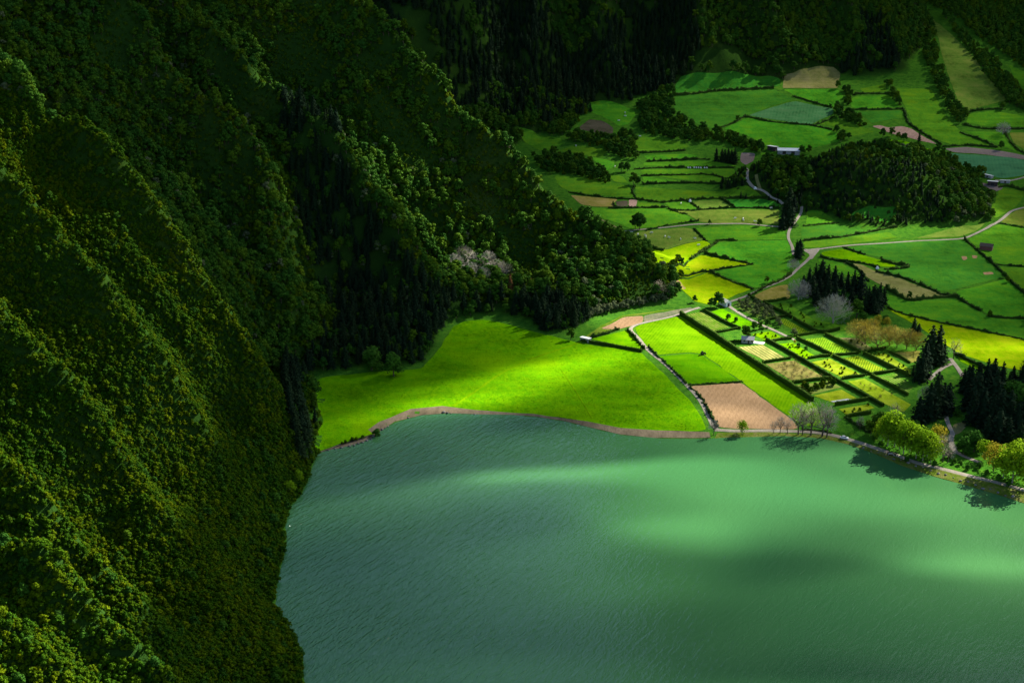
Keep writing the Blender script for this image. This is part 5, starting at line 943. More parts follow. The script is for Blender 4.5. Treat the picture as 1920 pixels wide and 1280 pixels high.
def leaf_mat(name, ca, cb, cc, trans=0.25, patchy=0.6):
    """ca/cb/cc spread over individuals and over patches of the wood"""
    m, nt, n, l, b = nodes(name)
    oi = nt.nodes.new('ShaderNodeObjectInfo')
    big = noise(nt, 0.012, pos(nt), 3, 0.6)
    f = math_node(nt, 'ADD', math_node(nt, 'MULTIPLY', oi.outputs['Random'], 1 - patchy), math_node(nt, 'MULTIPLY', big, patchy))
    leaf = noise(nt, 0.9, pos(nt), 2, 0.6)
    col = ramp(nt, f, [(0.25, ca), (0.5, cb), (0.75, cc)])
    col = mix(nt, math_node(nt, 'MULTIPLY', leaf, 0.4), col, tuple(v * 0.5 for v in ca))
    l.new(col, b.inputs['Base Color']); b.inputs['Roughness'].default_value = 0.85; b.inputs['Specular IOR Level'].default_value = 0.02
    t = nt.nodes.new('ShaderNodeBsdfTranslucent'); l.new(col, t.inputs['Color'])
    mx = nt.nodes.new('ShaderNodeMixShader'); mx.inputs[0].default_value = trans
    l.new(b.outputs[0], mx.inputs[1]); l.new(t.outputs[0], mx.inputs[2])
    l.new(mx.outputs[0], n['Material Output'].inputs['Surface'])
leaf_mat('leaf_laurel', (0.022, 0.076, 0.009), (0.040, 0.104, 0.008), (0.072, 0.125, 0.004), 0.08)
leaf_mat('leaf_scrub', (0.017, 0.060, 0.003), (0.042, 0.092, 0.002), (0.098, 0.128, 0.0005), 0.06)
leaf_mat('leaf_conifer', (0.007, 0.018, 0.009), (0.011, 0.026, 0.010), (0.018, 0.034, 0.010), 0.05)
leaf_mat('leaf_lush', (0.035, 0.11, 0.012), (0.045, 0.13, 0.012), (0.06, 0.15, 0.014))
leaf_mat('leaf_spring', (0.13, 0.26, 0.006), (0.17, 0.30, 0.008), (0.205, 0.32, 0.01), 0.4)
leaf_mat('leaf_gold', (0.23, 0.20, 0.015), (0.27, 0.24, 0.015), (0.30, 0.26, 0.02), 0.35)
leaf_mat('leaf_pale', (0.070, 0.10, 0.045), (0.10, 0.125, 0.055), (0.12, 0.145, 0.06))
leaf_mat('leaf_olive', (0.09, 0.12, 0.04), (0.13, 0.16, 0.055), (0.15, 0.18, 0.06))
leaf_mat('leaf_rust', (0.10, 0.050, 0.018), (0.13, 0.060, 0.02), (0.15, 0.07, 0.02), 0.1)
leaf_mat('leaf_hedge', (0.022, 0.052, 0.010), (0.032, 0.070, 0.011), (0.045, 0.085, 0.012))
leaf_mat('leaf_clipped', (0.030, 0.065, 0.007), (0.042, 0.09, 0.008), (0.06, 0.11, 0.009))
def plain(name, col, rough=0.8, spec=0.3, metal=0.0, vary=0.25):
    m, nt, n, l, b = nodes(name)
    f = noise(nt, 2.3, pos(nt), 3, 0.6)
    l.new(ramp(nt, f, [(0.3, tuple(v * (1 - vary) for v in col)), (0.7, col)]), b.inputs['Base Color'])
    b.inputs['Roughness'].default_value = rough; b.inputs['Specular IOR Level'].default_value = spec; b.inputs['Metallic'].default_value = metal
    return m
plain('bark', (0.085, 0.065, 0.045), 0.9, 0.1); plain('bark_pale', (0.30, 0.27, 0.23), 0.9, 0.1)
plain('twig_grey', (0.40, 0.37, 0.29), 0.9, 0.0); plain('twig_brown', (0.36, 0.30, 0.055), 0.9, 0.0); plain('twig_pink', (0.42, 0.36, 0.28), 0.9, 0.0)
plain('white_paint', (0.78, 0.78, 0.76), 0.6, 0.3, 0, 0.12); plain('white_plastic', (0.80, 0.80, 0.80), 0.4, 0.5, 0, 0.08)
plain('stone_wall', (0.34, 0.32, 0.29)); plain('grey_roof', (0.33, 0.32, 0.33), 0.7); plain('dark_wood', (0.05, 0.035, 0.028))
plain('red_wood', (0.16, 0.055, 0.045), 0.8); plain('dark_glass', (0.02, 0.025, 0.03), 0.1, 0.6); plain('black_paint', (0.012, 0.012, 0.014), 0.25, 0.6)
plain('silver_paint', (0.55, 0.57, 0.60), 0.3, 0.6, 0.3, 0.04); plain('tyre', (0.02, 0.02, 0.02)); plain('lamp_glass', (0.7, 0.7, 0.68), 0.1, 0.7)
plain('cow_hide', (0.70, 0.68, 0.62), 0.8, 0.2, 0, 0.35); plain('paving', (0.62, 0.60, 0.56), 0.8, 0.2, 0, 0.1)

def water_mat():
    m, nt, n, l, b = nodes('lake_water'); p = pos(nt)
    murk = noise(nt, 0.006, p, 3, 0.5)
    l.new(ramp(nt, murk, [(0.35, (0.030, 0.112, 0.036)), (0.65, (0.044, 0.140, 0.042))]), b.inputs['Base Color'])
    b.inputs['Roughness'].default_value = 0.08; b.inputs['IOR'].default_value = 1.33; b.inputs['Specular IOR Level'].default_value = 0.5
    def along(rot, lx, ly):                                 # rotate first, then stretch: crests lie across lx
        m_ = nt.nodes.new('ShaderNodeMapping'); m_.vector_type = 'TEXTURE'; m_.inputs['Rotation'].default_value = (0, 0, rot); m_.inputs['Scale'].default_value = (lx, ly, 1)
        l.new(p, m_.inputs['Vector']); return m_.outputs[0]
    a = noise(nt, 1.0, along(-0.585, 2.1, 9.0), 3, 0.6, 0.7)
    c = noise(nt, 1.0, along(-0.30, 0.9, 2.6), 2, 0.5)
    sx = nt.nodes.new('ShaderNodeSeparateXYZ'); l.new(p, sx.inputs[0])
    lee = ramp(nt, math_node(nt, 'DIVIDE', math_node(nt, 'ADD', sx.outputs['X'], 110), 420), [(0.0, (1, 1, 1)), (0.40, (0.34, 0.34, 0.34)), (1.0, (0.13, 0.13, 0.13))])
    calm = ramp(nt, noise(nt, 1.0, mapping(nt, p, 0.2, (0.004, 0.012, 1)), 3, 0.6), [(0.38, (0.12, 0.12, 0.12)), (0.62, (1, 1, 1))])
    h = math_node(nt, 'ADD', a, math_node(nt, 'MULTIPLY', c, 0.35))
    bp = nt.nodes.new('ShaderNodeBump'); bp.inputs['Distance'].default_value = 0.9
    l.new(math_node(nt, 'MULTIPLY', lee, math_node(nt, 'ADD', math_node(nt, 'MULTIPLY', calm, 0.5), 0.5)), bp.inputs['Strength']); l.new(h, bp.inputs['Height']); l.new(bp.outputs[0], b.inputs['Normal'])
water_mat()

# ================================================================ helpers
def M(k): return MATS[k]
def mesh(name, v, f, mat):
    me = bpy.data.meshes.new(name); me.from_pydata([tuple(map(float, q)) for q in v], [], [tuple(map(int, q)) for q in f])
    if mat: me.materials.append(M(mat))
    me.update(); return me
def mesh_np(name, v, quads, mat, tris=None):
    me = bpy.data.meshes.new(name)
    nq = len(quads); nt_ = 0 if tris is None else len(tris)
    me.vertices.add(len(v)); me.vertices.foreach_set('co', np.asarray(v, np.float32).ravel())
    loops = np.asarray(quads, np.int32).ravel()
    starts = np.arange(nq) * 4
    if nt_:
        loops = np.r_[loops, np.asarray(tris, np.int32).ravel()]; starts = np.r_[starts, nq * 4 + np.arange(nt_) * 3]
    me.loops.add(len(loops)); me.loops.foreach_set('vertex_index', loops.astype(np.int32))
    me.polygons.add(nq + nt_); me.polygons.foreach_set('loop_start', starts.astype(np.int32))
    me.materials.append(M(mat)); me.update(calc_edges=True); me.validate(); return me
def obj(name, me, parent=None, loc=(0, 0, 0), rz=0.0, scale=None):
    o = bpy.data.objects.new(name, me); C.objects.link(o); o.location = loc; o.rotation_euler = (0, 0, rz)
    if scale is not None: o.scale = scale
    if parent is not None: o.parent = parent
    return o
def tag(o, label, cat=None, group=None, kind=None):
    o['label'] = label
    if cat: o['category'] = cat
    if group: o['group'] = group
    if kind: o['kind'] = kind
    return o
def thing(name, label, cat, loc, rz=0.0, group=None, scale=None):
    o = bpy.data.objects.new(name, None); C.objects.link(o); o.location = loc; o.rotation_euler = (0, 0, rz)
    if scale is not None: o.scale = scale
    return tag(o, label, cat, group)
class B:
    """collects boxes, prisms and tubes into one mesh"""
    def __init__(s): s.v = []; s.f = []
    def add(s, v, f):
        k = len(s.v); s.v += list(v); s.f += [tuple(i + k for i in q) for q in f]; return s
    def box(s, x0, x1, y0, y1, z0, z1):
        return s.add([(x0, y0, z0), (x1, y0, z0), (x1, y1, z0), (x0, y1, z0), (x0, y0, z1), (x1, y0, z1), (x1, y1, z1), (x0, y1, z1)],
                     [(0, 3, 2, 1), (4, 5, 6, 7), (0, 1, 5, 4), (1, 2, 6, 5), (2, 3, 7, 6), (3, 0, 4, 7)])
    def prism(s, prof, y0, y1):                              # profile in xz, extruded along y
        n = len(prof)
        return s.add([(x, y0, z) for x, z in prof] + [(x, y1, z) for x, z in prof],
                     [tuple(range(n))] + [tuple(reversed(range(n, 2 * n)))] + [(i, i + n, (i + 1) % n + n, (i + 1) % n) for i in range(n)])
    def tube(s, p, q, r0, r1, n=6):
        p = Vector(p); q = Vector(q); d = (q - p)
        if d.length < 1e-6: return s
        d.normalize(); a = d.orthogonal().normalized(); b = d.cross(a)
        ring = lambda c, r: [tuple(c + a * (r * math.cos(2 * math.pi * i / n)) + b * (r * math.sin(2 * math.pi * i / n))) for i in range(n)]
        return s.add(ring(p, r0) + ring(q, r1), [(i, (i + 1) % n, (i + 1) % n + n, i + n) for i in range(n)] + [tuple(reversed(range(n))), tuple(range(n, 2 * n))])
    def make(s, name, mat): return mesh(name, s.v, s.f, mat)

# ================================================================ ground, lake, fields, roads
v = np.stack([XX.ravel(), YY.ravel(), ZZ.ravel()], 1)
nx_, ny_ = len(gx), len(gy)
idx = np.arange(nx_ * ny_).reshape(ny_, nx_)
q = np.stack([idx[:-1, :-1].ravel(), idx[:-1, 1:].ravel(), idx[1:, 1:].ravel(), idx[1:, :-1].ravel()], 1)
ground = obj('terrain', mesh_np('terrain', v, q, 'undergrowth'))
ground.data.polygons.foreach_set('use_smooth', [True] * len(ground.data.polygons))
at_ = ground.data.attributes.new('open', 'FLOAT', 'POINT')      # 1 on the grassy valley floor, 0 where woods grow
at_.data.foreach_set('value', (1 - np.clip((ZZ - LANDZ + hill(XX, YY) * 0.8) / 2.5, 0, 1)).astype(np.float32).ravel())
tag(ground, 'steep wooded crater slopes around a flat valley floor', None, None, 'structure')
lake = obj('lake', mesh('lake', [(-300, -500, 0), (1500, -500, 0), (1500, 1000, 0), (-300, 1000, 0)], [(0, 1, 2, 3)], 'lake_water'))
tag(lake, 'murky green lake with fine wind ripples', None, None, 'structure')

def soften(poly, seed):
    r = random.Random(seed); out = []; n = len(poly)
    for i in range(n):
        a = np.array(poly[i - 1]); b = np.array(poly[i]); c = np.array(poly[(i + 1) % n])
        la = np.hypot(*(b - a)); lc = np.hypot(*(c - b)); t = min(3.0, la * 0.3, lc * 0.3)
        p0 = b + (a - b) / (la + 1e-6) * t; p1 = b + (c - b) / (lc + 1e-6) * t
        out += [p0, b * 0.5 + (p0 + p1) * 0.25, p1]
        m = int((lc - 2 * t) / 6)
        nn = np.array([-(c - b)[1], (c - b)[0]]) / (lc + 1e-6)
        p2 = c + (b - c) / (lc + 1e-6) * min(3.0, lc * 0.3)
        for k in range(1, m): out.append(p1 + (p2 - p1) * (k / m) + nn * r.gauss(0, 0.35))
    return [tuple(q_) for q_ in out]
def patch(name, poly, mat, dz):
    bm = bmesh.new()
    vs = [bm.verts.new((x, y, 0)) for x, y in poly]
    try: bm.faces.new(vs)
    except ValueError: return None
    bmesh.ops.triangulate(bm, faces=bm.faces[:])
    xs = [p[0] for p in poly]; ys = [p[1] for p in poly]
    for k in range(int(math.floor((min(xs) - GX0) / GS)), int(math.ceil((max(xs) - GX0) / GS)) + 1):
        bmesh.ops.bisect_plane(bm, geom=bm.verts[:] + bm.edges[:] + bm.faces[:], plane_co=(GX0 + k * GS, 0, 0), plane_no=(1, 0, 0))
    for k in range(int(math.floor((min(ys) - GY0) / GS)), int(math.ceil((max(ys) - GY0) / GS)) + 1):
        bmesh.ops.bisect_plane(bm, geom=bm.verts[:] + bm.edges[:] + bm.faces[:], plane_co=(0, GY0 + k * GS, 0), plane_no=(0, 1, 0))
    for w in bm.verts: w.co.z = hz(w.co.x, w.co.y) + dz
    bmesh.ops.recalc_face_normals(bm, faces=bm.faces[:])
    if bm.faces and sum(f.normal.z for f in bm.faces) < 0: bmesh.ops.reverse_faces(bm, faces=bm.faces[:])
    me = bpy.data.meshes.new(name); bm.to_mesh(me); bm.free(); me.materials.append(M(mat))
    for pl in me.polygons: pl.use_smooth = True
    return obj(name, me)
for k, (nm, mat, poly, label) in enumerate(FIELDS):
    o = patch(nm, poly if nm in ('garden_plot', 'garden_bed', 'beach', 'shore_bank') else soften(poly, k), mat, 0.10 + 0.0041 * (k % 7) + (0.06 if nm in ('bare_patch', 'garden_bed') else 0))
    if o: tag(o, label, None, None, 'structure')

def resample(pts, step):
    P = [np.array(p, float) for p in pts]; out = [P[0]]
    for a, b in zip(P[:-1], P[1:]):
        n = max(1, int(math.ceil(np.hypot(*(b - a)) / step)))
        out += [a + (b - a) * (i / n) for i in range(1, n + 1)]
    return np.array(out)
def curve(pts, step):                                       # Catmull-Rom through the surveyed points
    P = [np.array(p, float) for p in pts]
    if len(P) < 3: return resample(pts, step)
    P = [2 * P[0] - P[1]] + P + [2 * P[-1] - P[-2]]; out = []
    for i in range(1, len(P) - 2):
        n = max(1, int(np.hypot(*(P[i + 1] - P[i])) / step))
        for t in np.arange(n) / n:
            out.append(0.5 * ((2 * P[i]) + (-P[i - 1] + P[i + 1]) * t + (2 * P[i - 1] - 5 * P[i] + 4 * P[i + 1] - P[i + 2]) * t * t + (-P[i - 1] + 3 * P[i] - 3 * P[i + 1] + P[i + 2]) * t ** 3))
    return np.array(out + [P[-2]])
def normals2(c):
    d = np.gradient(c, axis=0); d /= np.hypot(d[:, 0], d[:, 1])[:, None] + 1e-9
    return np.stack([-d[:, 1], d[:, 0]], 1)
rng = np.random.default_rng(7)
for k, (nm, mat, w, pts, label) in enumerate(ROADS):
    c = curve(pts, 2.5); n2 = normals2(c); L = len(c)
    ww = w * (1 + 0.25 * fbm(np.arange(L) / 3.0, np.full(L, k * 3.3), 8, 2))
    ww = ww * 0.85
    rows = [c + n2 * (ww * s)[:, None] for s in (0.5, 0.25, 0, -0.25, -0.5)]
    V = np.concatenate([np.c_[r, Hs(r[:, 0], r[:, 1]) + 0.16 + 0.006 * k + (0.03 if 0 < j < 4 else -0.05)] for j, r in enumerate(rows)])
    Q = [(j * L + i, (j + 1) * L + i, (j + 1) * L + i + 1, j * L + i + 1) for j in range(4) for i in range(L - 1)]
    tag(obj(nm, mesh_np(nm, V, Q, mat)), label, None, None, 'structure')
# ================================================================ unseen cloud deck, thickness and gaps shaped to place sun and shade
DECK_Z, SIGMA = 760.0, 0.022
OFFX = DECK_Z / math.tan(SUN_EL) * SUN_H[0]; OFFY = DECK_Z / math.tan(SUN_EL) * SUN_H[1]
def cloud_T(x, y):
    """share of sunlight let through above ground point x, y"""
    T = 0.13 + 0.08 * fbm(x / 130.0, y / 130.0, 40, 3) + 0.80 * (1 - smooth(-200, -100, x)) * (1 - smooth(600, 690, y)) * (0.75 + 0.25 * smooth(200, 380, 700 - y))
    T = T + 0.06 * smooth(940, 1050, y) * smooth(20, 90, x) * (1 - smooth(1330, 1450, y))
    T = T * (1 - 0.45 * smooth(1380, 1500, y)) * (1 - 0.5 * smooth(1040, 1180, y) * (1 - smooth(0, 80, x)))
    T = T + 0.05 * (1 - smooth(650, 720, y)) * smooth(-90, -60, x)
    wob = 1 + 0.9 * fbm(x / 55.0, y / 55.0, 21, 3)
    for cx, cy, w, d, r, t in GAPS:
        c, s = math.cos(r), math.sin(r)
        a = ((x - cx) * c + (y - cy) * s) / w; b = (-(x - cx) * s + (y - cy) * c) / d
        q2 = (a * a + b * b) * wob
        T = np.maximum(T, 0.0) + np.maximum(t - T, 0) * np.exp(-q2 ** 1.35 * 0.8)
    return np.clip(T, 0.02, 1.0)
cs = 14.0
cx_ = np.arange(-700, 1500, cs); cy_ = np.arange(-300, 2500, cs)
CX, CY = np.meshgrid(cx_, cy_)
TH = -np.log(cloud_T(CX, CY)) / SIGMA
puff = 1 + 0.35 * fbm(CX / 60.0, CY / 60.0, 3, 3)
TH = np.maximum(TH, 0.4)
TH[0] = TH[-1] = 0.4; TH[:, 0] = TH[:, -1] = 0.4
top = DECK_Z + TH * 0.72 * puff; bot = top - TH
nxx, nyy = len(cx_), len(cy_); N = nxx * nyy
vv = np.concatenate([np.stack([(CX + OFFX).ravel(), (CY + OFFY).ravel(), top.ravel()], 1), np.stack([(CX + OFFX).ravel(), (CY + OFFY).ravel(), bot.ravel()], 1)])
I = np.arange(N).reshape(nyy, nxx)
qt = np.stack([I[:-1, :-1].ravel(), I[:-1, 1:].ravel(), I[1:, 1:].ravel(), I[1:, :-1].ravel()], 1)
qb = qt[:, ::-1] + N
rim = np.concatenate([I[0, :], I[1:, -1], I[-1, -2::-1], I[-2:0:-1, 0]])
rn = np.roll(rim, -1)
qs = np.stack([rn, rim, rim + N, rn + N], 1)
mcl = bpy.data.materials.new('cloud_vapour'); mcl.use_nodes = True; MATS['cloud_vapour'] = mcl
mcl.node_tree.nodes.remove(mcl.node_tree.nodes['Principled BSDF'])
pv = mcl.node_tree.nodes.new('ShaderNodeVolumePrincipled'); pv.inputs['Density'].default_value = SIGMA
pv.inputs['Color'].default_value = (0.20, 0.21, 0.23, 1); pv.inputs['Anisotropy'].default_value = 0.3
mcl.node_tree.links.new(pv.outputs[0], mcl.node_tree.nodes['Material Output'].inputs['Volume'])
cl = obj('clouds', mesh_np('clouds', vv, np.concatenate([qt, qb, qs]), 'cloud_vapour'))
tag(cl, 'broken deck of low grey cloud above the view, gaps shaped to place the sun patches', None, None, 'stuff')

# ================================================================ tree prototypes
def rand_dirs(r, n, up=0.0):
    d = r.normal(size=(n, 3)); d /= np.linalg.norm(d, axis=1)[:, None]
    if up: d[:, 2] += up; d /= np.linalg.norm(d, axis=1)[:, None]
    return d
def leaf_quads(r, P, Nn, size, jit=0.42, squash=0.7):
    n = len(P)
    Nn = Nn + r.normal(size=(n, 3)) * jit; Nn /= np.linalg.norm(Nn, axis=1)[:, None]
    a = np.cross(Nn, r.normal(size=(n, 3))); a /= np.linalg.norm(a, axis=1)[:, None] + 1e-9
    b = np.cross(Nn, a)
    s = (size * (0.6 + 0.8 * r.random(n)))[:, None]
    V = np.stack([P - a * s - b * s * squash * 0.5, P + a * s * 0.3 - b * s * squash, P + a * s + b * s * squash * 0.5, P - a * s * 0.3 + b * s * squash], 1).reshape(-1, 3)
    return V, np.arange(n * 4).reshape(n, 4)
ICO_V = None
def ico():
    global ICO_V
    if ICO_V is None:
        bm = bmesh.new(); bmesh.ops.create_icosphere(bm, subdivisions=1, radius=1.0)
        ICO_V = (np.array([tuple(w.co) for w in bm.verts]), np.array([[w.index for w in f.verts] for f in bm.faces])); bm.free()
    return ICO_V
def crown_broad(seed, rad, z0, z1, lobes, per, leaf, mat, flat=0.8, gap=0.0):
    r = np.random.default_rng(seed); V = []; Q = []; TT = []; TV = []; kv = 0; kt = 0
    H = z1 - z0
    for i in range(lobes):
        f = i / max(1, lobes - 1)
        ang = i * 2.4 + r.random(); zz = z0 + H * (0.22 + 0.62 * f)
        rr = rad * (0.62 * math.sqrt(max(0.05, 1 - (f * 0.95) ** 2))) * (0.6 + 0.5 * r.random())
        c = np.array([math.cos(ang) * rr, math.sin(ang) * rr, zz + r.normal() * 0.05 * H]); lr = rad * (0.26 + 0.28 * r.random())
        d = rand_dirs(r, per, 0.35); sc = np.array([1, 1, flat])
        P = c + d * sc * lr * (0.82 + 0.22 * r.random((per, 1)))
        v_, q_ = leaf_quads(r, P, d, leaf); V.append(v_); Q.append(q_ + kv); kv += len(v_)
        iv, it = ico(); TV.append(c + iv * sc * lr * (0.72 - gap)); TT.append(it + kt); kt += len(iv)
    V = np.concatenate(V + TV); T3 = np.concatenate(TT) + kv
    return mesh_np('crown', V, np.concatenate(Q), mat, T3)
def trunk_mesh(seed, h, r0, mat='bark', limbs=4, spread=2.0, z1=None):
    r = random.Random(seed); b = B(); p = Vector((0, 0, -1.2)); n = 4
    pts = [p] + [Vector((r.uniform(-.15, .15) * h * 0.1 * k, r.uniform(-.15, .15) * h * 0.1 * k, h * k / n)) for k in range(1, n + 1)]
    for k in range(n): b.tube(pts[k], pts[k + 1], r0 * (1 - 0.2 * k), r0 * (1 - 0.2 * (k + 1)), 6)
    for i in range(limbs):
        a = i * 2.4 + r.random(); s = pts[1 + i % 3]; e = s + Vector((math.cos(a) * spread, math.sin(a) * spread, spread * (0.8 + 0.5 * r.random())))
        b.tube(s, e, r0 * 0.45, r0 * 0.15, 4)
    return b.make('trunk', mat)
def crown_conifer(seed, h, rad, tiers, mat, per=9):
    r = np.random.default_rng(seed); P = []; Nn = []; Sz = []
    for i in range(tiers):
        f = i / (tiers - 1); z = h * (0.10 + 0.88 * f)
        w = rad * (1 - f) ** 0.52 * (0.8 + 0.4 * r.random()) + 0.15
        m_ = max(4, int(per * (1 - 0.55 * f)))
        for a in np.arange(m_) * 2 * math.pi / m_ + r.random() * 6:
            a += r.normal() * 0.2; wl_ = w * (0.7 + 0.5 * r.random())
            for t in (0.45, 0.75, 1.0):
                P.append((math.cos(a) * wl_ * t, math.sin(a) * wl_ * t, z - 0.28 * wl_ * t + r.normal() * 0.15))
                Nn.append((math.cos(a) * 0.55, math.sin(a) * 0.55, 0.75)); Sz.append(0.28 * rad * (0.62 + 0.38 * (1 - f)))
    P = np.array(P); Nn = np.array(Nn); Sz = np.array(Sz)
    V, Q = leaf_quads(r, P, Nn, Sz, 0.35, 0.6)
    k = 8; cv = [(0, 0, h * 0.97)]; ct = []
    for j, (zf, rf) in enumerate(((0.10, 0.72), (0.35, 0.62), (0.65, 0.36))):
        cv += [(math.cos(2 * math.pi * i / k) * rad * rf * 0.85, math.sin(2 * math.pi * i / k) * rad * rf * 0.85, h * zf) for i in range(k)]
    quads = [(1 + j * k + i, 1 + j * k + (i + 1) % k, 1 + (j + 1) * k + (i + 1) % k, 1 + (j + 1) * k + i) for j in range(2) for i in range(k)]
    tris = [(1 + 2 * k + i, 1 + 2 * k + (i + 1) % k, 0) for i in range(k)]
    n = len(V)
    return mesh_np('crown', np.concatenate([V, cv]), np.concatenate([Q, np.array(quads) + n]), mat, np.array(tris) + n)
def bare_tree(seed, h, spread, twig_mat, bark_mat, twigs=420, low=0.3, puff=1.0):
    """trunk with forking limbs, and a crown of fine twigs filling a dome"""
    r = random.Random(seed); b = B(); rad = h * 0.42 * puff; z0 = h * low; tips = []
    def dome(u):
        while True:
            p = Vector((r.uniform(-1, 1), r.uniform(-1, 1), r.uniform(-0.55, 1)))
            if u < p.length < 1: return Vector((p.x * rad, p.y * rad, z0 + (h - z0) * (0.36 + 0.62 * p.z)))
    def limb(p, e, rr, lev):
        m = (p + e) / 2 + Vector((r.gauss(0, .06), r.gauss(0, .06), r.gauss(0.05, .04))) * (e - p).length
        b.tube(p, m, rr, rr * 0.75, 5 if lev == 0 else 3); b.tube(m, e, rr * 0.75, rr * 0.4, 5 if lev == 0 else 3)
        tips.append((m, e)); 
        if lev < 2:
            for _ in range(3): limb(m.lerp(e, r.uniform(0.1, 1)), e.lerp(dome(0.5), 0.75), rr * 0.45, lev + 1)
    fork = Vector((r.gauss(0, .02) * h, r.gauss(0, .02) * h, z0))
    b.tube((0, 0, -0.8), fork, h * 0.026, h * 0.02, 7)
    for i in range(6): limb(fork + Vector((0, 0, r.uniform(-.25, .1) * z0)), dome(0.55), h * 0.013, 0)
    V = []; Q = []
    for i in range(twigs):
        p = dome(0.25) if i % 3 else tips[i % len(tips)][1]
        out = Vector((p.x, p.y, (p.z - z0) * 0.9)).normalized()
        nd = (out + Vector((r.gauss(0, .45), r.gauss(0, .45), r.gauss(0.1, .4)))).normalized()
        L = h * r.uniform(0.06, 0.14); w = nd.orthogonal().normalized() * (0.012 + h * 0.0021)
        e = p + nd * L; mdl = p + nd * L * 0.5 + Vector((r.gauss(0, .06), r.gauss(0, .06), r.gauss(0, .06))) * L
        n = len(V); V += [p - w, p + w, mdl + w * 0.8, mdl - w * 0.8, e + w * 0.35, e - w * 0.35]; Q += [(n, n + 1, n + 2, n + 3), (n + 3, n + 2, n + 4, n + 5)]
        s_ = nd.orthogonal().normalized() * L * 0.45 * r.choice((-1, 1)); n = len(V)
        V += [mdl - w * .6, mdl + w * .6, mdl + nd * L * .35 + s_ + w * .3, mdl + nd * L * .35 + s_ - w * .3]; Q.append((n, n + 1, n + 2, n + 3))
    return b.make('trunk', bark_mat), mesh_np('twigs', np.array([tuple(q) for q in V]), np.array(Q), twig_mat)

PROTO = {}                                                  # kind -> list of (trunk mesh, crown mesh, nominal height)
def proto(kind, items): PROTO[kind] = items
proto('broad', [(trunk_mesh(i, 5.0, 0.24, 'bark', 4, 1.6), crown_broad(10 + i, 4.0, 1.6, 9.0, 9 + i % 3, 78, 0.46, 'leaf_laurel'), 9.6) for i in range(4)])
proto('bush', [(trunk_mesh(20 + i, 1.8, 0.12, 'bark', 3, 0.8), crown_broad(30 + i, 2.5, 0.0, 4.2, 7, 56, 0.34, 'leaf_scrub'), 4.6) for i in range(4)])
proto('conifer', [(trunk_mesh(40 + i, 14.0, 0.28, 'bark', 0), crown_conifer(50 + i, 16.0, 3.0 + 0.35 * i, 17, 'leaf_conifer'), 16.0) for i in range(3)])
proto('lush', [(trunk_mesh(60, 5.0, 0.28, 'bark', 5, 2.0), crown_broad(61, 4.4, 0.8, 9.4, 13, 90, 0.42, 'leaf_lush'), 10.0)])
proto('round', [(trunk_mesh(63, 4.0, 0.25, 'bark', 5, 1.6), crown_broad(64, 4.8, 0.3, 9.2, 14, 90, 0.42, 'leaf_lush'), 10.0)])
proto('spring', [(trunk_mesh(70 + i, 6.5, 0.20, 'bark_pale', 6, 2.0), crown_broad(71 + i, 4.6, 1.2, 10.6, 20, 62, 0.30, 'leaf_spring', 1.0, 0.52), 10.5) for i in range(2)])
proto('gold', [(trunk_mesh(80, 6.0, 0.2, 'bark', 6, 2.0), crown_broad(81, 4.2, 1.4, 9.8, 15, 56, 0.30, 'leaf_gold', 0.95, 0.52), 10.0)])
proto('rust', [(trunk_mesh(85, 8.0, 0.2, 'bark', 0), crown_conifer(86, 10.0, 2.2, 13, 'leaf_rust'), 10.0)])
proto('pale', [(trunk_mesh(90 + i, 1.8, 0.12, 'bark', 3, 0.8), crown_broad(91 + i, 2.3, 0.2, 4.2, 7, 52, 0.33, 'leaf_pale'), 4.6) for i in range(2)])
proto('olive', [(trunk_mesh(94 + i, 1.8, 0.12, 'bark', 3, 0.8), crown_broad(95 + i, 2.0, 0.4, 3.8, 7, 46, 0.28, 'leaf_olive', 0.8, 0.2), 4.2) for i in range(2)])
proto('bare', [(*bare_tree(100 + i, 10.0, 0.62, 'twig_pink', 'bark', 420, 0.30, 0.80), 10.0) for i in range(3)])
proto('hazebare', [(*bare_tree(110 + i, 10.0, 0.9, 'twig_grey', 'bark_pale', 1500, 0.14, 1.15), 10.0) for i in range(2)])
proto('brown', [(*bare_tree(120 + i, 10.0, 0.9, 'twig_brown', 'bark', 2400, 0.18, 1.2), 10.0) for i in range(2)])
proto('brownbush', [(*bare_tree(130 + i, 3.0, 0.9, 'twig_brown', 'bark', 300, 0.12, 1.2), 3.0) for i in range(2)])
CROWN_NAME = {'bare': 'twigs', 'hazebare': 'twigs', 'brown': 'twigs', 'brownbush': 'twigs'}
TREE_NAME = {'broad': 'broadleaf_tree', 'bush': 'evergreen_shrub', 'conifer': 'conifer_tree', 'lush': 'broadleaf_tree', 'round': 'round_tree', 'spring': 'leafy_tree', 'gold': 'golden_tree', 'rust': 'dead_conifer', 'pale': 'pale_shrub', 'olive': 'orchard_tree', 'bare': 'bare_tree', 'hazebare': 'bare_tree', 'brown': 'twiggy_tree', 'brownbush': 'orchard_bush'}
def plant(kind, h, x, y, label, group=None, var=None, rz=None, wide=1.0, z=None):
    pr = PROTO[kind]; i = rng.integers(len(pr)) if var is None else var % len(pr)
    tm, cm, hn = pr[i]; s = h / hn
    t = thing(TREE_NAME[kind], label, 'shrub' if kind in ('bush', 'pale', 'brownbush') else 'tree', (x, y, hz(x, y) if z is None else z), rng.random() * 6.28 if rz is None else rz, group, (s * wide, s * wide, s))
    obj('trunk', tm, t); obj(CROWN_NAME.get(kind, 'crown'), cm, t)
    return t
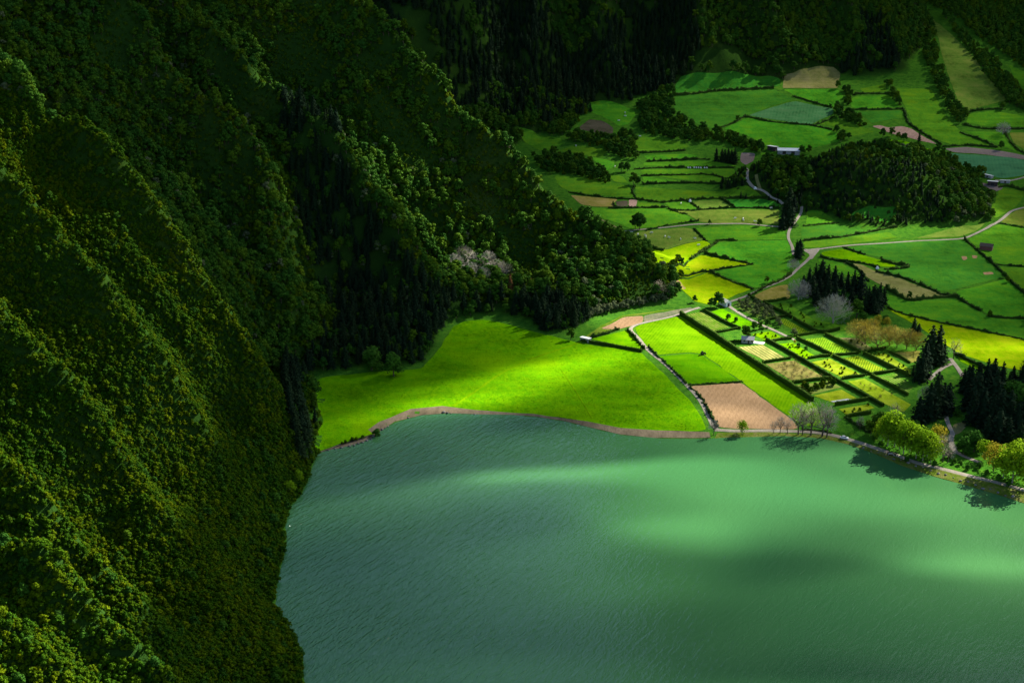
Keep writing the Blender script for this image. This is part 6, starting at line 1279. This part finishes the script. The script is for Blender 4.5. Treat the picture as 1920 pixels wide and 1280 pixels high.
for k, (kind, h, (x, y), label, grp) in enumerate(TREES):
    wide = {'hazebare': 1.15, 'brown': 1.15, 'spring': 1.0, 'bare': 0.95}.get(kind, 1.0) * rng.uniform(0.92, 1.1)
    if kind == 'conifer': wide *= rng.uniform(0.85, 1.45); h = h * rng.uniform(0.78, 1.15)
    if 'cypress' in label or 'column' in label: wide = 0.6
    plant(kind, h, x, y, label, grp, k, None, wide)

# ================================================================ woods: candidate stems on a jittered grid
A = {}
for n, p in AREAS: A.setdefault(n, []).append(p)
def in_area(n, x, y):
    m = np.zeros(x.shape, bool)
    for p in A.get(n, []): m |= inside(x, y, p)
    return m
def grid_pts(x0, x1, y0, y1, s):
    sx, sy = s if isinstance(s, tuple) else (s, s)
    X, Y = np.meshgrid(np.arange(x0, x1, sx), np.arange(y0, y1, sy))
    X = X.ravel() + rng.uniform(-.42, .42, X.size) * sx; Y = Y.ravel() + rng.uniform(-.42, .42, Y.size) * sy
    return X, Y
def to_px(x, y, z):
    c, s = math.cos(math.radians(20)), math.sin(math.radians(20)); zz = z - 300
    f = y * c - zz * s; up = y * s + zz * c
    return 960 + 2600 * x / f, 640 - 2600 * up / f
def near_view(x, y):                                        # the camera's field and a margin round it
    px, py = to_px(x, y, Hs(x, y)); return (px > -260) & (px < 2180) & (py > -220) & (py < 1480)
def seen(x, y, z):
    ok = np.ones(x.shape, bool)
    for t in np.linspace(0.06, 0.97, 90):
        ok &= (300 + (z - 300) * t) > Hs(x * t, y * t) * 1.0 + 1.0
    return ok
POOL = {}                                                   # kind -> arrays x, y, height
def pool(kind, x, y, h): POOL.setdefault(kind, []).append(np.stack([x, y, h], 1))
MZ = mountain(XX, YY); WZ = wall(XX, YY)
def mtn_at(x, y): return Hs(x, y, np.maximum(MZ, -30)) - Hs(x, y, LANDZ)
def wall_at(x, y): return Hs(x, y, np.maximum(WZ, -30)) - Hs(x, y, LANDZ)
fields_poly = [p for n, m, p, l in FIELDS]
def on_field(x, y):
    m = np.zeros(x.shape, bool)
    for p in fields_poly: m |= inside(x, y, p)
    return m
def on_road(x, y):
    m = np.zeros(x.shape, bool)
    for n, mt, w, p, l in ROADS: m |= seg_dist(x, y, p, False) < w * 0.5 + 1.2
    return m
# near slope: low dense laurel scrub
Xa, Ya = grid_pts(-330, 0, 205, 725, (1.15, 1.7)); Xb, Yb = grid_pts(-330, 140, 720, 1180, (2.1, 2.35))
X = np.r_[Xa, Xb]; Y = np.r_[Ya, Yb]
k = near_view(X, Y); X, Y = X[k], Y[k]
k = ((mtn_at(X, Y) > 0.8) | (Y < 690) & (X < -55) & (Hs(X, Y) > 0.12)) & ~on_field(X, Y); X, Y = X[k], Y[k]
con = in_area('conifer', X, Y); fern = in_area('fern', X, Y) | (fbm(X / 28.0, Y / 28.0, 91, 3) > 0.17) & (Y > 690); pale = in_area('pale', X, Y)
far = Y > 720
u = rng.random(len(X))
k = ~con & ~far & ~fern & ~pale; pool('bush', X[k], Y[k], rng.uniform(1.3, 2.5, k.sum()) * (1 + 1.0 * rng.random(k.sum()) ** 6))
k = ~con & ~far & ~fern & (u < 0.012); pool('broad', X[k], Y[k], rng.uniform(3.2, 6.0, k.sum()))
k = ~con & far & ~pale & ~fern & (u < 0.22); pool('broad', X[k], Y[k], rng.uniform(4.5, 11.0, k.sum()))
k = ~con & far & ~pale & ~fern & (u > 0.50); pool('bush', X[k], Y[k], rng.uniform(1.8, 4.2, k.sum()))
k = fern & ~con & (u > 0.10); pool('bush', X[k], Y[k], rng.uniform(1.0, 2.3, k.sum()))
k = con & (u < 0.19); pool('conifer', X[k], Y[k], rng.uniform(7, 15.5, k.sum()))
k = con & (u > 0.85); pool('broad', X[k], Y[k], rng.uniform(4, 8, k.sum()))
k = pale & ~con & (u < 0.8); pool('pale', X[k], Y[k], rng.uniform(2.8, 5.0, k.sum()))
k = far & ~fern & (u > 0.985) & (Y < 1000); pool('pale', X[k], Y[k], rng.uniform(4, 7, k.sum()))
# far crater wall
X, Y = grid_pts(-250, 1050, 1150, 1960, 5.6)
k = near_view(X, Y); X, Y = X[k], Y[k]
k = (wall_at(X, Y) > 0.6) & ~on_field(X, Y) & ~in_area('heath', X, Y) & ~in_area('fern', X, Y); X, Y = X[k], Y[k]
u = rng.random(len(X)); c2 = in_area('conifer', X, Y) | (fbm(X / 80.0, Y / 80.0, 71, 3) > 0.11)
k = c2 & (u < 0.9); pool('conifer', X[k], Y[k], rng.uniform(8, 16, k.sum()))
k = ~c2 & (u < 0.85); pool('broad', X[k], Y[k], rng.uniform(6.5, 12, k.sum()))
# cone hill: young conifers, older broadleaves on its right flank, a grassy top
X, Y = grid_pts(150, 440, 1040, 1270, 3.2)
hh = hill(X, Y); k = (hh > 1.2) & ~on_field(X, Y) & ~on_road(X, Y); X, Y, hh = X[k], Y[k], hh[k]
u = rng.random(len(X)); right = X - 330 - (1130 - Y) * 0.4 + 30 * fbm(X / 30.0, Y / 30.0, 5, 2) > 0
k = ~right & (hh < 35) & (u < 0.45); pool('conifer', X[k], Y[k], rng.uniform(3.5, 7.0, k.sum()))
k = ~right & (u > 0.45) & (u < 0.62); pool('broad', X[k], Y[k], rng.uniform(3.5, 6.5, k.sum()))
k = right & (u < 0.40); pool('broad', X[k], Y[k], rng.uniform(5, 9, k.sum()))
k = right & (u > 0.9); pool('pale', X[k], Y[k], rng.uniform(3, 6, k.sum()))
k = (u > 0.93) | (hh > 34) & (u > 0.45); pool('bush', X[k], Y[k], rng.uniform(1.4, 3.4, k.sum()))
# tree belts and thickets on the valley floor
X, Y = grid_pts(-20, 1000, 950, 2050, 4.6)
k = in_area('belt', X, Y) & ~on_road(X, Y); X, Y = X[k], Y[k]; u = rng.random(len(X))
k = u < 0.55; pool('broad', X[k], Y[k], rng.uniform(4.5, 10.5, k.sum()))
k = (u >= 0.55) & (u < 0.9); pool('bush', X[k], Y[k], rng.uniform(2.5, 4.5, k.sum()))
# copses beyond the right edge of the photograph
X, Y = grid_pts(230, 900, 560, 1500, 6.0)
px, py = to_px(X, Y, Hs(X, Y)); k = (px > 1935) & (Hs(X, Y) > 0.4) & (fbm(X / 45.0, Y / 45.0, 19, 3) > 0.03) & ~on_field(X, Y); X, Y = X[k], Y[k]
pool('broad', X, Y, rng.uniform(4, 10, len(X)))
WOOD = {kk: np.concatenate(vv_) for kk, vv_ in POOL.items()}
# the largest visible stems stand as individuals, the rest is the wood as a mass
LAB = {'bush': ('low rounded evergreen shrub in the dense scrub on the steep left slope', 'shrubs of the near left slope', 300),
       'broad': ('round-crowned evergreen tree in the wood on the steep crater slopes', 'evergreen trees of the crater slopes', 300),
       'conifer': ('dark pointed conifer in the stand at the foot of the spur', 'conifers at the foot of the spur', 240),
       'pale': ('pale grey-green shrub at the wooded foot of the spur', 'pale shrubs at the spur foot', 90)}
MASS = {}
for kind, P in WOOD.items():
    x, y, h = P.T; z = Hs(x, y)
    px, py = to_px(x, y, z + h * 0.6)
    lab, grp, nmax = LAB[kind]
    vis = seen(x, y, z + h * 0.75) & (px > 15) & (px < 1905) & (py > 20) & (py < 1255)
    if kind in ('conifer', 'pale'): vis &= (y < 1000) & (x < 130)
    if kind == 'bush': vis &= (y < 720)
    if kind == 'broad': vis &= (y < 1060) & (x < 130)
    size = np.where(vis, h / np.hypot(y, z - 300), 0)
    size *= 1 + 0.15 * rng.random(len(size))
    order = np.argsort(-size); pick = order[:min(nmax, int((size > 0).sum()))]
    m = np.ones(len(P), bool); m[pick] = False
    MASS[kind] = P[m]
    for i in pick: plant(kind, h[i], x[i], y[i], lab, grp)

# ---- the mass of the woods: instanced over stem points
def scatter(name, pts, meshes, label, hn, sxy=(0.9, 1.15)):
    """one object whose points carry a tree each"""
    n = len(pts); x, y, h = pts.T
    me = bpy.data.meshes.new(name); me.vertices.add(n)
    me.vertices.foreach_set('co', np.stack([x, y, Hs(x, y) - 0.1], 1).astype(np.float32).ravel())
    s = h / hn; w = s * rng.uniform(*sxy, n)
    a = me.attributes.new('size', 'FLOAT_VECTOR', 'POINT'); a.data.foreach_set('vector', np.stack([w, w, s], 1).astype(np.float32).ravel())
    a = me.attributes.new('turn', 'FLOAT_VECTOR', 'POINT'); a.data.foreach_set('vector', np.stack([rng.normal(0, .05, n), rng.normal(0, .05, n), rng.random(n) * 6.28], 1).astype(np.float32).ravel())
    a = me.attributes.new('pick', 'INT', 'POINT'); a.data.foreach_set('value', rng.integers(0, len(meshes), n).astype(np.int32))
    o = obj(name, me); tag(o, label, None, None, 'stuff')
    col = bpy.data.collections.new(name + '_stock')
    for j, mm in enumerate(meshes):
        po = bpy.data.objects.new('stem%02d' % j, mm); col.objects.link(po)
    ng = bpy.data.node_groups.new(name, 'GeometryNodeTree')
    ng.interface.new_socket('Geometry', in_out='INPUT', socket_type='NodeSocketGeometry'); ng.interface.new_socket('Geometry', in_out='OUTPUT', socket_type='NodeSocketGeometry')
    gi = ng.nodes.new('NodeGroupInput'); go = ng.nodes.new('NodeGroupOutput')
    iop = ng.nodes.new('GeometryNodeInstanceOnPoints'); ci = ng.nodes.new('GeometryNodeCollectionInfo')
    ci.inputs['Collection'].default_value = col; ci.inputs['Separate Children'].default_value = True; ci.inputs['Reset Children'].default_value = True
    iop.inputs['Pick Instance'].default_value = True
    def at(nm, ty):
        q_ = ng.nodes.new('GeometryNodeInputNamedAttribute'); q_.data_type = ty; q_.inputs['Name'].default_value = nm; return q_.outputs['Attribute']
    L = ng.links.new
    L(gi.outputs[0], iop.inputs['Points']); L(ci.outputs[0], iop.inputs['Instance'])
    L(at('pick', 'INT'), iop.inputs['Instance Index']); L(at('size', 'FLOAT_VECTOR'), iop.inputs['Scale'])
    e2r = ng.nodes.new('FunctionNodeEulerToRotation'); L(at('turn', 'FLOAT_VECTOR'), e2r.inputs[0]); L(e2r.outputs[0], iop.inputs['Rotation'])
    L(iop.outputs[0], go.inputs[0])
    md = o.modifiers.new('stems', 'NODES'); md.node_group = ng
    return o
def joined(tm, cm):
    bm = bmesh.new(); bm.from_mesh(tm); k0 = len(bm.faces); bm.from_mesh(cm); bm.faces.ensure_lookup_table()
    for i, f in enumerate(bm.faces): f.material_index = 0 if i < k0 else 1
    me = bpy.data.meshes.new('stem'); bm.to_mesh(me); bm.free(); me.materials.append(tm.materials[0]); me.materials.append(cm.materials[0]); return me
for kind, nm, lab in (('broad', 'broadleaf_forest', 'dark evergreen forest covering the crater slopes'), ('bush', 'evergreen_scrub', 'dense evergreen scrub covering the near slope'),
                      ('conifer', 'conifer_forest', 'dark conifer forest on the far wall and cone hill'), ('pale', 'pale_scrub', 'pale grey-green scrub scattered through the wood')):
    scatter(nm, MASS[kind], [joined(t_, c_) for t_, c_, _ in PROTO[kind]], lab, PROTO[kind][0][2])

# ---- garden orchards: each little tree its own
def orchard(area, kind, step, h0, h1, label, group):
    for p in A[area]:
        xs = [q_[0] for q_ in p]; ys = [q_[1] for q_ in p]
        X, Y = grid_pts(min(xs), max(xs), min(ys), max(ys), step)
        k = inside(X, Y, p)
        for x, y in zip(X[k], Y[k]): plant(kind, rng.uniform(h0, h1), x, y, label, group)
orchard('olive_orchard', 'olive', 4.6, 3.4, 5.0, 'grey-green orchard tree in the sunlit garden plot', 'grey-green orchard trees')
orchard('brown_orchard', 'brownbush', 4.8, 2.4, 3.6, 'brown leafless orchard bush by the long hedge', 'brown orchard bushes')
orchard('dark_orchard', 'bush', 5.2, 3.0, 4.6, 'dark green orchard shrub in the garden', 'dark orchard shrubs')
orchard('garden_shrubs', 'bush', 5.5, 0.8, 2.0, 'low green shrub dotted over the garden plots', 'low shrubs of the garden plots')
orchard('small_orchard', 'brownbush', 6.0, 1.6, 2.4, 'tiny bare bush in the long olive orchard plot', 'tiny bare orchard bushes')

# ================================================================ hedges
def hedge_mesh(pts, h, w, kind):
    c = resample(pts, 2.0) if kind == 'clipped' else curve(pts, 2.0)
    n2 = normals2(c); L = len(c); dist = math.hypot(*c.mean(0))
    r = np.random.default_rng(int(abs(c[0, 0] * 7 + c[0, 1])) % 9999)
    wild = kind == 'wild'
    if wild: h = h * 0.8; w = w * 0.8
    else: h = h * 0.78; w = w * 0.72
    if wild: c = c + n2 * (r.normal(size=(L, 1)) * 0.35)
    hv = h * (1 + (0.45 if wild else 0.10) * r.normal(size=L) * (0.8 if wild else 0.5)); hv = hv * (1 + (0.9 if wild else 0.25) * fbm(c[:, 0] / 9.0, c[:, 1] / 9.0, 14, 2) * 2); hv = np.clip(hv, h * 0.30, h * 2.1)
    wv = w * (1 + (0.22 if wild else 0.06) * r.normal(size=L)); wv = np.clip(wv, w * 0.5, w * 1.6)
    prof = [(-0.5, -0.1), (-0.5, 0.55), (-0.38, 0.86), (0, 0.95), (0.38, 0.86), (0.5, 0.55), (0.5, -0.1)] if wild else [(-0.5, -0.1), (-0.49, 0.5), (-0.46, 0.94), (0, 0.97), (0.46, 0.94), (0.49, 0.5), (0.5, -0.1)]
    V = []
    for a, b in prof:
        q_ = c + n2 * (a * wv * 0.9)[:, None]; V.append(np.c_[q_, Hs(q_[:, 0], q_[:, 1]) + b * hv * 0.93])
    V = np.concatenate(V); m_ = len(prof)
    Q = [(j * L + i, (j + 1) * L + i, (j + 1) * L + i + 1, j * L + i + 1) for j in range(m_ - 1) for i in range(L - 1)]
    Q += [(0, L, 5 * L, 6 * L), (L, 2 * L, 4 * L, 5 * L), (L - 1, 7 * L - 1, 6 * L - 1, 2 * L - 1), (2 * L - 1, 6 * L - 1, 5 * L - 1, 3 * L - 1)]
    nl = int(L * (16 if dist < 1000 else 9))
    i = r.integers(0, L, nl); side = r.random(nl)
    a = np.where(side < 0.4, -0.5, np.where(side < 0.6, r.uniform(-.5, .5, nl), 0.5)); b = np.where((side >= 0.4) & (side < 0.6), 0.97, r.uniform(0.05, 1.0, nl))
    al = r.uniform(-1, 1, nl)[:, None]; dr = np.c_[n2[:, 1], -n2[:, 0]]
    q_ = c[i] + dr[i] * al + n2[i] * (a * wv[i])[:, None]
    P = np.c_[q_, Hs(q_[:, 0], q_[:, 1]) + b * hv[i]]
    nn = np.c_[n2[i] * np.sign(a)[:, None] * (np.abs(a) > 0.45)[:, None], 0.5 + 0.5 * (b > 0.9)]
    v_, qq = leaf_quads(r, P, nn, (0.42 if wild else 0.30) * (1 if dist < 1000 else 1.35), 0.55)
    return mesh_np('hedge', np.concatenate([V, v_]), np.concatenate([np.array(Q), qq + len(V)]), 'leaf_hedge' if wild else 'leaf_clipped')
for h, w, kind, pts, label in HEDGES:
    tag(obj('hedge', hedge_mesh(pts, h, w, kind)), label, 'hedge', 'garden hedges' if kind == 'clipped' else 'field hedges')

# ================================================================ grass tufts on the lakeside meadow
mp = [p for n, m, p, l in FIELDS if n == 'meadow'][0]
X, Y = grid_pts(min(p[0] for p in mp), max(p[0] for p in mp), min(p[1] for p in mp), max(p[1] for p in mp), 1.15)
k = inside(X, Y, mp) & (seg_dist(X, Y, mp) > 1.0) & (rng.random(len(X)) < 0.25 + 1.2 * np.clip(fbm(X / 9.0, Y / 9.0, 55, 3) + 0.15, 0, 1)); X, Y = X[k], Y[k]
def tuft(seed):
    r = np.random.default_rng(seed); V = []; Q = []
    for i in range(7):
        a = r.random() * 6.28; d = np.array([math.cos(a), math.sin(a), 0]); s_ = np.array([-d[1], d[0], 0]) * 0.12; p0 = r.normal(size=3) * [.16, .16, 0]
        n = len(V); V += [p0 - s_, p0 + s_, p0 + d * .18 + s_ * .6 + [0, 0, .34], p0 + d * .18 - s_ * .6 + [0, 0, .34]]; Q.append((n, n + 1, n + 2, n + 3))
    return mesh_np('tuft', np.array(V), np.array(Q), 'meadow')
scatter('meadow_grass', np.stack([X, Y, rng.uniform(0.5, 1.0, len(X))], 1), [tuft(1), tuft(2), tuft(3)], 'rough grass tufts over the lakeside meadow', 1.0, (1.0, 1.9))

# ================================================================ buildings, vehicles, animals, stones
def put(name, label, cat, x, y, rz, group=None): return thing(name, label, cat, (x, y, hz(x, y) + 0.1), rz, group)
def building(name, label, x, y, rz, w, d, h, rise_, wall_m, roof_m, openings=(), over=0.35, flat=False):
    """w along local y, d along local x; openings = (part, face, centre, width, z0, z1, material)"""
    t = put(name, label, 'building', x, y, rz)
    b = B()
    if flat: b.prism([(-d / 2, -0.6), (d / 2, -0.6), (d / 2, h), (-d / 2, h + rise_)], -w / 2, w / 2)
    else: b.prism([(-d / 2, -0.6), (d / 2, -0.6), (d / 2, h), (0, h + rise_), (-d / 2, h)], -w / 2, w / 2)
    obj('wall', b.make('wall', wall_m), t)
    r = B(); th = 0.14; e = d / 2 + over
    if flat:
        sl = rise_ / d
        r.prism([(-e, h + rise_ + over * sl + 0.02), (e, h - over * sl + 0.02), (e, h - over * sl + 0.02 + th), (-e, h + rise_ + over * sl + 0.02 + th)], -w / 2 - over, w / 2 + over)
    else:
        sl = rise_ / (d / 2)
        r.prism([(-e, h - over * sl + 0.02), (0, h + rise_ + 0.02), (e, h - over * sl + 0.02), (e, h - over * sl + 0.02 + th), (0, h + rise_ + 0.02 + th), (-e, h - over * sl + 0.02 + th)], -w / 2 - over, w / 2 + over)
    rf = obj('roof', r.make('roof', roof_m), t)
    n = max(3, int(w / 1.6)); ribs = B()
    for i in range(n + 1):
        yy = -w / 2 - over + (w + 2 * over) * i / n
        if flat: ribs.prism([(-e, h + rise_ + over * rise_ / d + 0.16), (e, h - over * rise_ / d + 0.16), (e, h - over * rise_ / d + 0.22), (-e, h + rise_ + over * rise_ / d + 0.22)], yy - 0.04, yy + 0.04)
        else: ribs.prism([(0, h + rise_ + 0.16), (e, h - over * sl + 0.16), (e, h - over * sl + 0.22), (0, h + rise_ + 0.22)], yy - 0.04, yy + 0.04)
    obj('roof_seam', ribs.make('roof_seam', roof_m), rf)
    for part, face, c0, ww, z0, z1, mt in openings:
        o_ = B()
        if face in 'EW':
            s_ = 1 if face == 'E' else -1; x0 = s_ * d / 2
            o_.box(min(x0, x0 + s_ * 0.05), max(x0, x0 + s_ * 0.05), c0 - ww / 2, c0 + ww / 2, z0, z1)
        else:
            s_ = 1 if face == 'N' else -1; y0 = s_ * w / 2
            o_.box(c0 - ww / 2, c0 + ww / 2, min(y0, y0 + s_ * 0.05), max(y0, y0 + s_ * 0.05), z0, z1)
        obj(part, o_.make(part, mt), t)
    return t
def wheel_pair(t, xs, ys, r):
    for x in xs:
        for s_ in (-1, 1):
            w = B().tube((x, s_ * ys - 0.1, r), (x, s_ * ys + 0.1, r), r, r, 12)
            wo = obj('wheel', w.make('wheel', 'tyre'), t)
            obj('rim', B().tube((x, s_ * (ys + 0.1) , r), (x, s_ * (ys + 0.13), r), r * 0.6, r * 0.55, 10).make('rim', 'silver_paint'), wo)
def car(name, label, x, y, rz, paint):
    t = put(name, label, 'car', x, y, rz)
    b = B(); n = 0
    secs = [(-2.15, 0.72, 0.45, 0.78), (-2.05, 0.82, 0.32, 0.95), (-1.2, 0.88, 0.28, 1.0), (0.9, 0.88, 0.28, 0.98), (1.7, 0.85, 0.3, 0.86), (2.08, 0.76, 0.36, 0.74), (2.16, 0.66, 0.44, 0.64)]
    V = []; 
    for xx, hw, z0, z1 in secs:
        V += [(xx, -hw * .94, z0), (xx, -hw, (z0 + z1) / 2), (xx, -hw * .9, z1), (xx, hw * .9, z1), (xx, hw, (z0 + z1) / 2), (xx, hw * .94, z0)]
    F_ = [(6 * i + j, 6 * i + (j + 1) % 6, 6 * i + 6 + (j + 1) % 6, 6 * i + 6 + j) for i in range(len(secs) - 1) for j in range(6)] + [tuple(range(5, -1, -1)), tuple(range(36, 42))]
    b.add(V, F_); obj('body', b.make('body', paint), t)
    cab = B().add([(-1.75, -.76, .97), (1.05, -.76, .95), (1.05, .76, .95), (-1.75, .76, .97), (-1.15, -.62, 1.44), (0.25, -.62, 1.45), (0.25, .62, 1.45), (-1.15, .62, 1.44)], [(0, 1, 5, 4), (1, 2, 6, 5), (2, 3, 7, 6), (3, 0, 4, 7)])
    obj('window', cab.make('window', 'dark_glass'), t)
    obj('roof', B().add([(-1.18, -.64, 1.43), (0.28, -.64, 1.44), (0.28, .64, 1.44), (-1.18, .64, 1.43), (-1.1, -.56, 1.49), (0.2, -.56, 1.5), (0.2, .56, 1.5), (-1.1, .56, 1.49)], [(0, 1, 5, 4), (1, 2, 6, 5), (2, 3, 7, 6), (3, 0, 4, 7), (4, 5, 6, 7)]).make('roof', paint), t)
    wheel_pair(t, (-1.35, 1.35), 0.78, 0.32)
    for s_ in (-1, 1): obj('headlight', B().box(2.04, 2.18, s_ * 0.52 - 0.13, s_ * 0.52 + 0.13, 0.58, 0.70).make('headlight', 'lamp_glass'), t)
    return t
def cow_mesh():
    b = B(); secs = [(-1.05, .16, .95, 1.22), (-0.95, .30, .72, 1.36), (-0.4, .36, .58, 1.38), (0.3, .36, .56, 1.36), (0.8, .28, .66, 1.36), (1.0, .19, .82, 1.34), (1.25, .14, .92, 1.30), (1.45, .15, .80, 1.22), (1.75, .09, .62, .86)]
    V = []
    for xx, hw, z0, z1 in secs:
        zc = (z0 + z1) / 2
        V += [(xx, -hw * .6, z0), (xx, -hw, zc), (xx, -hw * .6, z1), (xx, hw * .6, z1), (xx, hw, zc), (xx, hw * .6, z0)]
    F_ = [(6 * i + j, 6 * i + (j + 1) % 6, 6 * i + 6 + (j + 1) % 6, 6 * i + 6 + j) for i in range(len(secs) - 1) for j in range(6)] + [tuple(range(5, -1, -1)), tuple(range(48, 54))]
    b.add(V, F_)
    for xx in (-0.8, 0.7):
        for s_ in (-1, 1): b.tube((xx, s_ * .2, .85), (xx - 0.05, s_ * .2, .42), .12, .075, 6); b.tube((xx - 0.05, s_ * .2, .44), (xx, s_ * .2, -0.02), .075, .06, 6)
    b.tube((-1.05, 0, 1.25), (-1.18, 0, .5), .04, .03, 4)
    for s_ in (-1, 1): b.tube((1.42, s_ * .1, 1.18), (1.40, s_ * .34, 1.16), .06, .03, 4)
    return b.make('cow', 'cow_hide')
def bale_mesh():
    b = B(); n = 12; V = []
    secs = [(-.62, .48), (-.56, .60), (.56, .60), (.62, .48)]
    for yy, r in secs: V += [(r * math.cos(2 * math.pi * i / n), yy, .58 + r * math.sin(2 * math.pi * i / n)) for i in range(n)]
    F_ = [(n * k + i, n * k + (i + 1) % n, n * (k + 1) + (i + 1) % n, n * (k + 1) + i) for k in range(3) for i in range(n)] + [tuple(range(n)), tuple(reversed(range(3 * n, 4 * n)))]
    return b.add(V, F_).make('bale', 'white_plastic')
COW = cow_mesh(); BALE = bale_mesh()
def rock_mesh(seed):
    r = np.random.default_rng(seed); iv, it = ico()
    v = iv * (1 + r.normal(0, .18, (len(iv), 1))) * [1.0, .75, .55]
    return mesh_np('rock', v, np.zeros((0, 4), int), 'rock', it)
ROCKS = [rock_mesh(i) for i in range(4)]
for k, (nm, (x, y), rz, label) in enumerate(SPOTS):
    if nm == 'cow':
        o = obj('cow', COW, None, (x, y, hz(x, y) + 0.12), rz); tag(o, label, 'cow', 'cows in the valley fields')
    elif nm == 'bale':
        o = obj('bale', BALE, None, (x, y, hz(x, y) + 0.12), rz); tag(o, label, 'bale', 'row of white bales')
    elif nm == 'rock':
        s_ = rng.uniform(0.5, 1.2); o = obj('boulder', ROCKS[k % 4], None, (x, y, max(hz(x, y), -0.1) + 0.2 * s_), rz, (s_, s_, s_)); tag(o, label, 'boulder', 'boulders on the stony shore')
    elif nm == 'barn':
        building('barn', label, x, y, rz, 20, 8.5, 3.4, 1.6, 'stone_wall', 'white_paint', [('door', 'W', -4, 3.2, 0, 2.8, 'dark_wood'), ('door', 'W', 4, 3.2, 0, 2.8, 'dark_wood'), ('window', 'S', 0, 1.4, 1.4, 2.4, 'dark_glass')])
    elif nm == 'shed':
        building('shed', label, x, y, rz, 8, 6.5, 2.8, 0.9, 'dark_wood', 'white_paint', [('door', 'W', 0, 2.4, 0, 2.3, 'dark_glass'), ('window', 'S', 0, 1.2, 1.2, 2.0, 'dark_glass')], 0.5, True)
    elif nm == 'shed_low':
        building('shed', label, x, y, rz, 8, 3.4, 1.9, 0.5, 'stone_wall', 'white_paint', [('door', 'W', 0, 1.6, 0, 1.7, 'dark_wood')], 0.3, True)
    elif nm == 'barn_red':
        building('barn', label, x, y, rz, 9, 5.5, 3.0, 1.7, 'red_wood', 'dark_wood', [('door', 'S', 0, 2.2, 0, 2.4, 'dark_wood'), ('window', 'E', 1.5, 1.0, 1.3, 2.1, 'dark_glass')])
    elif nm == 'cottage':
        building('cottage', label, x, y, rz, 7.5, 4.6, 2.4, 1.5, 'stone_wall', 'grey_roof', [('door', 'W', -0.6, 1.0, 0, 2.0, 'dark_wood'), ('window', 'W', 2.0, 1.1, 1.0, 2.0, 'dark_glass'), ('window', 'W', -2.6, 1.1, 1.0, 2.0, 'dark_glass'), ('window', 'S', 0, 1.1, 1.0, 2.0, 'dark_glass')])
    elif nm == 'gatehouse':
        building('gatehouse', label, x, y, rz, 7, 4.5, 3.0, 1.2, 'white_paint', 'paving', [('door', 'S', 0, 1.6, 0, 2.3, 'dark_wood'), ('window', 'W', 1.5, 1.0, 1.1, 2.0, 'dark_glass')])
    elif nm == 'hut':
        building('hut', label, x, y, rz, 6, 3.2, 2.2, 0.35, 'stone_wall', 'white_paint', [('door', 'W', 0, 1.0, 0, 1.9, 'dark_wood')], 0.3, True)
    elif nm == 'patio':
        o = obj('terrace', B().add([(-2.0, -4, .05), (1.8, -4.6, .05), (2.2, 3.6, .05), (-1.6, 4.4, .05), (-2.0, -4, -.6), (1.8, -4.6, -.6), (2.2, 3.6, -.6), (-1.6, 4.4, -.6)], [(0, 1, 2, 3), (0, 4, 5, 1), (1, 5, 6, 2), (2, 6, 7, 3), (3, 7, 4, 0)]).make('terrace', 'paving'), None, (x, y, hz(x, y) + 0.2), rz)
        tag(o, label, None, None, 'structure')
    elif nm == 'silver_car': car('car', label, x, y, rz, 'silver_paint')
    elif nm == 'black_car': car('car', label, x, y, rz, 'black_paint')
    elif nm == 'tractor':
        t = put('tractor', label, 'tractor', x, y, rz)
        obj('body', B().box(0.1, 1.7, -.35, .35, .7, 1.35).box(-1.2, .1, -.5, .5, .6, 1.1).make('body', 'black_paint'), t)
        obj('cab', B().add([(-1.1, -.6, 1.1), (.15, -.6, 1.1), (.15, .6, 1.1), (-1.1, .6, 1.1), (-1.0, -.55, 2.3), (-.05, -.55, 2.3), (-.05, .55, 2.3), (-1.0, .55, 2.3)], [(0, 1, 5, 4), (1, 2, 6, 5), (2, 3, 7, 6), (3, 0, 4, 7), (4, 5, 6, 7)]).make('cab', 'dark_glass'), t)
        for s_ in (-1, 1):
            obj('wheel', B().tube((-.7, s_ * .75 - .2, .75), (-.7, s_ * .75 + .2, .75), .75, .75, 14).make('wheel', 'tyre'), t)
            obj('wheel', B().tube((1.3, s_ * .65 - .12, .45), (1.3, s_ * .65 + .12, .45), .45, .45, 12).make('wheel', 'tyre'), t)
    elif nm == 'white_bags':
        t = put('bale_pile', label, 'bale pile', x, y, rz)
        for dx, dy, dz in ((-.65, 0, 0), (.65, .1, 0), (0, 0.05, 1.05)):
            obj('bale', BALE, t, (dx * 1.05, dy, dz), 0.1)
